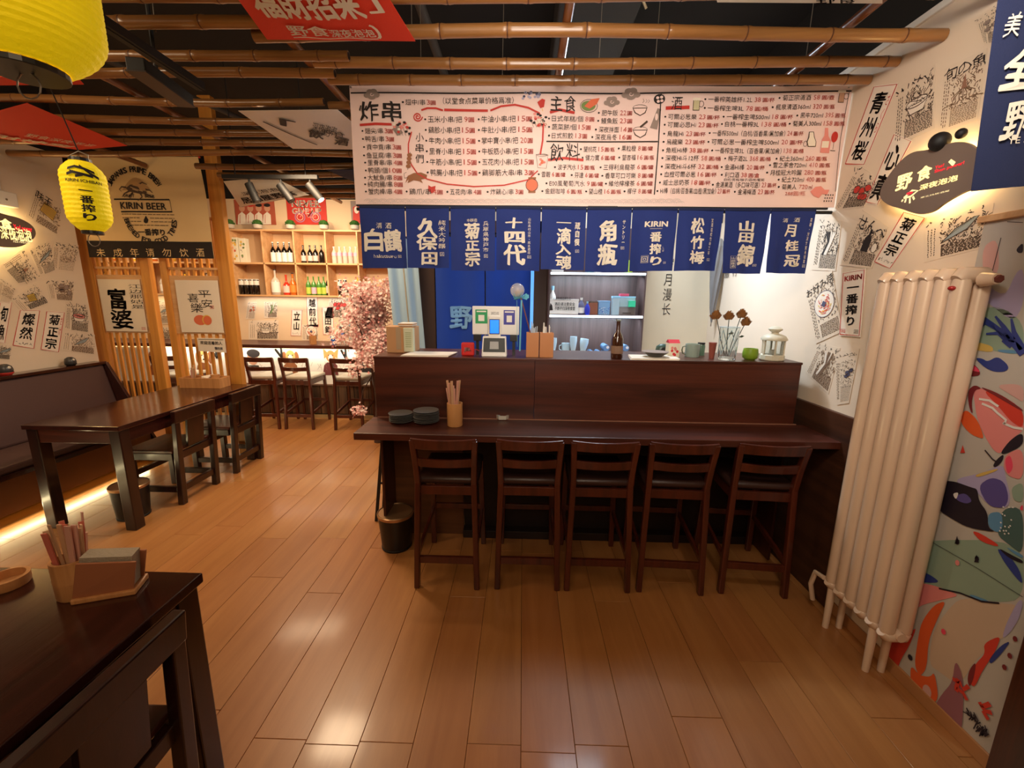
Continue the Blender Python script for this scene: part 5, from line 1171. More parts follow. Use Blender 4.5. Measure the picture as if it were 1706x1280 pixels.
# bar along the back wall
t = thing('back_bar', 'long dark wall bar with rustic boards and lit printed panel along the back wall', 'bar counter', (-4.2, 5.45, 0))
obj('bar_top', MB().box(-2.6, 2.32, -.17, .40, .945, .99), DARKX, t, bevel=.004)
obj('wall_panel', MB().box(-2.6, 2.42, -.005, .40, .46, .93), KWHITE, t)
obj('ledge', MB().box(-2.6, 2.42, -.035, .40, .44, .462), mat('ledge_wood', (120, 92, 76), .5), t, bevel=.003)
obj('lower_board', MB().box(-2.6, 2.42, -.005, .40, 0, .44), BLACKP, t)
x = -2.5
while x < 2.4:
    w_ = random.uniform(.07, .12); obj('plank', MB().box(x, x+w_-.006, -.024-random.uniform(0, .008), -.006, .06, .44), RUSTIC, t, bevel=.002); x += w_
obj('kick_strip', MB().box(-2.6, 2.42, -.03, -.005, 0, .045), mat('pale_kick', (190, 160, 110), .5), t)
for x in (-.55, .18, 1.05, 1.9): obj('bracket', MB().beam((x, -.14, .93), (x+.0, -.01, .80), .02, .02).beam((x, -.01, .94), (x, -.01, .78), .02, .02), BLACKM, t)
obj('led_strip', MB().box(-2.6, 2.3, .0, -.012, .925, .938), LEDW, t)
area('bar_under_light', (-3.3, 5.33, .935), 3.0, 9, (1, .9, .7), (-3.3, 5.6, .3), sy=.03)
area('shelf_under_light', (-2.8, 5.76, 1.575), 2.0, 5, (1, .95, .85), (-2.8, 5.86, .9), sy=.02)
area('screen_back_light', (-4.9, 5.76, 1.575), 1.8, 4, (1, .8, .5), (-4.9, 5.86, .9), sy=.02)
# animal portraits printed on the lit panel
s_ = frontal(-6.6, -1.8, 5.443, .46, .93, t)
def head(px, fur, ear, py=604, snout=None, ears='down', body=INK, k=1.):
    s_.poly([(px-13*k, 625), (px-11*k, py+5), (px-6*k, py), (px+6*k, py), (px+11*k, py+5), (px+13*k, 625)], body, 'portrait', 1, px=True)
    s_.ell(px, py-10, 8*k, 10, fur, 'portrait', 3, px=True, seg=18)
    if ears == 'down':
        for d in (-1, 1): s_.ell(px+d*10*k, py-8, 4*k, 10, ear, 'portrait', 2, px=True)
    elif ears == 'up':
        for d in (-1, 1): s_.poly([(px+d*3*k, py-14), (px+d*13*k, py-24), (px+d*11*k, py-6)], ear, 'portrait', 4, px=True)
    if snout: s_.ell(px, py-6, 4, 7, snout, 'portrait', 4, px=True)
    s_.ell(px, py-5, 1.8, 1.4, INK, 'portrait', 6, px=True, seg=8)
    for d in (-1, 1): s_.ell(px+d*3.5, py-12, 1.2, 1, INK, 'portrait', 6, px=True, seg=7)
F1, F2, F3 = mat('tan_fur', (206, 160, 90), .8), mat('brown_fur', (150, 90, 50), .8), mat('orange_fur', (222, 130, 70), .8)
head(484, F1, F2, snout=PAPER, body=F2); head(551, F3, F3, ears='up', snout=PAPER, body=mat('plum_coat', (110, 50, 50), .8)); head(610, INK, INK, ears='down', snout=F2)
s_.ell(421, 597, 9, 11, mat('poster_skin', (206, 150, 120), .7), 'portrait', 3, px=True); s_.ell(422, 589, 11, 7, INK, 'portrait', 4, px=True); s_.poly([(409, 618), (413, 609), (431, 609), (434, 618)], INK, 'portrait', 2, px=True)
for x in (340, 262): head(x, F1, F2, snout=PAPER, body=F2)
for j in range(40):
    x = random.uniform(430, 600); s_.stroke([(x, random.uniform(600, 620)), (x+3, random.uniform(600, 620))], .003, PGREY, 'portrait', 1, px=True)
s_.done()
# things on the back bar
ZB = .991
def onbar(px, y=5.42): q = at(px, 575, 1, y); return (q.x, y, ZB)
t = thing('wooden_cup', 'square brown wooden cup on the back bar', 'cup', onbar(522)); obj('cup_body', MB().lathe([(.045, 0), (.05, .11), (.044, .11), (.04, .02)], seg=4), BAMCUP, t); obj('cup_base', MB().lathe([(.047, 0), (.047, .01)], seg=4), BAMCUP, t)
for k, (px, c, h, lab) in enumerate(((556, 'blue', .12, 'bright blue tumbler on the back bar left of the small figure'), (607, 'blue', .10, 'bright blue tumbler on the back bar beside the blossom tree'))):
    t = thing('tumbler', lab, 'cup', onbar(px), 'blue tumblers'); obj('cup_body', MB().lathe([(.03, 0), (.036, h), (.032, h), (.028, .01)], seg=14), mat('bright_blue', (20, 110, 210), .3), t, smooth=True); obj('rim', MB().lathe([(.036, h-.006), (.037, h), (.033, h)], seg=14), WHITEP, t)
for k, px in enumerate((586, 595)):
    t = thing('glass_tumbler', f'clear tumbler on the back bar between the blue ones, {"left" if k == 0 else "right"} of two', 'glass', onbar(px), 'clear tumblers'); obj('glass_body', MB().lathe([(.028, 0), (.034, .11), (.031, .11), (.026, .01)], seg=14), GLASSB, t, smooth=True); obj('rim', MB().lathe([(.0335, .107), (.0345, .11), (.031, .11)], seg=14), WHITEP, t)
t = thing('figurine', 'small dark and blue figurine standing on the back bar', 'figurine', onbar(571))
obj('torso', MB().lathe([(.02, .07), (.035, .10), (.03, .15), (.012, .17)], seg=12), mat('bright_blue', (20, 110, 210)), t, smooth=True); obj('head', MB().ball((0, 0, .20), .032), BLACKP, t, smooth=True); obj('hat', MB().lathe([(.05, .222), (.028, .226), (.02, .25), (1e-5, .255)], seg=12), mat('slate', (90, 90, 100), .6), t)
for d in (-1, 1): obj('leg', MB().tube([(d*.014, 0, .08), (d*.03, 0, .0)], .009, 8), WHITEP, t); obj('arm', MB().tube([(d*.025, 0, .15), (d*.055, -.01, .11)], .008, 8), BLACKP, t)

# ------------------------------------------------------------------ blossom tree
t = thing('blossom_tree', 'artificial pink cherry blossom tree standing at the left end of the counter', 'tree', (-1.60, 4.5, 0))
obj('trunk', MB().tube([(0, 0, 0), (.03, .02, .5), (-.02, 0, .95), (.04, 0, 1.35)], [.045, .038, .03, .018], 10), mat('bark', (70, 46, 36), .8, bump=.5), t, smooth=True)
rnd = random.Random(3); tips = []
for k in range(16):
    a = rnd.uniform(0, 2*PI); h0 = rnd.uniform(.8, 1.3); r = rnd.uniform(.12, .28); z = rnd.uniform(1.0, 1.72)
    if k > 12: z = rnd.uniform(.75, 1.0); r = .22
    p = [(0, 0, h0), (r*.5*math.cos(a), r*.5*math.sin(a), (h0+z)/2+.05), (r*math.cos(a), r*math.sin(a), z)]
    obj('branch', MB().tube(p, [.012, .008, .004], 6), MATS['bark'], t, smooth=True); tips.append(Vector(p[2])); tips.append(Vector(p[1]))
BLO = [mat('blossom_pink', (250, 212, 208), .7), mat('blossom_pale', (254, 236, 230), .7), mat('blossom_deep', (238, 168, 166), .7)]
def petals(centres, n, spread, seed, name='blossom'):
    mb = MB(); rr = random.Random(seed)
    for j in range(n):
        c = rr.choice(centres); c = c+Vector((rr.gauss(0, spread), rr.gauss(0, spread), rr.gauss(0, spread))); c.x = min(c.x, .28)
        mb.cur = rr.choice((0, 0, 1, 1, 2)); nrm = Vector((rr.uniform(-.7, .7), rr.uniform(-1, -.1), rr.uniform(-.4, 1))).normalized(); u = nrm.orthogonal().normalized(); v = nrm.cross(u); s = rr.uniform(.013, .024); ph = rr.uniform(0, 6)
        vs = [c]
        for q in range(10): a = ph+q*PI/5; d = s*(1 if q % 2 else .5); vs.append(c+u*d*math.cos(a)+v*d*math.sin(a)+nrm*.25*d)
        mb.add(vs, [(0, 1+q, 1+(q+1) % 10) for q in range(10)])
    o = obj(name, mb, BLO, t); o['kind'] = 'stuff'; return o
body = [Vector((rnd.gauss(0, .10), rnd.gauss(0, .1), rnd.uniform(.95, 1.72))) for _ in range(40)]
petals(tips+body+body, 8500, .05, 5)
low = [Vector((-.16+rnd.gauss(0, .03), -.1, .35+rnd.uniform(-.05, .05))) for _ in range(3)]+[Vector((-.22, -.1, .86)), Vector((-.2, -.1, .8)), Vector((-.17, -.1, .84))]
petals(low, 130, .03, 6, 'low_blossom')
obj('branch', MB().tube([(0, 0, .8), (-.12, -.05, .6), (-.16, -.1, .36)], [.008, .006, .004], 6), MATS['bark'], t, smooth=True)

# ------------------------------------------------------------------ track lamps
def headlamp(name, label, px0, px1, y, lit):
    a = at(*px0, 1, y); b = at(*px1, 1, y); d = (b-a).normalized(); t = thing(name, label, 'spotlight', tuple(a), 'black track spotlights before the bottle shelf')
    b = a+d*.15
    mb = MB().tube([(0, 0, 0), d*.15], .031, 16)
    obj('lamp_housing', mb, BLACKM, t, smooth=True)
    obj('lens', MB().tube([d*.149, d*.152], .025, 16), mat('lamp_glow', (255, 244, 226), .5, emit=30, ecol=(255, 240, 214)) if lit else mat('dark_lens', (50, 44, 40), .2), t)
    tz = at(450, 298, 1, 3.6).z-a.z; obj('stem', MB().tube([d*.02, Vector((d.x*.02, 0, tz+.004))], .008, 8), BLACKM, t)
headlamp('spotlight', 'black cylinder spotlight in front of the sagging white flag, leftmost of three', (414, 306), (428, 336), 3.6, False)
headlamp('spotlight', 'black cylinder spotlight hanging middle of the three', (466, 308), (483, 331), 3.6, False)
headlamp('spotlight', 'lit black spotlight glowing white, nearest the menu banner', (514, 307), (533, 331), 3.6, True)
a = at(372, 298, 1, 3.6); b = at(530, 298, 1, 3.6)
t = obj('lamp_track', MB().box(0, b.x-a.x, -.018, .018, 0, .03).tube([(.1, 0, .02), (.1, 0, 3.35-a.z)], .004, 6).tube([(b.x-a.x-.1, 0, .02), (b.x-a.x-.1, 0, 3.35-a.z)], .004, 6), BLACKM); t.location = a; tag(t, 'black lamp track carrying three spotlights in front of the bottle shelf', 'track')
a = at(180, 50, 2, 2.47); t = obj('lamp_track', MB().box(-.02, .02, -.1, .42, 0, .03).box(-.008, .008, -.1, .42, -.003, 0), BLACKM); t.location = a; tag(t, 'black lamp track running front to back beside the large yellow lantern', 'track')
a = at(272, 150, 2, 2.47); t = thing('linear_lamp', 'long black box lamp turned away, under the bamboo right of the large lantern', 'lamp', tuple(a), None, .15)
obj('housing', MB().box(-.035, .035, -.16, .16, 0, .05), BLACKM, t, bevel=.004); obj('bracket', MB().tube([(0, -.03, .04), (0, -.03, 3.35-a.z)], .008, 8), BLACKM, t); obj('rim', MB().box(-.038, .038, -.163, .163, -.004, .002), mat('lamp_rim', (60, 46, 38), .4), t)

# ================================================================== LEFT BENCH
t = thing('wall_bench', 'long brown leather wall bench with dark wooden ledge along the left wall', 'bench', (-3.8, 0, 0))
obj('kick_board', MB().box(-.20, .22, .6, 3.83, .07, .38), mat('bench_front', (112, 74, 42), .5, vary=.05), t, bevel=.003)
obj('seat_edge', MB().box(.16, .40, .6, 3.83, .375, .41), DARKY, t, bevel=.004)
for k in range(2): obj('seat_cushion', MB().box(-.20, .385, .62+k*1.61, 2.21+k*1.61, .41, .465), BENCHL, t, bevel=.015)
obj('back_cushion', MB().hexa([(-.13, .6, .465), (-.02, .6, .465), (-.02, 3.83, .465), (-.13, 3.83, .465)], [(-.21, .6, .955), (-.12, .6, .955), (-.12, 3.83, .955), (-.21, 3.83, .955)]), BENCHL, t, bevel=.02)
obj('back_frame', MB().box(-.215, -.16, .6, 3.83, .07, .955), DARKY, t)
obj('ledge', MB().box(-.215, -.095, .6, 3.84, .955, .98), DARKY, t, bevel=.004)
obj('end_panel', MB().hexa([(-.215, 3.83, .0), (.36, 3.83, .0), (.36, 3.86, .0), (-.215, 3.86, .0)], [(-.215, 3.83, .97), (-.10, 3.83, .97), (-.10, 3.86, .97), (-.215, 3.86, .97)]), DARKY, t, bevel=.002)
obj('led_strip', MB().box(.14, .16, .6, 3.8, .055, .068), LEDY, t)
area('bench_under_light', (-3.575, 2.3, .075), 2.9, 8, (1, .80, .42), (-2.9, 2.3, .0), None, .03)
for k, (px, py, r, lab) in enumerate(((9, 612, .045, 'round black ornament with a red base on the bench ledge'), (97, 599, .04, 'smaller round black ornament on the bench ledge below the red-bordered strips'))):
    q = at(px, py+10, 2, .98); t = thing('ornament', lab, 'ornament', (-3.94, q.y if k else at(9, 620, 0, -3.94).y, .981), 'round black ornaments on the ledge')
    obj('body', MB().lathe([(r*.55, 0), (r*.95, r*.4), (r, r*.9), (r*.85, r*1.5), (r*.4, r*1.85), (1e-5, r*1.9)], seg=18), BLACKG, t, smooth=True)
    obj('base', MB().lathe([(r*.7, 0), (r*.99, r*.35), (r*1.01, r*.42), (r*.98, r*.48)], seg=18), PRED if k == 0 else BLACKM, t, smooth=True)
    obj('face_mark', MB().ball((r*.8, 0, r*1.3), r*.25, 10, 6), TXW, t, smooth=True)

# ------------------------------------------------------------------ dark tables and chairs
def table(label, x0, x1, y0, y1, h=.75, leg=.075):
    cx, cy = (x0+x1)/2, (y0+y1)/2; t = thing('dining_table', label, 'table', (cx, cy, 0), 'dark wooden dining tables')
    a, b = (x1-x0)/2, (y1-y0)/2
    obj('tabletop', MB().box(-a, a, -b, b, h-.032, h), DARKY, t, bevel=.004)
    for sx in (-1, 1):
        for sy in (-1, 1): obj('leg', MB().box(*sorted((sx*(a-.012), sx*(a-.012-leg))), *sorted((sy*(b-.012), sy*(b-.012-leg))), 0, h-.032), CHAIRM, t, bevel=.006)
    for sy in (-1, 1): obj('apron', MB().box(-a+leg, a-leg, *sorted((sy*(b-.02), sy*(b-.045))), h-.125, h-.032), DARKX, t, bevel=.003)
    for sx in (-1, 1): obj('apron', MB().box(*sorted((sx*(a-.02), sx*(a-.045))), -b+leg, b-leg, h-.125, h-.032), DARKY, t, bevel=.003)
    return t
table('long dark wooden dining table with glossy top beside the left wall bench', -3.275, -2.62, 2.58, 3.985)
table('dark wooden table in the near bottom-left corner holding a chopstick cup', -1.75, -.985, .25, 1.155)
def chair(label, x, y, rz):
    t = thing('dining_chair', label, 'chair', (x, y, 0), 'dark wooden dining chairs', rz)
    w2, d2 = .205, .20
    for s in (-1, 1):
        obj('back_leg', MB().hexa([(s*w2-.024*(s > 0)*2+.0, -d2, 0), (s*w2+(.048 if s < 0 else 0), -d2, 0), (s*w2+(.048 if s < 0 else 0), -d2+.045, 0), (s*w2-(.048 if s > 0 else 0), -d2+.045, 0)] if False else [(min(s*w2, s*(w2-.048)), -d2, 0), (max(s*w2, s*(w2-.048)), -d2, 0), (max(s*w2, s*(w2-.048)), -d2+.045, 0), (min(s*w2, s*(w2-.048)), -d2+.045, 0)],
            [(min(s*w2, s*(w2-.045)), -d2-.035, .735), (max(s*w2, s*(w2-.045)), -d2-.035, .735), (max(s*w2, s*(w2-.045)), -d2, .735), (min(s*w2, s*(w2-.045)), -d2, .735)]), CHAIRM, t, bevel=.005)
        obj('front_leg', MB().box(*sorted((s*w2, s*(w2-.045))), d2-.045, d2, 0, .41), CHAIRM, t, bevel=.005)
        obj('side_stretcher', MB().box(*sorted((s*(w2-.008), s*(w2-.036))), -d2+.04, d2-.04, .10, .145), CHAIRM, t, bevel=.003)
        obj('seat_rail', MB().box(*sorted((s*(w2-.006), s*(w2-.034))), -d2+.04, d2-.04, .36, .415), CHAIRM, t, bevel=.003)
    obj('stretcher', MB().box(-w2+.04, w2-.04, -d2+.008, -d2+.036, .10, .15), CHAIRM, t, bevel=.003)
    obj('stretcher', MB().box(-w2+.04, w2-.04, d2-.036, d2-.008, .22, .26), CHAIRM, t, bevel=.003)
    obj('seat_rail', MB().box(-w2+.04, w2-.04, -d2+.004, -d2+.034, .36, .415), CHAIRM, t, bevel=.003)
    obj('seat_rail', MB().box(-w2+.04, w2-.04, d2-.034, d2-.006, .36, .415), CHAIRM, t, bevel=.003)
    obj('seat', MB().box(-w2+.004, w2-.004, -d2+.03, d2+.02, .415, .44), DARKX, t, bevel=.006)
    obj('top_rail', MB().hexa([(-w2-.004, -d2-.033, .655), (w2+.004, -d2-.033, .655), (w2+.004, -d2-.001, .655), (-w2-.004, -d2-.001, .655)], [(-w2-.004, -d2-.042, .75), (w2+.004, -d2-.042, .75), (w2+.004, -d2-.004, .75), (-w2-.004, -d2-.004, .75)]), CHAIRM, t, bevel=.006)
    obj('splat', MB().hexa([(-.085, -d2-.004, .44), (.085, -d2-.004, .44), (.085, -d2+.014, .44), (-.085, -d2+.014, .44)], [(-.085, -d2-.026, .66), (.085, -d2-.026, .66), (.085, -d2-.008, .66), (-.085, -d2-.008, .66)]), CHAIRM, t, bevel=.002)
    return t
c0 = chair('dark wooden chair pushed in at the near end of the long left table', -2.80, 3.17, PI/2)
dup(c0, (-2.78, 3.77, 0), 'dark wooden chair at the far end of the long left table')
dup(c0, (-1.155, .79, 0), 'dark wooden chair tucked under the near corner table at bottom left')

# condiment tray, near items
q = at(358, 646, 2, .75)
t = thing('condiment_tray', 'light wooden tray with small packets at the far end of the left table', 'tray', (-2.98, 3.84, .75))
for b_ in ((-.19, .19, -.075, -.065), (-.19, .19, .065, .075), (-.19, -.18, -.065, .065), (.18, .19, -.065, .065), (-.03, -.02, -.065, .065)): obj('side_board', MB().box(*b_, 0, .095), BAMCUP, t, bevel=.002)
obj('base_board', MB().box(-.18, .18, -.065, .065, 0, .008), BAMCUP, t)
def sticks(t, n, r, z0, h, spread, rnd, mlist, w_=.011):
    for k in range(n):
        a = rnd.uniform(0, 2*PI); d = rnd.uniform(.1, .8)*r; hh = h*rnd.uniform(.8, 1.05); x, y = d*math.cos(a), d*math.sin(a); tx, ty = x+math.cos(a)*spread*rnd.uniform(.3, 1), y+math.sin(a)*spread*rnd.uniform(.3, 1)
        m = rnd.choice(mlist)
        obj('chopstick_packet', MB().beam((x, y, z0), (tx, ty, hh), w_*rnd.uniform(.8, 1.2), .004, (rnd.uniform(-1, 1), 1, 0)), m, t)
STK = [mat('chopstick_sleeve', (214, 178, 140), .6), mat('kraft_sleeve', (196, 150, 112), .6), mat('pinkish_sleeve', (206, 150, 130), .6)]
t = thing('chopstick_bundle', 'bundle of wrapped chopsticks standing in the wooden condiment tray', 'chopsticks', (-3.10, 3.84, .7585), 'wrapped chopsticks')
sticks(t, 7, .03, 0, .19, .03, random.Random(4), STK)
t = thing('paper_napkin_pack', 'white crumpled napkins lying in the wooden condiment tray', 'napkins', (-2.955, 3.84, .759)); obj('pack', MB().hexa([(-.03, -.05, 0), (.04, -.05, 0), (.04, .05, 0), (-.03, .05, 0)], [(-.025, -.04, .10), (.035, -.05, .085), (.04, .04, .11), (-.02, .05, .095)]), PAPER, t, bevel=.004); obj('wrapper_band', MB().box(-.032, .042, -.02, .02, .02, .09), LABR, t)
t = thing('wooden_cup', 'small wooden cup at the right end of the condiment tray', 'cup', (-2.87, 3.83, .7585)); obj('cup_body', MB().lathe([(.035, 0), (.037, .11), (.03, .11), (.028, .01), (1e-5, .01)], seg=16), BAMCUP, t, smooth=True); obj('rim', MB().lathe([(.037, .10), (.038, .11), (.030, .11)], seg=16), BAMCUP, t)
# near table: bamboo cup of chopsticks, napkin holder, bamboo ring ashtray
c = at(125, 1000, 2, .75)
t = thing('chopstick_cup', 'bamboo cup packed with wrapped chopsticks on the near corner table', 'cup', (c.x-.02, c.y+.03, .75))
obj('cup_body', MB().lathe([(.043, 0), (.046, .004), (.0465, .05), (.0475, .055), (.0465, .06), (.047, .115), (.040, .115), (.039, .01), (1e-5, .01)], seg=22), BAMCUP, t, smooth=True)
sticks(t, 18, .036, .012, .225, .026, random.Random(8), STK+[mat('salmon_sleeve', (206, 110, 90), .6)], .012)
c = at(185, 985, 2, .75)
t = thing('napkin_holder', 'tilted wooden napkin holder with grey napkins leaning on the bamboo cup', 'holder', (c.x, c.y, .75), None, .35)
NHW = mat('holder_wood', (176, 110, 74), .5, vary=.05)
for y in (-.034, .026): obj('side_plate', MB().hexa([(-.07, y, .016), (.07, y, .016), (.07, y+.007, .016), (-.07, y+.007, .016)], [(-.03, y-.03, .135), (.10, y-.03, .115), (.10, y-.023, .115), (-.03, y-.023, .135)]), NHW, t, bevel=.0015)
obj('base_plate', MB().box(-.072, .076, -.042, .042, 0, .016), BAMCUP, t, bevel=.004)
obj('napkin_stack', MB().hexa([(-.060, -.024, .017), (.064, -.024, .017), (.064, .022, .017), (-.060, .022, .017)], [(-.026, -.052, .145), (.088, -.052, .128), (.088, -.006, .128), (-.026, -.006, .145)]), mat('napkin_grey', (170, 156, 136), .8, bump=.4, bscale=150), t)
c = at(14, 975, 2, .75)
t = thing('ashtray', 'round bamboo ashtray on the near corner table at the left picture edge', 'ashtray', (c.x, c.y, .75))
obj('ring_body', MB().lathe([(.046, 0), (.048, .003), (.049, .030), (.040, .031), (.038, .008), (1e-5, .007)], seg=28), BAMCUP, t, smooth=True)
obj('notch', MB().box(-.006, .006, -.051, -.036, .024, .0315), CHAIRM, t)

# ================================================================== COUNTER
t = thing('service_counter', 'long dark reddish wood bar counter with a low eating ledge and raised back wall', 'counter', (.36, 2.41, 0))
ox = .36
obj('eating_ledge', MB().box(-.877-ox, WR-.012-ox, -.31, .0, .862, .90), DARKX, t, bevel=.003)
for a, b in ((-.857, .075), (.077, 1.585)): obj('upper_panel', MB().box(a-ox, b-ox, 0, .03, .90, 1.252), DARKX, t, bevel=.0015)
obj('counter_top', MB().box(-.86-ox, 1.588-ox, -.004, .42, 1.252, 1.265), DARKX, t, bevel=.002)
obj('end_panel', MB().box(-.857-ox, -.84-ox, .03, .41, 0, 1.252), DARKZ, t, bevel=.002)
obj('end_panel', MB().box(1.57-ox, 1.585-ox, .03, .41, 0, 1.252), DARKZ, t, bevel=.002)
obj('underside', MB().box(-.84-ox, 1.57-ox, .03, .28, .862, .9), DARKX, t)
obj('lower_front_panel', MB().box(-.90-ox, -.38-ox, .245, .27, 0, .862), BOARD if False else wood('lower_panel_lit_wood', (84, 50, 28), (122, 76, 44), 'X', .45, 5, .05, 0), t, bevel=.002)  # wood colour lightened to stand in for aisle light on this panel
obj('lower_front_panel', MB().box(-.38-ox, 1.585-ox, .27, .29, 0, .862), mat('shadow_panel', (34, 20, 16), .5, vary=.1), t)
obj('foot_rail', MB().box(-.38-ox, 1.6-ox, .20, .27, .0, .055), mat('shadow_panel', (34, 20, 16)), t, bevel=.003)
obj('seam_strip', MB().box(-.85-ox, 1.6-ox, -.006, 0, .8995, .9045), mat('seam_pale', (150, 104, 82), .5), t)
t = obj('wainscot', MB().box(-.022, 0, 0, .62, 0, 1.04), wood('side_wainscot', (50, 26, 14), (84, 48, 28), 'Y', .45, 5, .06, 0), bevel=.003); t.location = (WR-.001, 2.02, 0); tag(t, 'brown wooden panel covering the right wall where the counter ends', 'panel')
t = thing('folded_stand', 'thin black folded metal stand leaning beside the left end of the counter', 'stand', (-1.04, 2.80, 0))
for dx in (0, .05): obj('leg', MB().beam((dx, 0, 0), (.10+dx*.5, -.02, .78), .022, .012, (0, 1, 0)), BLACKM, t, bevel=.002)
obj('cross_bar', MB().beam((.04, -.006, .3), (.09, -.006, .3), .012, .012), BLACKM, t)

# stools
def stool(label, x, y, rz=0.):
    t = thing('bar_stool', label, 'stool', (x, y, 0), 'dark wooden bar stools', rz)
    for s in (-1, 1):
        # rear leg: three segments, raked below the seat and leaning back above it
        def sec(x_, y_, z, w_=.031, d_=.036): return [(x_-w_/2, y_-d_/2, z), (x_+w_/2, y_-d_/2, z), (x_+w_/2, y_+d_/2, z), (x_-w_/2, y_+d_/2, z)]
        S = [sec(s*.168, -.225, 0), sec(s*.160, -.208, .35), sec(s*.152, -.196, .62), sec(s*.156, -.214, .74), sec(s*.163, -.245, .878)]
        mb = MB(); V = [p for q_ in S for p in q_]; Fc = [(3, 2, 1, 0), tuple(16+k for k in range(4))]
        for i in range(4):
            for k in range(4): a, b = i*4+k, i*4+(k+1) % 4; Fc.append((a, b, b+4, a+4))
        mb.add(V, Fc); obj('rear_leg', mb, STOOLM, t, bevel=.006)
        obj('front_leg', MB().hexa(sec(s*.165, .225, 0, .03, .03), sec(s*.150, .185, .605, .034, .034)), STOOLM, t, bevel=.004)
        obj('side_stretcher', MB().beam((s*.160, -.20, .20), (s*.158, .205, .26), .018, .032), STOOLM, t, bevel=.003)
        obj('seat_rail', MB().box(*sorted((s*.160, s*.138)), -.18, .175, .55, .605), STOOLM, t, bevel=.002)
    def arcbar(z0, z1, y0, lean, n=10, x1=.155, depth=.018, sagy=.022):
        mb = MB(); V = []; Fc = []
        for i in range(n+1):
            u = -1+2*i/n; x_ = x1*u; y_ = y0-sagy*(1-u*u); up = .004*u*u
            V += [(x_, y_-depth/2, z0), (x_, y_+depth/2, z0), (x_, y_+depth/2-lean, z1+up), (x_, y_-depth/2-lean, z1+up)]
        Fc.append((0, 1, 2, 3)); Fc.append((4*n+3, 4*n+2, 4*n+1, 4*n))
        for i in range(n):
            for k in range(4): a, b = i*4+k, i*4+(k+1) % 4; Fc.append((a, a+4, b+4, b))
        return mb.add(V, Fc)
    obj('top_rail', arcbar(.828, .884, -.236, .012, x1=.172), STOOLM, t, bevel=.003)
    obj('lower_rail', arcbar(.722, .768, -.212, .008), STOOLM, t, bevel=.003)
    obj('rear_stretcher', MB().box(-.150, .150, -.226, -.204, .150, .190), STOOLM, t, bevel=.003)
    obj('front_stretcher', MB().box(-.148, .148, .196, .218, .26, .295), STOOLM, t, bevel=.003)
    obj('seat_rail', MB().box(-.14, .14, -.198, -.178, .55, .60), STOOLM, t, bevel=.002)
    obj('seat_rail', MB().box(-.14, .14, .17, .19, .55, .60), STOOLM, t, bevel=.002)
    m = MB().box(-.168, .168, -.185, .20, .603, .648); obj('seat_cushion', m, LEATHER, t, bevel=.018, smooth=True)
    return t
st0 = stool('dark bar stool at the left end of the counter, below the black plates', -.399, 2.325)
for x, rz, lab in ((.050, .0, 'dark wooden bar stool at the counter, second from the left'), (.442, -.01, 'dark bar stool at the middle of the counter, third from the left'), (.855, -.05, 'dark wooden bar stool at the counter, second from the right'), (1.318, -.08, 'dark wooden bar stool at the right end of the counter beside the radiator')): dup(st0, (x, 2.335, 0), lab, rz)
def stool_back(x, label):
    r = dup(st0, (x, 5.13, 0), label); r['group'] = 'bar stools along the back bar'
    for c in r.children:
        if c.name.startswith('seat_cushion'):
            me = c.data.copy(); me.materials.clear(); me.materials.append(LEATHG); c.data = me
for x, lab in ((-2.70, 'bar stool with pale grey seat at the back bar, middle of three'), (-2.09, 'bar stool with pale grey seat at the back bar, nearest the counter'), (-3.12, 'bar stool with pale grey seat at the back bar, beside the pine screen post'), (-4.25, 'bar stool seen between the slats of the pine screen')): stool_back(x, lab)

# waste bins
def bin_(label, x, y, r0, r1, h, rim):
    t = thing('waste_bin', label, 'bin', (x, y, 0), 'black waste bins')
    obj('bucket', MB().lathe([(r0, 0), (r0+.002, .02), (r1, h), (r1-.004, h), (r0-.004, .01), (1e-5, .01)], seg=32), BLACKP, t, smooth=True)
    obj('rim_ring', MB().lathe([(r1+.002, h-.022), (r1+.004, h-.004), (r1-.001, h+.001), (r1-.005, h-.004)], seg=32), rim, t, smooth=True)
    obj('base_ring', MB().lathe([(r0+.003, 0), (r0+.005, .012), (r0, .016)], seg=32), BLACKM, t, smooth=True)
bin_('black waste bin with a brass rim standing at the left end of the counter', -.80, 2.50, .092, .112, .245, GOLDR)
bin_('black waste bin with a brass rim under the long left table', -2.84, 2.80, .095, .115, .25, GOLDR)

# ------------------------------------------------------------------ things on the eating ledge
ZL = .9005
def plates(px, n, r, lab):
    c = at(px, 697, 2, .905)
    for k in range(n):
        if k == 0:
            t = thing('small_plate', f'small black plate in {lab}, at the bottom', 'plate', (c.x, 2.315, ZL), f'black plates in {lab}')
            obj('dish', MB().lathe([(r*.55, 0), (r*.6, .003), (r*.95, .011), (r, .014), (r*.93, .014), (r*.58, .006), (1e-5, .005)], seg=26), BLACKG, t, smooth=True); t0 = t
            obj('foot_ring', MB().lathe([(r*.52, 0), (r*.56, .003)], seg=20), BLACKG, t); obj('rim', MB().lathe([(r*.985, .0125), (r*1.008, .0138), (r*.985, .0146), (r*.96, .0142)], seg=26), mat('pale_rim', (112, 108, 104), .3), t, smooth=True)  # rim set paler than the dish so the stacked plates read apart
        else:
            dup(t0, (c.x+random.uniform(-.003, .003), 2.315+random.uniform(-.003, .003), ZL+k*.0085), f'small black plate in {lab}, '+('on top' if k == n-1 else f'{ordn[k]} from the bottom'))
plates(674, 6, .068, 'the left stack on the counter ledge'); plates(715, 8, .072, 'the right stack on the counter ledge')
c = at(765, 696, 2, ZL)
t = thing('chopstick_cup', 'bamboo cup of wrapped chopsticks on the counter ledge beside the black plates', 'cup', (c.x, 2.27, ZL))
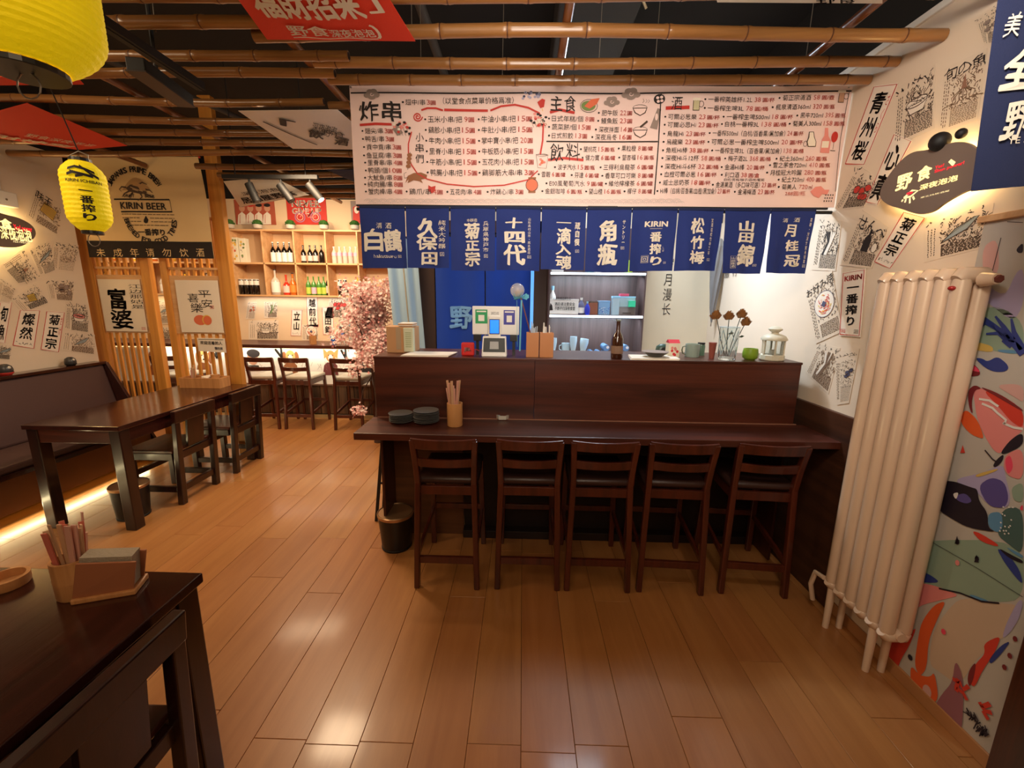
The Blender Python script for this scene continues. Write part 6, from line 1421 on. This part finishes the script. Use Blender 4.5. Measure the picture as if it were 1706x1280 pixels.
obj('cup_body', MB().lathe([(.041, 0), (.043, .003), (.043, .13), (.037, .13), (.036, .01), (1e-5, .01)], seg=24), mat('pale_bamboo', (206, 146, 88), .45, vary=.05), t, smooth=True)
sticks(t, 16, .032, .012, .25, .036, random.Random(12), STK, .0115)
c = at(837, 700, 2, ZL)
t = thing('glass_ashtray', 'small clear glass ashtray on the counter ledge', 'ashtray', (c.x, c.y+.03, ZL))
obj('glass_body', MB().lathe([(.036, 0), (.043, .004), (.045, .026), (.034, .026), (.030, .008), (1e-5, .008)], seg=6), mat('frosted_glass', (220, 214, 200), .2, alpha=.75, coat=.6), t)
for k in range(3): obj('notch', MB().tube([(.034*math.cos(k*2.1), .034*math.sin(k*2.1), .026), (.046*math.cos(k*2.1), .046*math.sin(k*2.1), .026)], .004, 6), GLASSB, t)

# ------------------------------------------------------------------ things on the counter top
ZT = 1.2655
def top(px, y=2.50): q = at(px, 598, 1, y); return (q.x, y, ZT)
def S_(px, y=2.5): return at(853+px, 598, 1, y).x-at(853, 598, 1, y).x      # size of px pixels at depth y
for lab, x0, x1 in (('stack of white paper sheets on the left end of the counter top', 674, 756), ('stack of white paper sheets on the counter top behind the beer bottle', 1044, 1128)):
    a, b = top(x0)[0], top(x1)[0]; t = thing('paper_stack', lab, 'papers', ((a+b)/2, 2.50, ZT), 'paper stacks'); L = (b-a)/2
    for k in range(3): obj('sheet', MB().hexa([(-L+k*.004, -.088, k*.003), (L-.02+k*.004, -.090+k*.004, k*.003), (L+k*.004, .09, k*.003), (-L+.03, .09, k*.003)], [(-L+k*.004, -.088, k*.003+.0028), (L-.02+k*.004, -.090+k*.004, k*.003+.0028), (L+k*.004, .09, k*.003+.0028), (-L+.03, .09, k*.003+.0028)]), PAPER, t)
a, b = top(648, 2.6)[0], top(690, 2.6)[0]
t = thing('cardboard_box', 'brown cardboard box on the left end of the counter top', 'box', ((a+b)/2, 2.66, ZT)); L = (b-a)/2
obj('box_body', MB().box(-L, L, -.09, .09, 0, .155), CARD, t, bevel=.003); obj('flap', MB().hexa([(-L, -.09, .155), (L, -.09, .155), (L, .0, .16), (-L, .0, .16)], [(-L-.01, -.09, .158), (L+.01, -.09, .158), (L+.01, .0, .163), (-L-.01, .0, .163)]), CARD, t); obj('tape', MB().box(-.02, .01, -.092, -.09, .02, .155), mat('grey_tape', (176, 150, 120), .4), t)
t = thing('booklet_stack', 'small stack of white and brown booklets lying on the cardboard box', 'booklets', ((a+b)/2+.035, 2.64, ZT+.163)); 
for k, m in enumerate((PAPER, CARD, PAPER)): obj('booklet', MB().box(-.045, .045, -.06+k*.004, .06, k*.006, k*.006+.005), m, t)
a, b = top(672, 2.56)[0], top(688, 2.56)[0]
t = thing('paper_bag', 'narrow pale green printed packet standing right of the cardboard box', 'packet', ((a+b)/2+.008, 2.57, ZT+.009)); L = (b-a)/2; obj('packet_body', MB().box(-L, L, -.02, .02, 0, .145), mat('pale_green_pack', (206, 206, 176), .6), t, bevel=.003)
for j in range(8): obj('print_line', MB().box(-L*.6, L*.6, -.0215, -.02, .03+j*.012, .033+j*.012), PGREEN, t)
# red speaker
x = top(780)[0]; t = thing('portable_speaker', 'small red square speaker with white capitals on the counter top', 'speaker', (x, 2.49, ZT)); L = S_(10.5)
obj('speaker_body', MB().box(-L, L, -.015, .018, 0, .078), mat('speaker_red', (206, 30, 26), .5), t, bevel=.008)
s_ = frontal(x-L, x+L, 2.474, ZT, ZT+.078, t); s_.text('JBL', L*.45, .022, L*1.6, .05, LABW, .05); s_.done(); obj('loop', MB().tube([(L, 0, .04), (L+.02, 0, .035), (L+.03, 0, .028)], .002, 6), PRED, t)
# payment terminal and code board
x = top(825)[0]; t = thing('code_board', 'white board with green and violet payment cards standing on the counter top', 'board', (x, 2.535, ZT))
zb0, zb1 = at(825, 558, 1, 2.53).z-ZT, at(825, 510.5, 1, 2.53).z-ZT; L = S_(38.5, 2.53)
obj('board_body', MB().box(-L, L, 0, .012, zb0, zb1), WHITEP, t, bevel=.004)
for s in (-1, 1): obj('foot', MB().box(*sorted((s*L*.95, s*L*.62)), -.01, .015, zb0-.038, zb0), BLACKP, t, bevel=.002); obj('support', MB().box(*sorted((s*L*.85, s*L*.72)), 0, .012, 0, zb0-.03), BLACKP, t)
s_ = frontal(x-L, x+L, 2.534, ZT+zb0, ZT+zb1, t)
for q, m in (((792, 516, 812, 539), mat('pay_green', (24, 150, 84), .5)), ((839, 517, 858, 541), mat('pay_violet', (56, 52, 150), .5))):
    s_.rect(*s_.uv(q[0], q[3]), *s_.uv(q[2], q[1]), m, 'card', 1); s_.rect(*s_.uv(q[0]+5, q[3]-4), *s_.uv(q[2]-5, q[1]+9), LABW, 'card', 2); s_.rect(*s_.uv(q[0]+2, q[1]+4), *s_.uv(q[2]-2, q[1]+2), LABW, 'card', 2)
s_.text('2022.02', 818, 520, 831, 524, INK, 0, px=True); s_.done()
t = thing('payment_terminal', 'white payment terminal with a small glowing blue screen on the counter top', 'terminal', (top(824)[0], 2.48, ZT)); L = S_(21, 2.48); L2 = S_(10, 2.48)
obj('base_body', MB().hexa([(-L, -.03, 0), (L, -.03, 0), (L, .035, 0), (-L, .035, 0)], [(-L*.92, -.005, .118), (L*.92, -.005, .118), (L*.92, .03, .118), (-L*.92, .03, .118)]), WHITEP, t, bevel=.006)
obj('dark_window', MB().hexa([(-L*.86, -.0275, .028), (L*.86, -.0275, .028), (L*.86, -.02, .028), (-L*.86, -.02, .028)], [(-L*.82, -.010, .108), (L*.82, -.010, .108), (L*.82, -.003, .108), (-L*.82, -.003, .108)]), mat('terminal_glass', (22, 26, 24), .5), t)
obj('inner_card', MB().hexa([(-L*.35, -.0265, .045), (L*.35, -.0265, .045), (L*.35, -.022, .045), (-L*.35, -.022, .045)], [(-L*.33, -.016, .088), (L*.33, -.016, .088), (L*.33, -.012, .088), (-L*.33, -.012, .088)]), mat('grey_card', (170, 170, 170), .6), t)
obj('neck', MB().box(-L2, L2, .0, .02, .11, .235), WHITEP, t, bevel=.003)
obj('screen', MB().box(-L2*.72, L2*.72, -.003, .0, .135, .212), mat('blue_screen', (30, 110, 240), .3, emit=1.6, ecol=(20, 110, 250)), t); obj('screen_bezel', MB().box(-L2*.84, L2*.84, -.002, .001, .130, .217), BLACKP, t)
# two wooden square cups with straws
for k, (a_, b_) in enumerate(((876, 897), (898, 921))):
    a, b = top(a_)[0], top(b_)[0]; L = (b-a)/2-.001; t = thing('wooden_cup', f'tall square wooden cup of straws on the counter top, {"left" if k == 0 else "right"} of the pair', 'cup', ((a+b)/2, 2.5, ZT), 'square wooden cups')
    for q in ((-L, L, -.035, -.029), (-L, L, .029, .035), (-L, -L+.006, -.029, .029), (L-.006, L, -.029, .029)): obj('side_board', MB().box(*q, 0, .142), mat('cup_wood', (190, 124, 72), .45, vary=.06), t, bevel=.001)
    obj('base_board', MB().box(-L+.006, L-.006, -.029, .029, 0, .006), CARD, t)
    t = thing('straw_bundle', f'bundle of {"clear wrapped" if k == 0 else "white paper"} straws in the {"left" if k == 0 else "right"} square wooden cup', 'straws', ((a+b)/2, 2.5, ZT+.0065)); rr = random.Random(k+20)
    for j in range(8): p = (rr.uniform(-.6, .6)*L, rr.uniform(-.02, .02)); obj('straw', MB().tube([(p[0], p[1], 0), (p[0]+rr.uniform(-.004, .012), p[1]+rr.uniform(-.01, .01), rr.uniform(.16, .20))], .003, 6), LABW if k else mat('clear_wrap', (210, 220, 228), .2, alpha=.7), t)
# balloon wand
c0_, c1_ = Vector(top(893, 2.49)), at(868, 500, 1, 2.49); t = thing('clear_balloon', 'clear round balloon on a stick with a turquoise ribbon bow', 'balloon', tuple(c0_+Vector((0, 0, .012))))
d = c1_-c0_; ce = at(862, 484, 1, 2.49)-t.location
obj('stick', MB().tube([(0, 0, 0), d], .0035, 8), mat('stick_brown', (120, 70, 60), .4), t)
obj('globe', MB().ball(ce, S_(11.5), 24, 14), mat('balloon_skin', (226, 220, 214), .05, alpha=.35, coat=.6), t, smooth=True)
rr = random.Random(5); mb = MB()
for j in range(26): a = rr.uniform(0, 6.3); q = ce+Vector((rr.gauss(0, .012), rr.gauss(0, .012), -.014+rr.gauss(0, .008))); mb.ball(q, .004, 6, 4)
o = obj('filling', mb, mat('dried_flower', (196, 150, 110), .7), t); o['kind'] = 'stuff'
TUR = mat('turquoise_ribbon', (96, 170, 190), .6)
mb = MB()
for j in range(16):
    a = j*2*PI/16; r_ = S_(13); z_ = rr.uniform(-.014, .012); mb.add([d, d+Vector((r_*math.cos(a), .03*math.sin(a), z_)), d+Vector((r_*math.cos(a+.5), .03*math.sin(a+.5), z_+.02))], [(0, 1, 2)])
obj('bow', mb, TUR, t)
for x0, x1, y1, w_ in ((869, 866, 585, .009), (861, 862, 578, .002)): a = at(x0, 500, 1, 2.475)-t.location; b = at(x1, y1, 1, 2.475)-t.location; obj('ribbon_tail', MB().beam(a, b, w_, .001, (0, 1, 0)), TUR, t)
# beer bottle
t = bottle('beer_bottle', 'brown glass beer bottle standing on the counter top left of the papers', (top(1027, 2.47)[0], 2.47, ZT+.0), .225, .034, BROWNG, None, mat('bottle_cap', (170, 180, 176), .3, .6), None, .5, .36)
obj('label', MB().lathe([(.0348, .03), (.0348, .075)], seg=14), mat('worn_label', (130, 100, 80), .6), t)
# plate bowl, small camera-like box, milk carton, mug, cups
q = top(1091, 2.50); t = thing('shallow_bowl', 'shallow black bowl with a pale rim on the paper sheets', 'bowl', (q[0], 2.50, ZT+.0095)); obj('dish', MB().lathe([(.03, 0), (.04, .004), (.072, .026), (.075, .03), (.07, .03), (.036, .008), (1e-5, .007)], seg=28), BLACKG, t, smooth=True); obj('rim', MB().lathe([(.0745, .0285), (.077, .031), (.070, .0305)], seg=28), PGREY, t, smooth=True)
q = top(1103, 2.66); t = thing('tape_dispenser', 'dark green rounded tape dispenser behind the shallow bowl', 'dispenser', (q[0], 2.66, ZT)); DG = mat('dark_green', (50, 76, 66), .4); obj('body', MB().lathe([(.045, 0), (.046, .03), (.042, .055), (.02, .068), (1e-5, .07)], seg=18, sy=.6), DG, t, smooth=True); obj('roll', MB().tube([(0, -.034, .032), (0, -.026, .032)], .02, 14), BLACKP, t)
q = top(1121, 2.56); L = S_(9, 2.56); t = thing('milk_carton', 'small red and white milk carton on the counter top', 'carton', (q[0], 2.58, ZT)); obj('carton_body', MB().box(-L, L, -.03, .03, 0, .085), CT, t, bevel=.002); obj('red_top', MB().hexa([(-L, -.03, .085), (L, -.03, .085), (L, .03, .085), (-L, .03, .085)], [(-L, -.006, .105), (L, -.006, .105), (L, .006, .105), (-L, .006, .105)]), mat('carton_red', (206, 50, 60), .5), t)
s_ = frontal(q[0]-L, q[0]+L, 2.549, ZT, ZT+.085, t); 
for j in range(7): s_.ell(random.uniform(.2, .8)*2*L, random.uniform(.01, .06), .008, .009, (mat('carton_red', (206, 50, 60)), PPINK)[j % 2], 'artwork', 1+j % 2, seg=8)
s_.done()
q = top(1152, 2.60); L = S_(11, 2.6); t = thing('mug', 'pale grey-green square mug on the counter top', 'mug', (q[0], 2.60, ZT)); GM = mat('grey_green_glaze', (150, 168, 158), .35); obj('mug_body', MB().lathe([(L*.98, 0), (L, .004), (L, .078), (L*.9, .078), (L*.88, .01), (1e-5, .01)], seg=18), GM, t, smooth=True); obj('handle', MB().tube([(-L, 0, .065), (-L-.018, 0, .06), (-L-.022, 0, .04), (-L-.016, 0, .02), (-L, 0, .014)], .004, 8), mat('olive_handle', (110, 116, 90), .4), t, smooth=True)
q = top(1166, 2.66); t = thing('jar', 'dark grey-green jar half hidden behind the pale mug', 'jar', (q[0]+.005, 2.67, ZT)); obj('jar_body', MB().lathe([(.022, 0), (.024, .06), (.02, .07)], seg=14), mat('jar_green', (90, 120, 100), .3), t, smooth=True); obj('jar_lid', MB().lathe([(.022, .07), (.022, .08)], seg=14), BLACKP, t)
q = top(1185, 2.52); t = thing('paper_cup', 'slim brown cup on the counter top left of the glass vase', 'cup', (q[0], 2.52, ZT)); obj('cup_body', MB().lathe([(.014, 0), (.022, .095), (.019, .095), (.012, .006), (1e-5, .006)], seg=16), mat('rust_cup', (142, 72, 60), .5), t, smooth=True); obj('rim', MB().lathe([(.0215, .091), (.0232, .096), (.019, .095)], seg=16), mat('rust_cup', (142, 72, 60)), t)
q = top(1249, 2.50); t = thing('cup', 'rounded lime green cup on the counter top between vase and lantern', 'cup', (q[0], 2.50, ZT)); GC = mat('lime_glaze', (126, 158, 40), .4); obj('cup_body', MB().lathe([(.026, 0), (.040, .012), (.043, .035), (.038, .066), (.033, .066), (.036, .03), (1e-5, .012)], seg=22), GC, t, smooth=True); obj('foot', MB().lathe([(.027, 0), (.028, .004)], seg=18), GC, t)
# vase with dried roses
q = top(1213, 2.47); t = thing('glass_vase', 'patterned clear glass vase on the counter top holding dried roses', 'vase', (q[0], 2.49, ZT)); r_ = S_(15.5, 2.47)
mb = MB(); n = 24; V = []; Fc = []
obj('glass_body', MB().lathe([(r_*.8, 0), (r_*.86, .004), (r_*.92, .06), (r_*1.0, .19), (r_*.93, .19), (r_*.85, .06), (r_*.76, .014), (1e-5, .012)], seg=14), GLASS, t, smooth=False)
for j in range(7):
    a = j*2*PI/7
    for s in (-1, 1): obj('cut_line', MB().tube([(r_*.93*math.cos(a+s*.45*k_), r_*.93*math.sin(a+s*.45*k_), .03+.14*v_) for k_, v_ in ((0, 0), (1, .5), (0, 1))], .0016, 5), GLASSB, t)
obj('vase_rim', MB().lathe([(r_*1.01, .186), (r_*1.03, .191), (r_*.93, .191)], seg=28), GLASSB, t)
ROSE = mat('dried_rose', (142, 92, 42), .75, vary=.3)
for k, (px, py) in enumerate(((1193, 525), (1215, 526), (1236, 523), (1243, 536))):
    c = at(px, py, 1, 2.47+.015*k); base = Vector((q[0]+(k-1.5)*.008, 2.49, ZT+.02)); tt = thing('dried_rose', f'brown dried rose in the glass vase, {("leftmost", "second from the left", "third from the left, uppermost", "rightmost and lowest")[k]}', 'rose', tuple(base), 'dried roses in the vase')
    d = c-base; obj('stem', MB().tube([(0, 0, 0), d*.5+Vector((0, .004, 0)), d*.93], .0022, 6), mat('dry_stem', (58, 62, 50), .7), tt)
    rr = random.Random(k); mb = MB(); R0 = S_(10, 2.47)
    for j in range(26):
        a = j*2.4; e_ = j/26; rad = R0*(.25+.75*e_); zc = R0*.75*(1-e_*1.25); mb_c = d+Vector((0, 0, 0)); w_ = .55
        ang = [a-w_, a-w_/2, a, a+w_/2, a+w_]; V = [mb_c+Vector((rad*.55*math.cos(u), rad*.55*math.sin(u), zc-R0*.55)) for u in ang]+[mb_c+Vector((rad*rr.uniform(.9, 1.08)*math.cos(u), rad*rr.uniform(.9, 1.08)*math.sin(u), zc+rr.uniform(0, .2)*R0)) for u in ang]
        mb.add(V, [(i, i+1, i+6, i+5) for i in range(4)])
    obj('petals', mb, ROSE, tt); obj('calyx', MB().lathe([(.003, -.02), (R0*.5, -.004), (R0*.4, .004)], tuple(d), 10), mat('dry_stem', (58, 62, 50)), tt)
    if k in (1, 3): obj('leaf', MB().prism([(0, 0), (.02, .008), (.034, 0), (.02, -.006)], d*.55, Vector((1, 0, .2)), Vector((0, .2, 1)), Vector((0, 1, 0)), .001), mat('dry_leaf', (50, 66, 44), .7), tt)
# white candle lantern
q = top(1287, 2.50); t = thing('candle_lantern', 'white metal candle lantern at the right end of the counter top', 'lantern', (q[0]-.005, 2.50, ZT)); LW = mat('lantern_white', (206, 198, 176), .45); k_ = S_(18.5, 2.5)
obj('base', MB().lathe([(k_*.94, 0), (k_, .006), (k_*.96, .03), (k_*.88, .034)], seg=12), LW, t, bevel=.001)
for j in range(6): a = j*PI/3+.2; obj('corner_bar', MB().box(-.004, .004, -.004, .004, .03, .118), LW, t, loc=(k_*.86*math.cos(a), k_*.86*math.sin(a), 0))
for j in range(6): a = (j+.5)*PI/3+.2; obj('glass_pane', MB().beam((k_*.76*math.cos(a), k_*.76*math.sin(a), .034), (k_*.76*math.cos(a), k_*.76*math.sin(a), .116), k_*.76, .001, (math.cos(a), math.sin(a), 0)), GLASS, t)
obj('roof', MB().lathe([(k_*1.02, .116), (k_*1.04, .124), (k_*.85, .142), (k_*.5, .152), (k_*.3, .155), (k_*.26, .162)], seg=24), LW, t, smooth=True)
obj('vent_cap', MB().lathe([(k_*.26, .16), (k_*.55, .176), (k_*.55, .182), (k_*.3, .195), (1e-5, .198)], seg=20), LW, t, smooth=True)
obj('candle', MB().lathe([(.02, .034), (.02, .06), (1e-5, .06)], seg=16), LABW, t)

# ================================================================== KITCHEN SIDE
t = thing('kitchen_cabinet', 'dark wood open cabinet with bright cool light strips behind the counter', 'cabinet', (.61, 3.84, 0))
CW = wood('cabinet_wood', (72, 54, 52), (112, 88, 84), 'Z', .45, 5, .05, 0)
a, b = -.385, .385
for x in (a-.012, b): obj('side_panel', MB().box(x, x+.012, -.26, .0, .9, 2.2), CW, t)
obj('back_panel', MB().box(a, b, -.012, 0, .9, 2.2), CW, t)
zs = (1.12, 1.475, 1.82)
for z in zs: obj('shelf_board', MB().box(a, b, -.26, -.012, z-.018, z), CW, t)
for z in (1.475, 1.82): obj('light_strip', MB().box(a, b, -.268, -.258, z-.020, z-.004), LEDC, t); area('cabinet_strip_light', (.61, 3.66, z-.03), .7, 3.2, COOL, (.61, 3.8, z-.4), None, .02)
area('cabinet_strip_light', (.61, 3.66, 1.09), .7, 1.5, (.4, .66, 1), (.61, 3.5, .9), None, .02)
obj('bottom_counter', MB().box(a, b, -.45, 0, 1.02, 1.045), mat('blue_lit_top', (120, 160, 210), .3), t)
obj('lower_body', MB().box(a, b, -.42, 0, 0, 1.02), CW, t)
def cab(px, z): q = at(px, 560, 1, 3.66); return (q.x, 3.66, z+.0005)
K = lambda px: S_(px, 3.66)
def cbox(name, label, cat, x0, x1, h, z, m, group=None, d=.07, lid=None, y=3.68):
    a_, b_ = cab(x0, z)[0], cab(x1, z)[0]; t = thing(name, label, cat, ((a_+b_)/2, y, z+.0005), group); L = (b_-a_)/2
    obj(name+'_body', MB().box(-L, L, -d/2, d/2, 0, h), m, t, bevel=.004)
    obj('lid', MB().box(-L*1.02, L*1.02, -d/2-.001, d/2+.001, h*.9, h+.002), lid or m, t, bevel=.002); return t, L
Z2, Z1, Z3 = 1.475, 1.12, 1.82
t, L = cbox('notice_sign', 'white notice sign with black lettering on the kitchen shelf', 'sign', 912.5, 960, .125, Z2, WHITEP, d=.01, y=3.60)
s_ = frontal(t.location.x-L, t.location.x+L, 3.593, Z2, Z2+.125, t)
for tx, x0, y0, x1, y1 in (('小酌怡情品质生活', 922, 495, 951, 500), ('酒后请注意安全', 924, 504, 958, 509.5), ('不醉不归深夜食堂', 924, 511, 958, 517)): s_.text(tx, x0, y0, x1, y1, INK, .02, px=True)
s_.poly([(915, 517), (917, 505), (920, 509), (921, 517)], INK, 'print', px=True); s_.done()
def cbottle(name, label, px, z, h, r, m, cap, y=3.62, lab=None):
    q = cab(px, z); t = thing(name, label, 'bottle', (q[0], y, z+.0005)); obj('bottle_body', MB().lathe([(r*.9, 0), (r, .01), (r, h*.5), (r*.7, h*.68), (r*.3, h*.8), (r*.3, h*.86)], seg=14), m, t, smooth=True); obj('cap', MB().lathe([(r*.36, h*.85), (r*.4, h)], seg=10), cap, t)
    if lab: obj('label', MB().lathe([(r*1.02, h*.1), (r*1.02, h*.42)], seg=14), lab, t)
    return t
LB = mat('light_blue_plastic', (150, 200, 226), .35); DB = mat('deep_blue_plastic', (24, 44, 176), .35)
cbottle('detergent_bottle', 'white and blue detergent bottle on the shelf behind the notice sign', 919, Z2, .235, .034, LABW, LB, 3.70, DB)
cbottle('soda_can_bottle', 'tall dark printed can beside the notice sign on the kitchen shelf', 965, Z2, .14, .028, mat('printed_can', (90, 90, 120), .4), WHITEP, 3.62, LABW)
cbottle('spray_bottle', 'small deep blue bottle on the kitchen shelf', 974.5, Z2, .11, .022, DB, LB, 3.60)
cbox('copper_box', 'brown and copper box on the kitchen shelf between blue bottle and patterned box', 'box', 978, 993, .11, Z2, mat('copper_box', (150, 90, 66), .4), lid=CHROME)
t, L = cbox('patterned_box', 'blue and white patterned tissue box on the kitchen shelf', 'box', 994, 1013, .115, Z2, mat('tissue_blue', (130, 170, 206), .6)); s_ = frontal(t.location.x-L, t.location.x+L, 3.6435, Z2, Z2+.115, t)
for j in range(30): s_.rect(*(lambda x, y: (x, y, x+.006, y+.004))(random.uniform(0, 2*L-.008), random.uniform(.005, .06)), random.choice((LABW, DB)), 'artwork', 1)
s_.done()
cbox('plastic_jug', 'clear bluish plastic jug on the kitchen shelf', 'jug', 1015, 1026, .155, Z2, GLASSB, lid=LB, y=3.63)
t, L = cbox('drawer_box', 'grey drawer box on the right of the kitchen shelf', 'box', 1026, 1054, .065, Z2, mat('warm_grey_plastic', (130, 120, 116), .5), y=3.66); obj('slot', MB().box(-L*.5, L*.5, -.037, -.035, .015, .02), BLACKP, t)
t, L = cbox('food_box', 'clear food container with green contents stacked on the grey drawer box', 'container', 1027, 1053, .085, Z2+.0675, GLASSB, lid=LB, y=3.66); obj('contents', MB().box(-L*.8, L*.1, -.02, .02, .006, .04), PGREEN, t)
cbox('green_tub', 'small bright mint tub in front of the clear container', 'tub', 1041, 1052, .05, Z2+.0675, mat('mint', (60, 200, 150), .4), y=3.608, d=.03)
cbox('pink_lid_box', 'flat pink box lying on top of the clear food container', 'box', 1028, 1042, .02, Z2+.155, mat('hot_pink_plastic', (226, 90, 120), .4), y=3.66)
# top shelf row, half hidden by the cloth panels
for k, (x0, x1, h, m, lab) in enumerate(((915, 935, .04, WHITEP, 'flat white box at the left of the top kitchen shelf, under the cloth panels'), (972, 984, .09, mat('teal_box', (50, 150, 160), .5), 'teal packet on the top kitchen shelf'), (986, 996, .06, LABW, 'white packet on the top kitchen shelf'), (998, 1016, .06, mat('charcoal_box', (60, 60, 66), .5), 'charcoal box on the top kitchen shelf'), (1036, 1046, .10, mat('lime_box', (170, 196, 60), .5), 'lime packet on the top kitchen shelf'))): cbox('food_packet', lab, 'packet', x0, x1, h, Z3, m)
# glasses and towels on the lower shelf
t, L = cbox('wooden_tray', 'shallow wooden tray under the upturned cups on the lower kitchen shelf', 'tray', 913, 980, .018, Z1, mat('tray_wood', (160, 118, 90), .5), d=.12, y=3.65)
WG = mat('frosted_white', (196, 220, 230), .3)
for k, px in enumerate((918, 930, 941)): q = cab(px, Z1+.0205); t = thing('small_cup', f'small upturned white cup on the tray, {ordn[k]} from the left', 'cup', (q[0], 3.61, Z1+.0215), 'small white cups on the tray'); obj('cup_body', MB().lathe([(.026, 0), (.022, .022), (.012, .026), (1e-5, .026)], seg=14), WG, t, smooth=True); obj('foot_ring', MB().lathe([(.011, .024), (.012, .03), (.009, .03)], seg=12), WG, t)
def glass(label, px, h, r, z, y=3.67, tilt=0.): q = cab(px, z); t = thing('beer_glass', label, 'glass', (q[0], y, z+.001), 'white beer glasses'); t.rotation_euler = (0, tilt, 0); obj('glass_body', MB().lathe([(r*.7, 0), (r*.55, h*.12), (r*.8, h*.4), (r, h*.75), (r*.95, h), (r*.88, h), (r*.9, h*.75), (r*.5, h*.2)], seg=18), WG, t, smooth=True); obj('foot', MB().lathe([(r*.75, 0), (r*.72, .006)], seg=16), WG, t)
glass('white tulip glass on the tray, left on the lower kitchen shelf', 922.5, .13, .030, Z1+.021); glass('white tall glass with dark print, middle of the lower kitchen shelf', 956, .145, .031, Z1+.021)
glass('tilted white mug right of the tall glass on the lower kitchen shelf', 972, .125, .038, Z1+.023, 3.68, .12)
q = cab(944, Z1); t = thing('mug', 'white mug behind the tall glass on the lower kitchen shelf', 'mug', (q[0], 3.71, Z1+.021)); obj('mug_body', MB().lathe([(.034, 0), (.036, .085), (.031, .085), (.03, .01), (1e-5, .01)], seg=16), WG, t, smooth=True); obj('handle', MB().tube([(-.035, 0, .07), (-.055, 0, .06), (-.055, 0, .03), (-.035, 0, .02)], .004, 6), WG, t)
TW = mat('checked_towel', (96, 130, 170), .85, vary=.3, bump=.5, bscale=200)
for k, (px, zz) in enumerate(((985, .03), (997, .03), (1009, .03), (1008, .085), (1040, .085))):
    q = cab(px, Z1); t = thing('rolled_towel', f'rolled blue checked towel on the lower kitchen shelf, {("leftmost", "second in the row", "third in the row", "on top of the row", "lying behind the beer bottle")[k]}', 'towel', (q[0], 3.66, Z1+zz-.002), 'rolled blue towels'); obj('roll', MB().tube([(0, -.09, 0), (0, .07, 0)], .027, 14), TW, t, smooth=True); obj('fold_edge', MB().tube([(.01, -.092, .005), (.01, -.09, .005)], .012, 10), LABW, t)
cbox('black_box', 'small black box in front of the rolled towels', 'box', 996, 1014, .04, Z1, BLACKP, y=3.585, d=.03)
cbox('steel_shelf_box', 'dark grey box with a spoon at the right of the lower kitchen shelf', 'box', 1036, 1050, .05, Z1, mat('charcoal_box', (60, 60, 66)), y=3.60)
# closed umbrella on the right wall
q = at(1196, 450, 0, WR-.05); t = thing('closed_umbrella', 'closed grey umbrella hanging point-down on the white wall beyond the counter', 'umbrella', (WR-.06, q.y, 1.42))
mb = MB(); n = 16; V = []; H_ = [(.004, 0), (.02, .12), (.035, .3), (.045, .5), (.04, .62), (.015, .68)]
for r_, z in H_:
    for k in range(n): a = 2*PI*k/n+z*1.5; rr_ = r_*(1+.25*(k % 2)); V.append((rr_*math.cos(a), rr_*math.sin(a), z))
mb.add(V, [(i*n+k, i*n+(k+1) % n, (i+1)*n+(k+1) % n, (i+1)*n+k) for i in range(len(H_)-1) for k in range(n)])
obj('canopy', mb, mat('umbrella_grey', (120, 116, 114), .6), t); obj('shaft', MB().tube([(0, 0, -.03), (0, 0, .8)], .005, 8), CHROME, t); obj('handle', MB().tube([(0, 0, .8), (0, .0, .86), (0, .03, .89), (0, .06, .86)], .009, 8), BLACKP, t, smooth=True)

# ================================================================== RADIATOR
t = thing('radiator', 'tall cream column radiator standing in front of the right wall', 'radiator', (1.53, 1.72, 0))
n = 6; y0 = 1.892-1.72; dy = .0635
for k in range(n):
    y = y0-k*dy
    for x in (.018, .085):
        obj('column', MB().tube([(x, y, .235), (x, y, .265), (x, y, 1.67), (x, y, 1.70)], [.020, .028, .028, .022], 14), IVORY, t, smooth=True)
    for nm, z, z2 in (('top_header', 1.685, 1.70), ('bottom_header', .25, .237)): obj(nm, MB().tube([(-.004, y, z), (.012, y, z2), (.085, y, z2), (.105, y, z)], [.018, .0295, .0295, .018], 14), IVORY, t, smooth=True)
obj('end_cap', MB().tube([(.06, y0-n*dy+.035, 1.685), (.06, y0-n*dy+.015, 1.685), (.06, y0-n*dy-.01, 1.685)], [.026, .024, .018], 12), IVORY, t, smooth=True)
obj('end_nut', MB().tube([(.06, y0-n*dy-.01, 1.685), (.06, y0-n*dy-.02, 1.685)], .013, 6), mat('rust', (110, 50, 40), .7), t)
obj('maker_badge', MB().ball((-.012, y0-5*dy, 1.655), .012, 12, 6, .7), mat('badge_red', (170, 30, 26), .4), t, smooth=True)
obj('connecting_tube', MB().tube([(.05, y0+.02, .25), (.05, y0-5.6*dy, .25)], .02, 10), IVORY, t, smooth=True)
for k in (.1, 4.1): 
    for x in (.018, .085): obj('foot', MB().tube([(x, y0-k*dy, .23), (x, y0-k*dy, 0)], [.018, .014], 10), IVORY, t, smooth=True)
obj('supply_pipe', MB().tube([(.0, y0+.03, .25), (-.0, y0+.09, .24), (.0, y0+.11, .16), (.03, y0+.12, .06)], .012, 10), IVORY, t, smooth=True)
t = obj('wooden_post', MB().box(-.05, 0, -.15, 0, 0, 2.2), DARKZ, bevel=.004); t.location = (WR-.004, 1.20, 0); tag(t, 'dark brown wooden post against the right wall at the bottom-right picture corner', 'post')
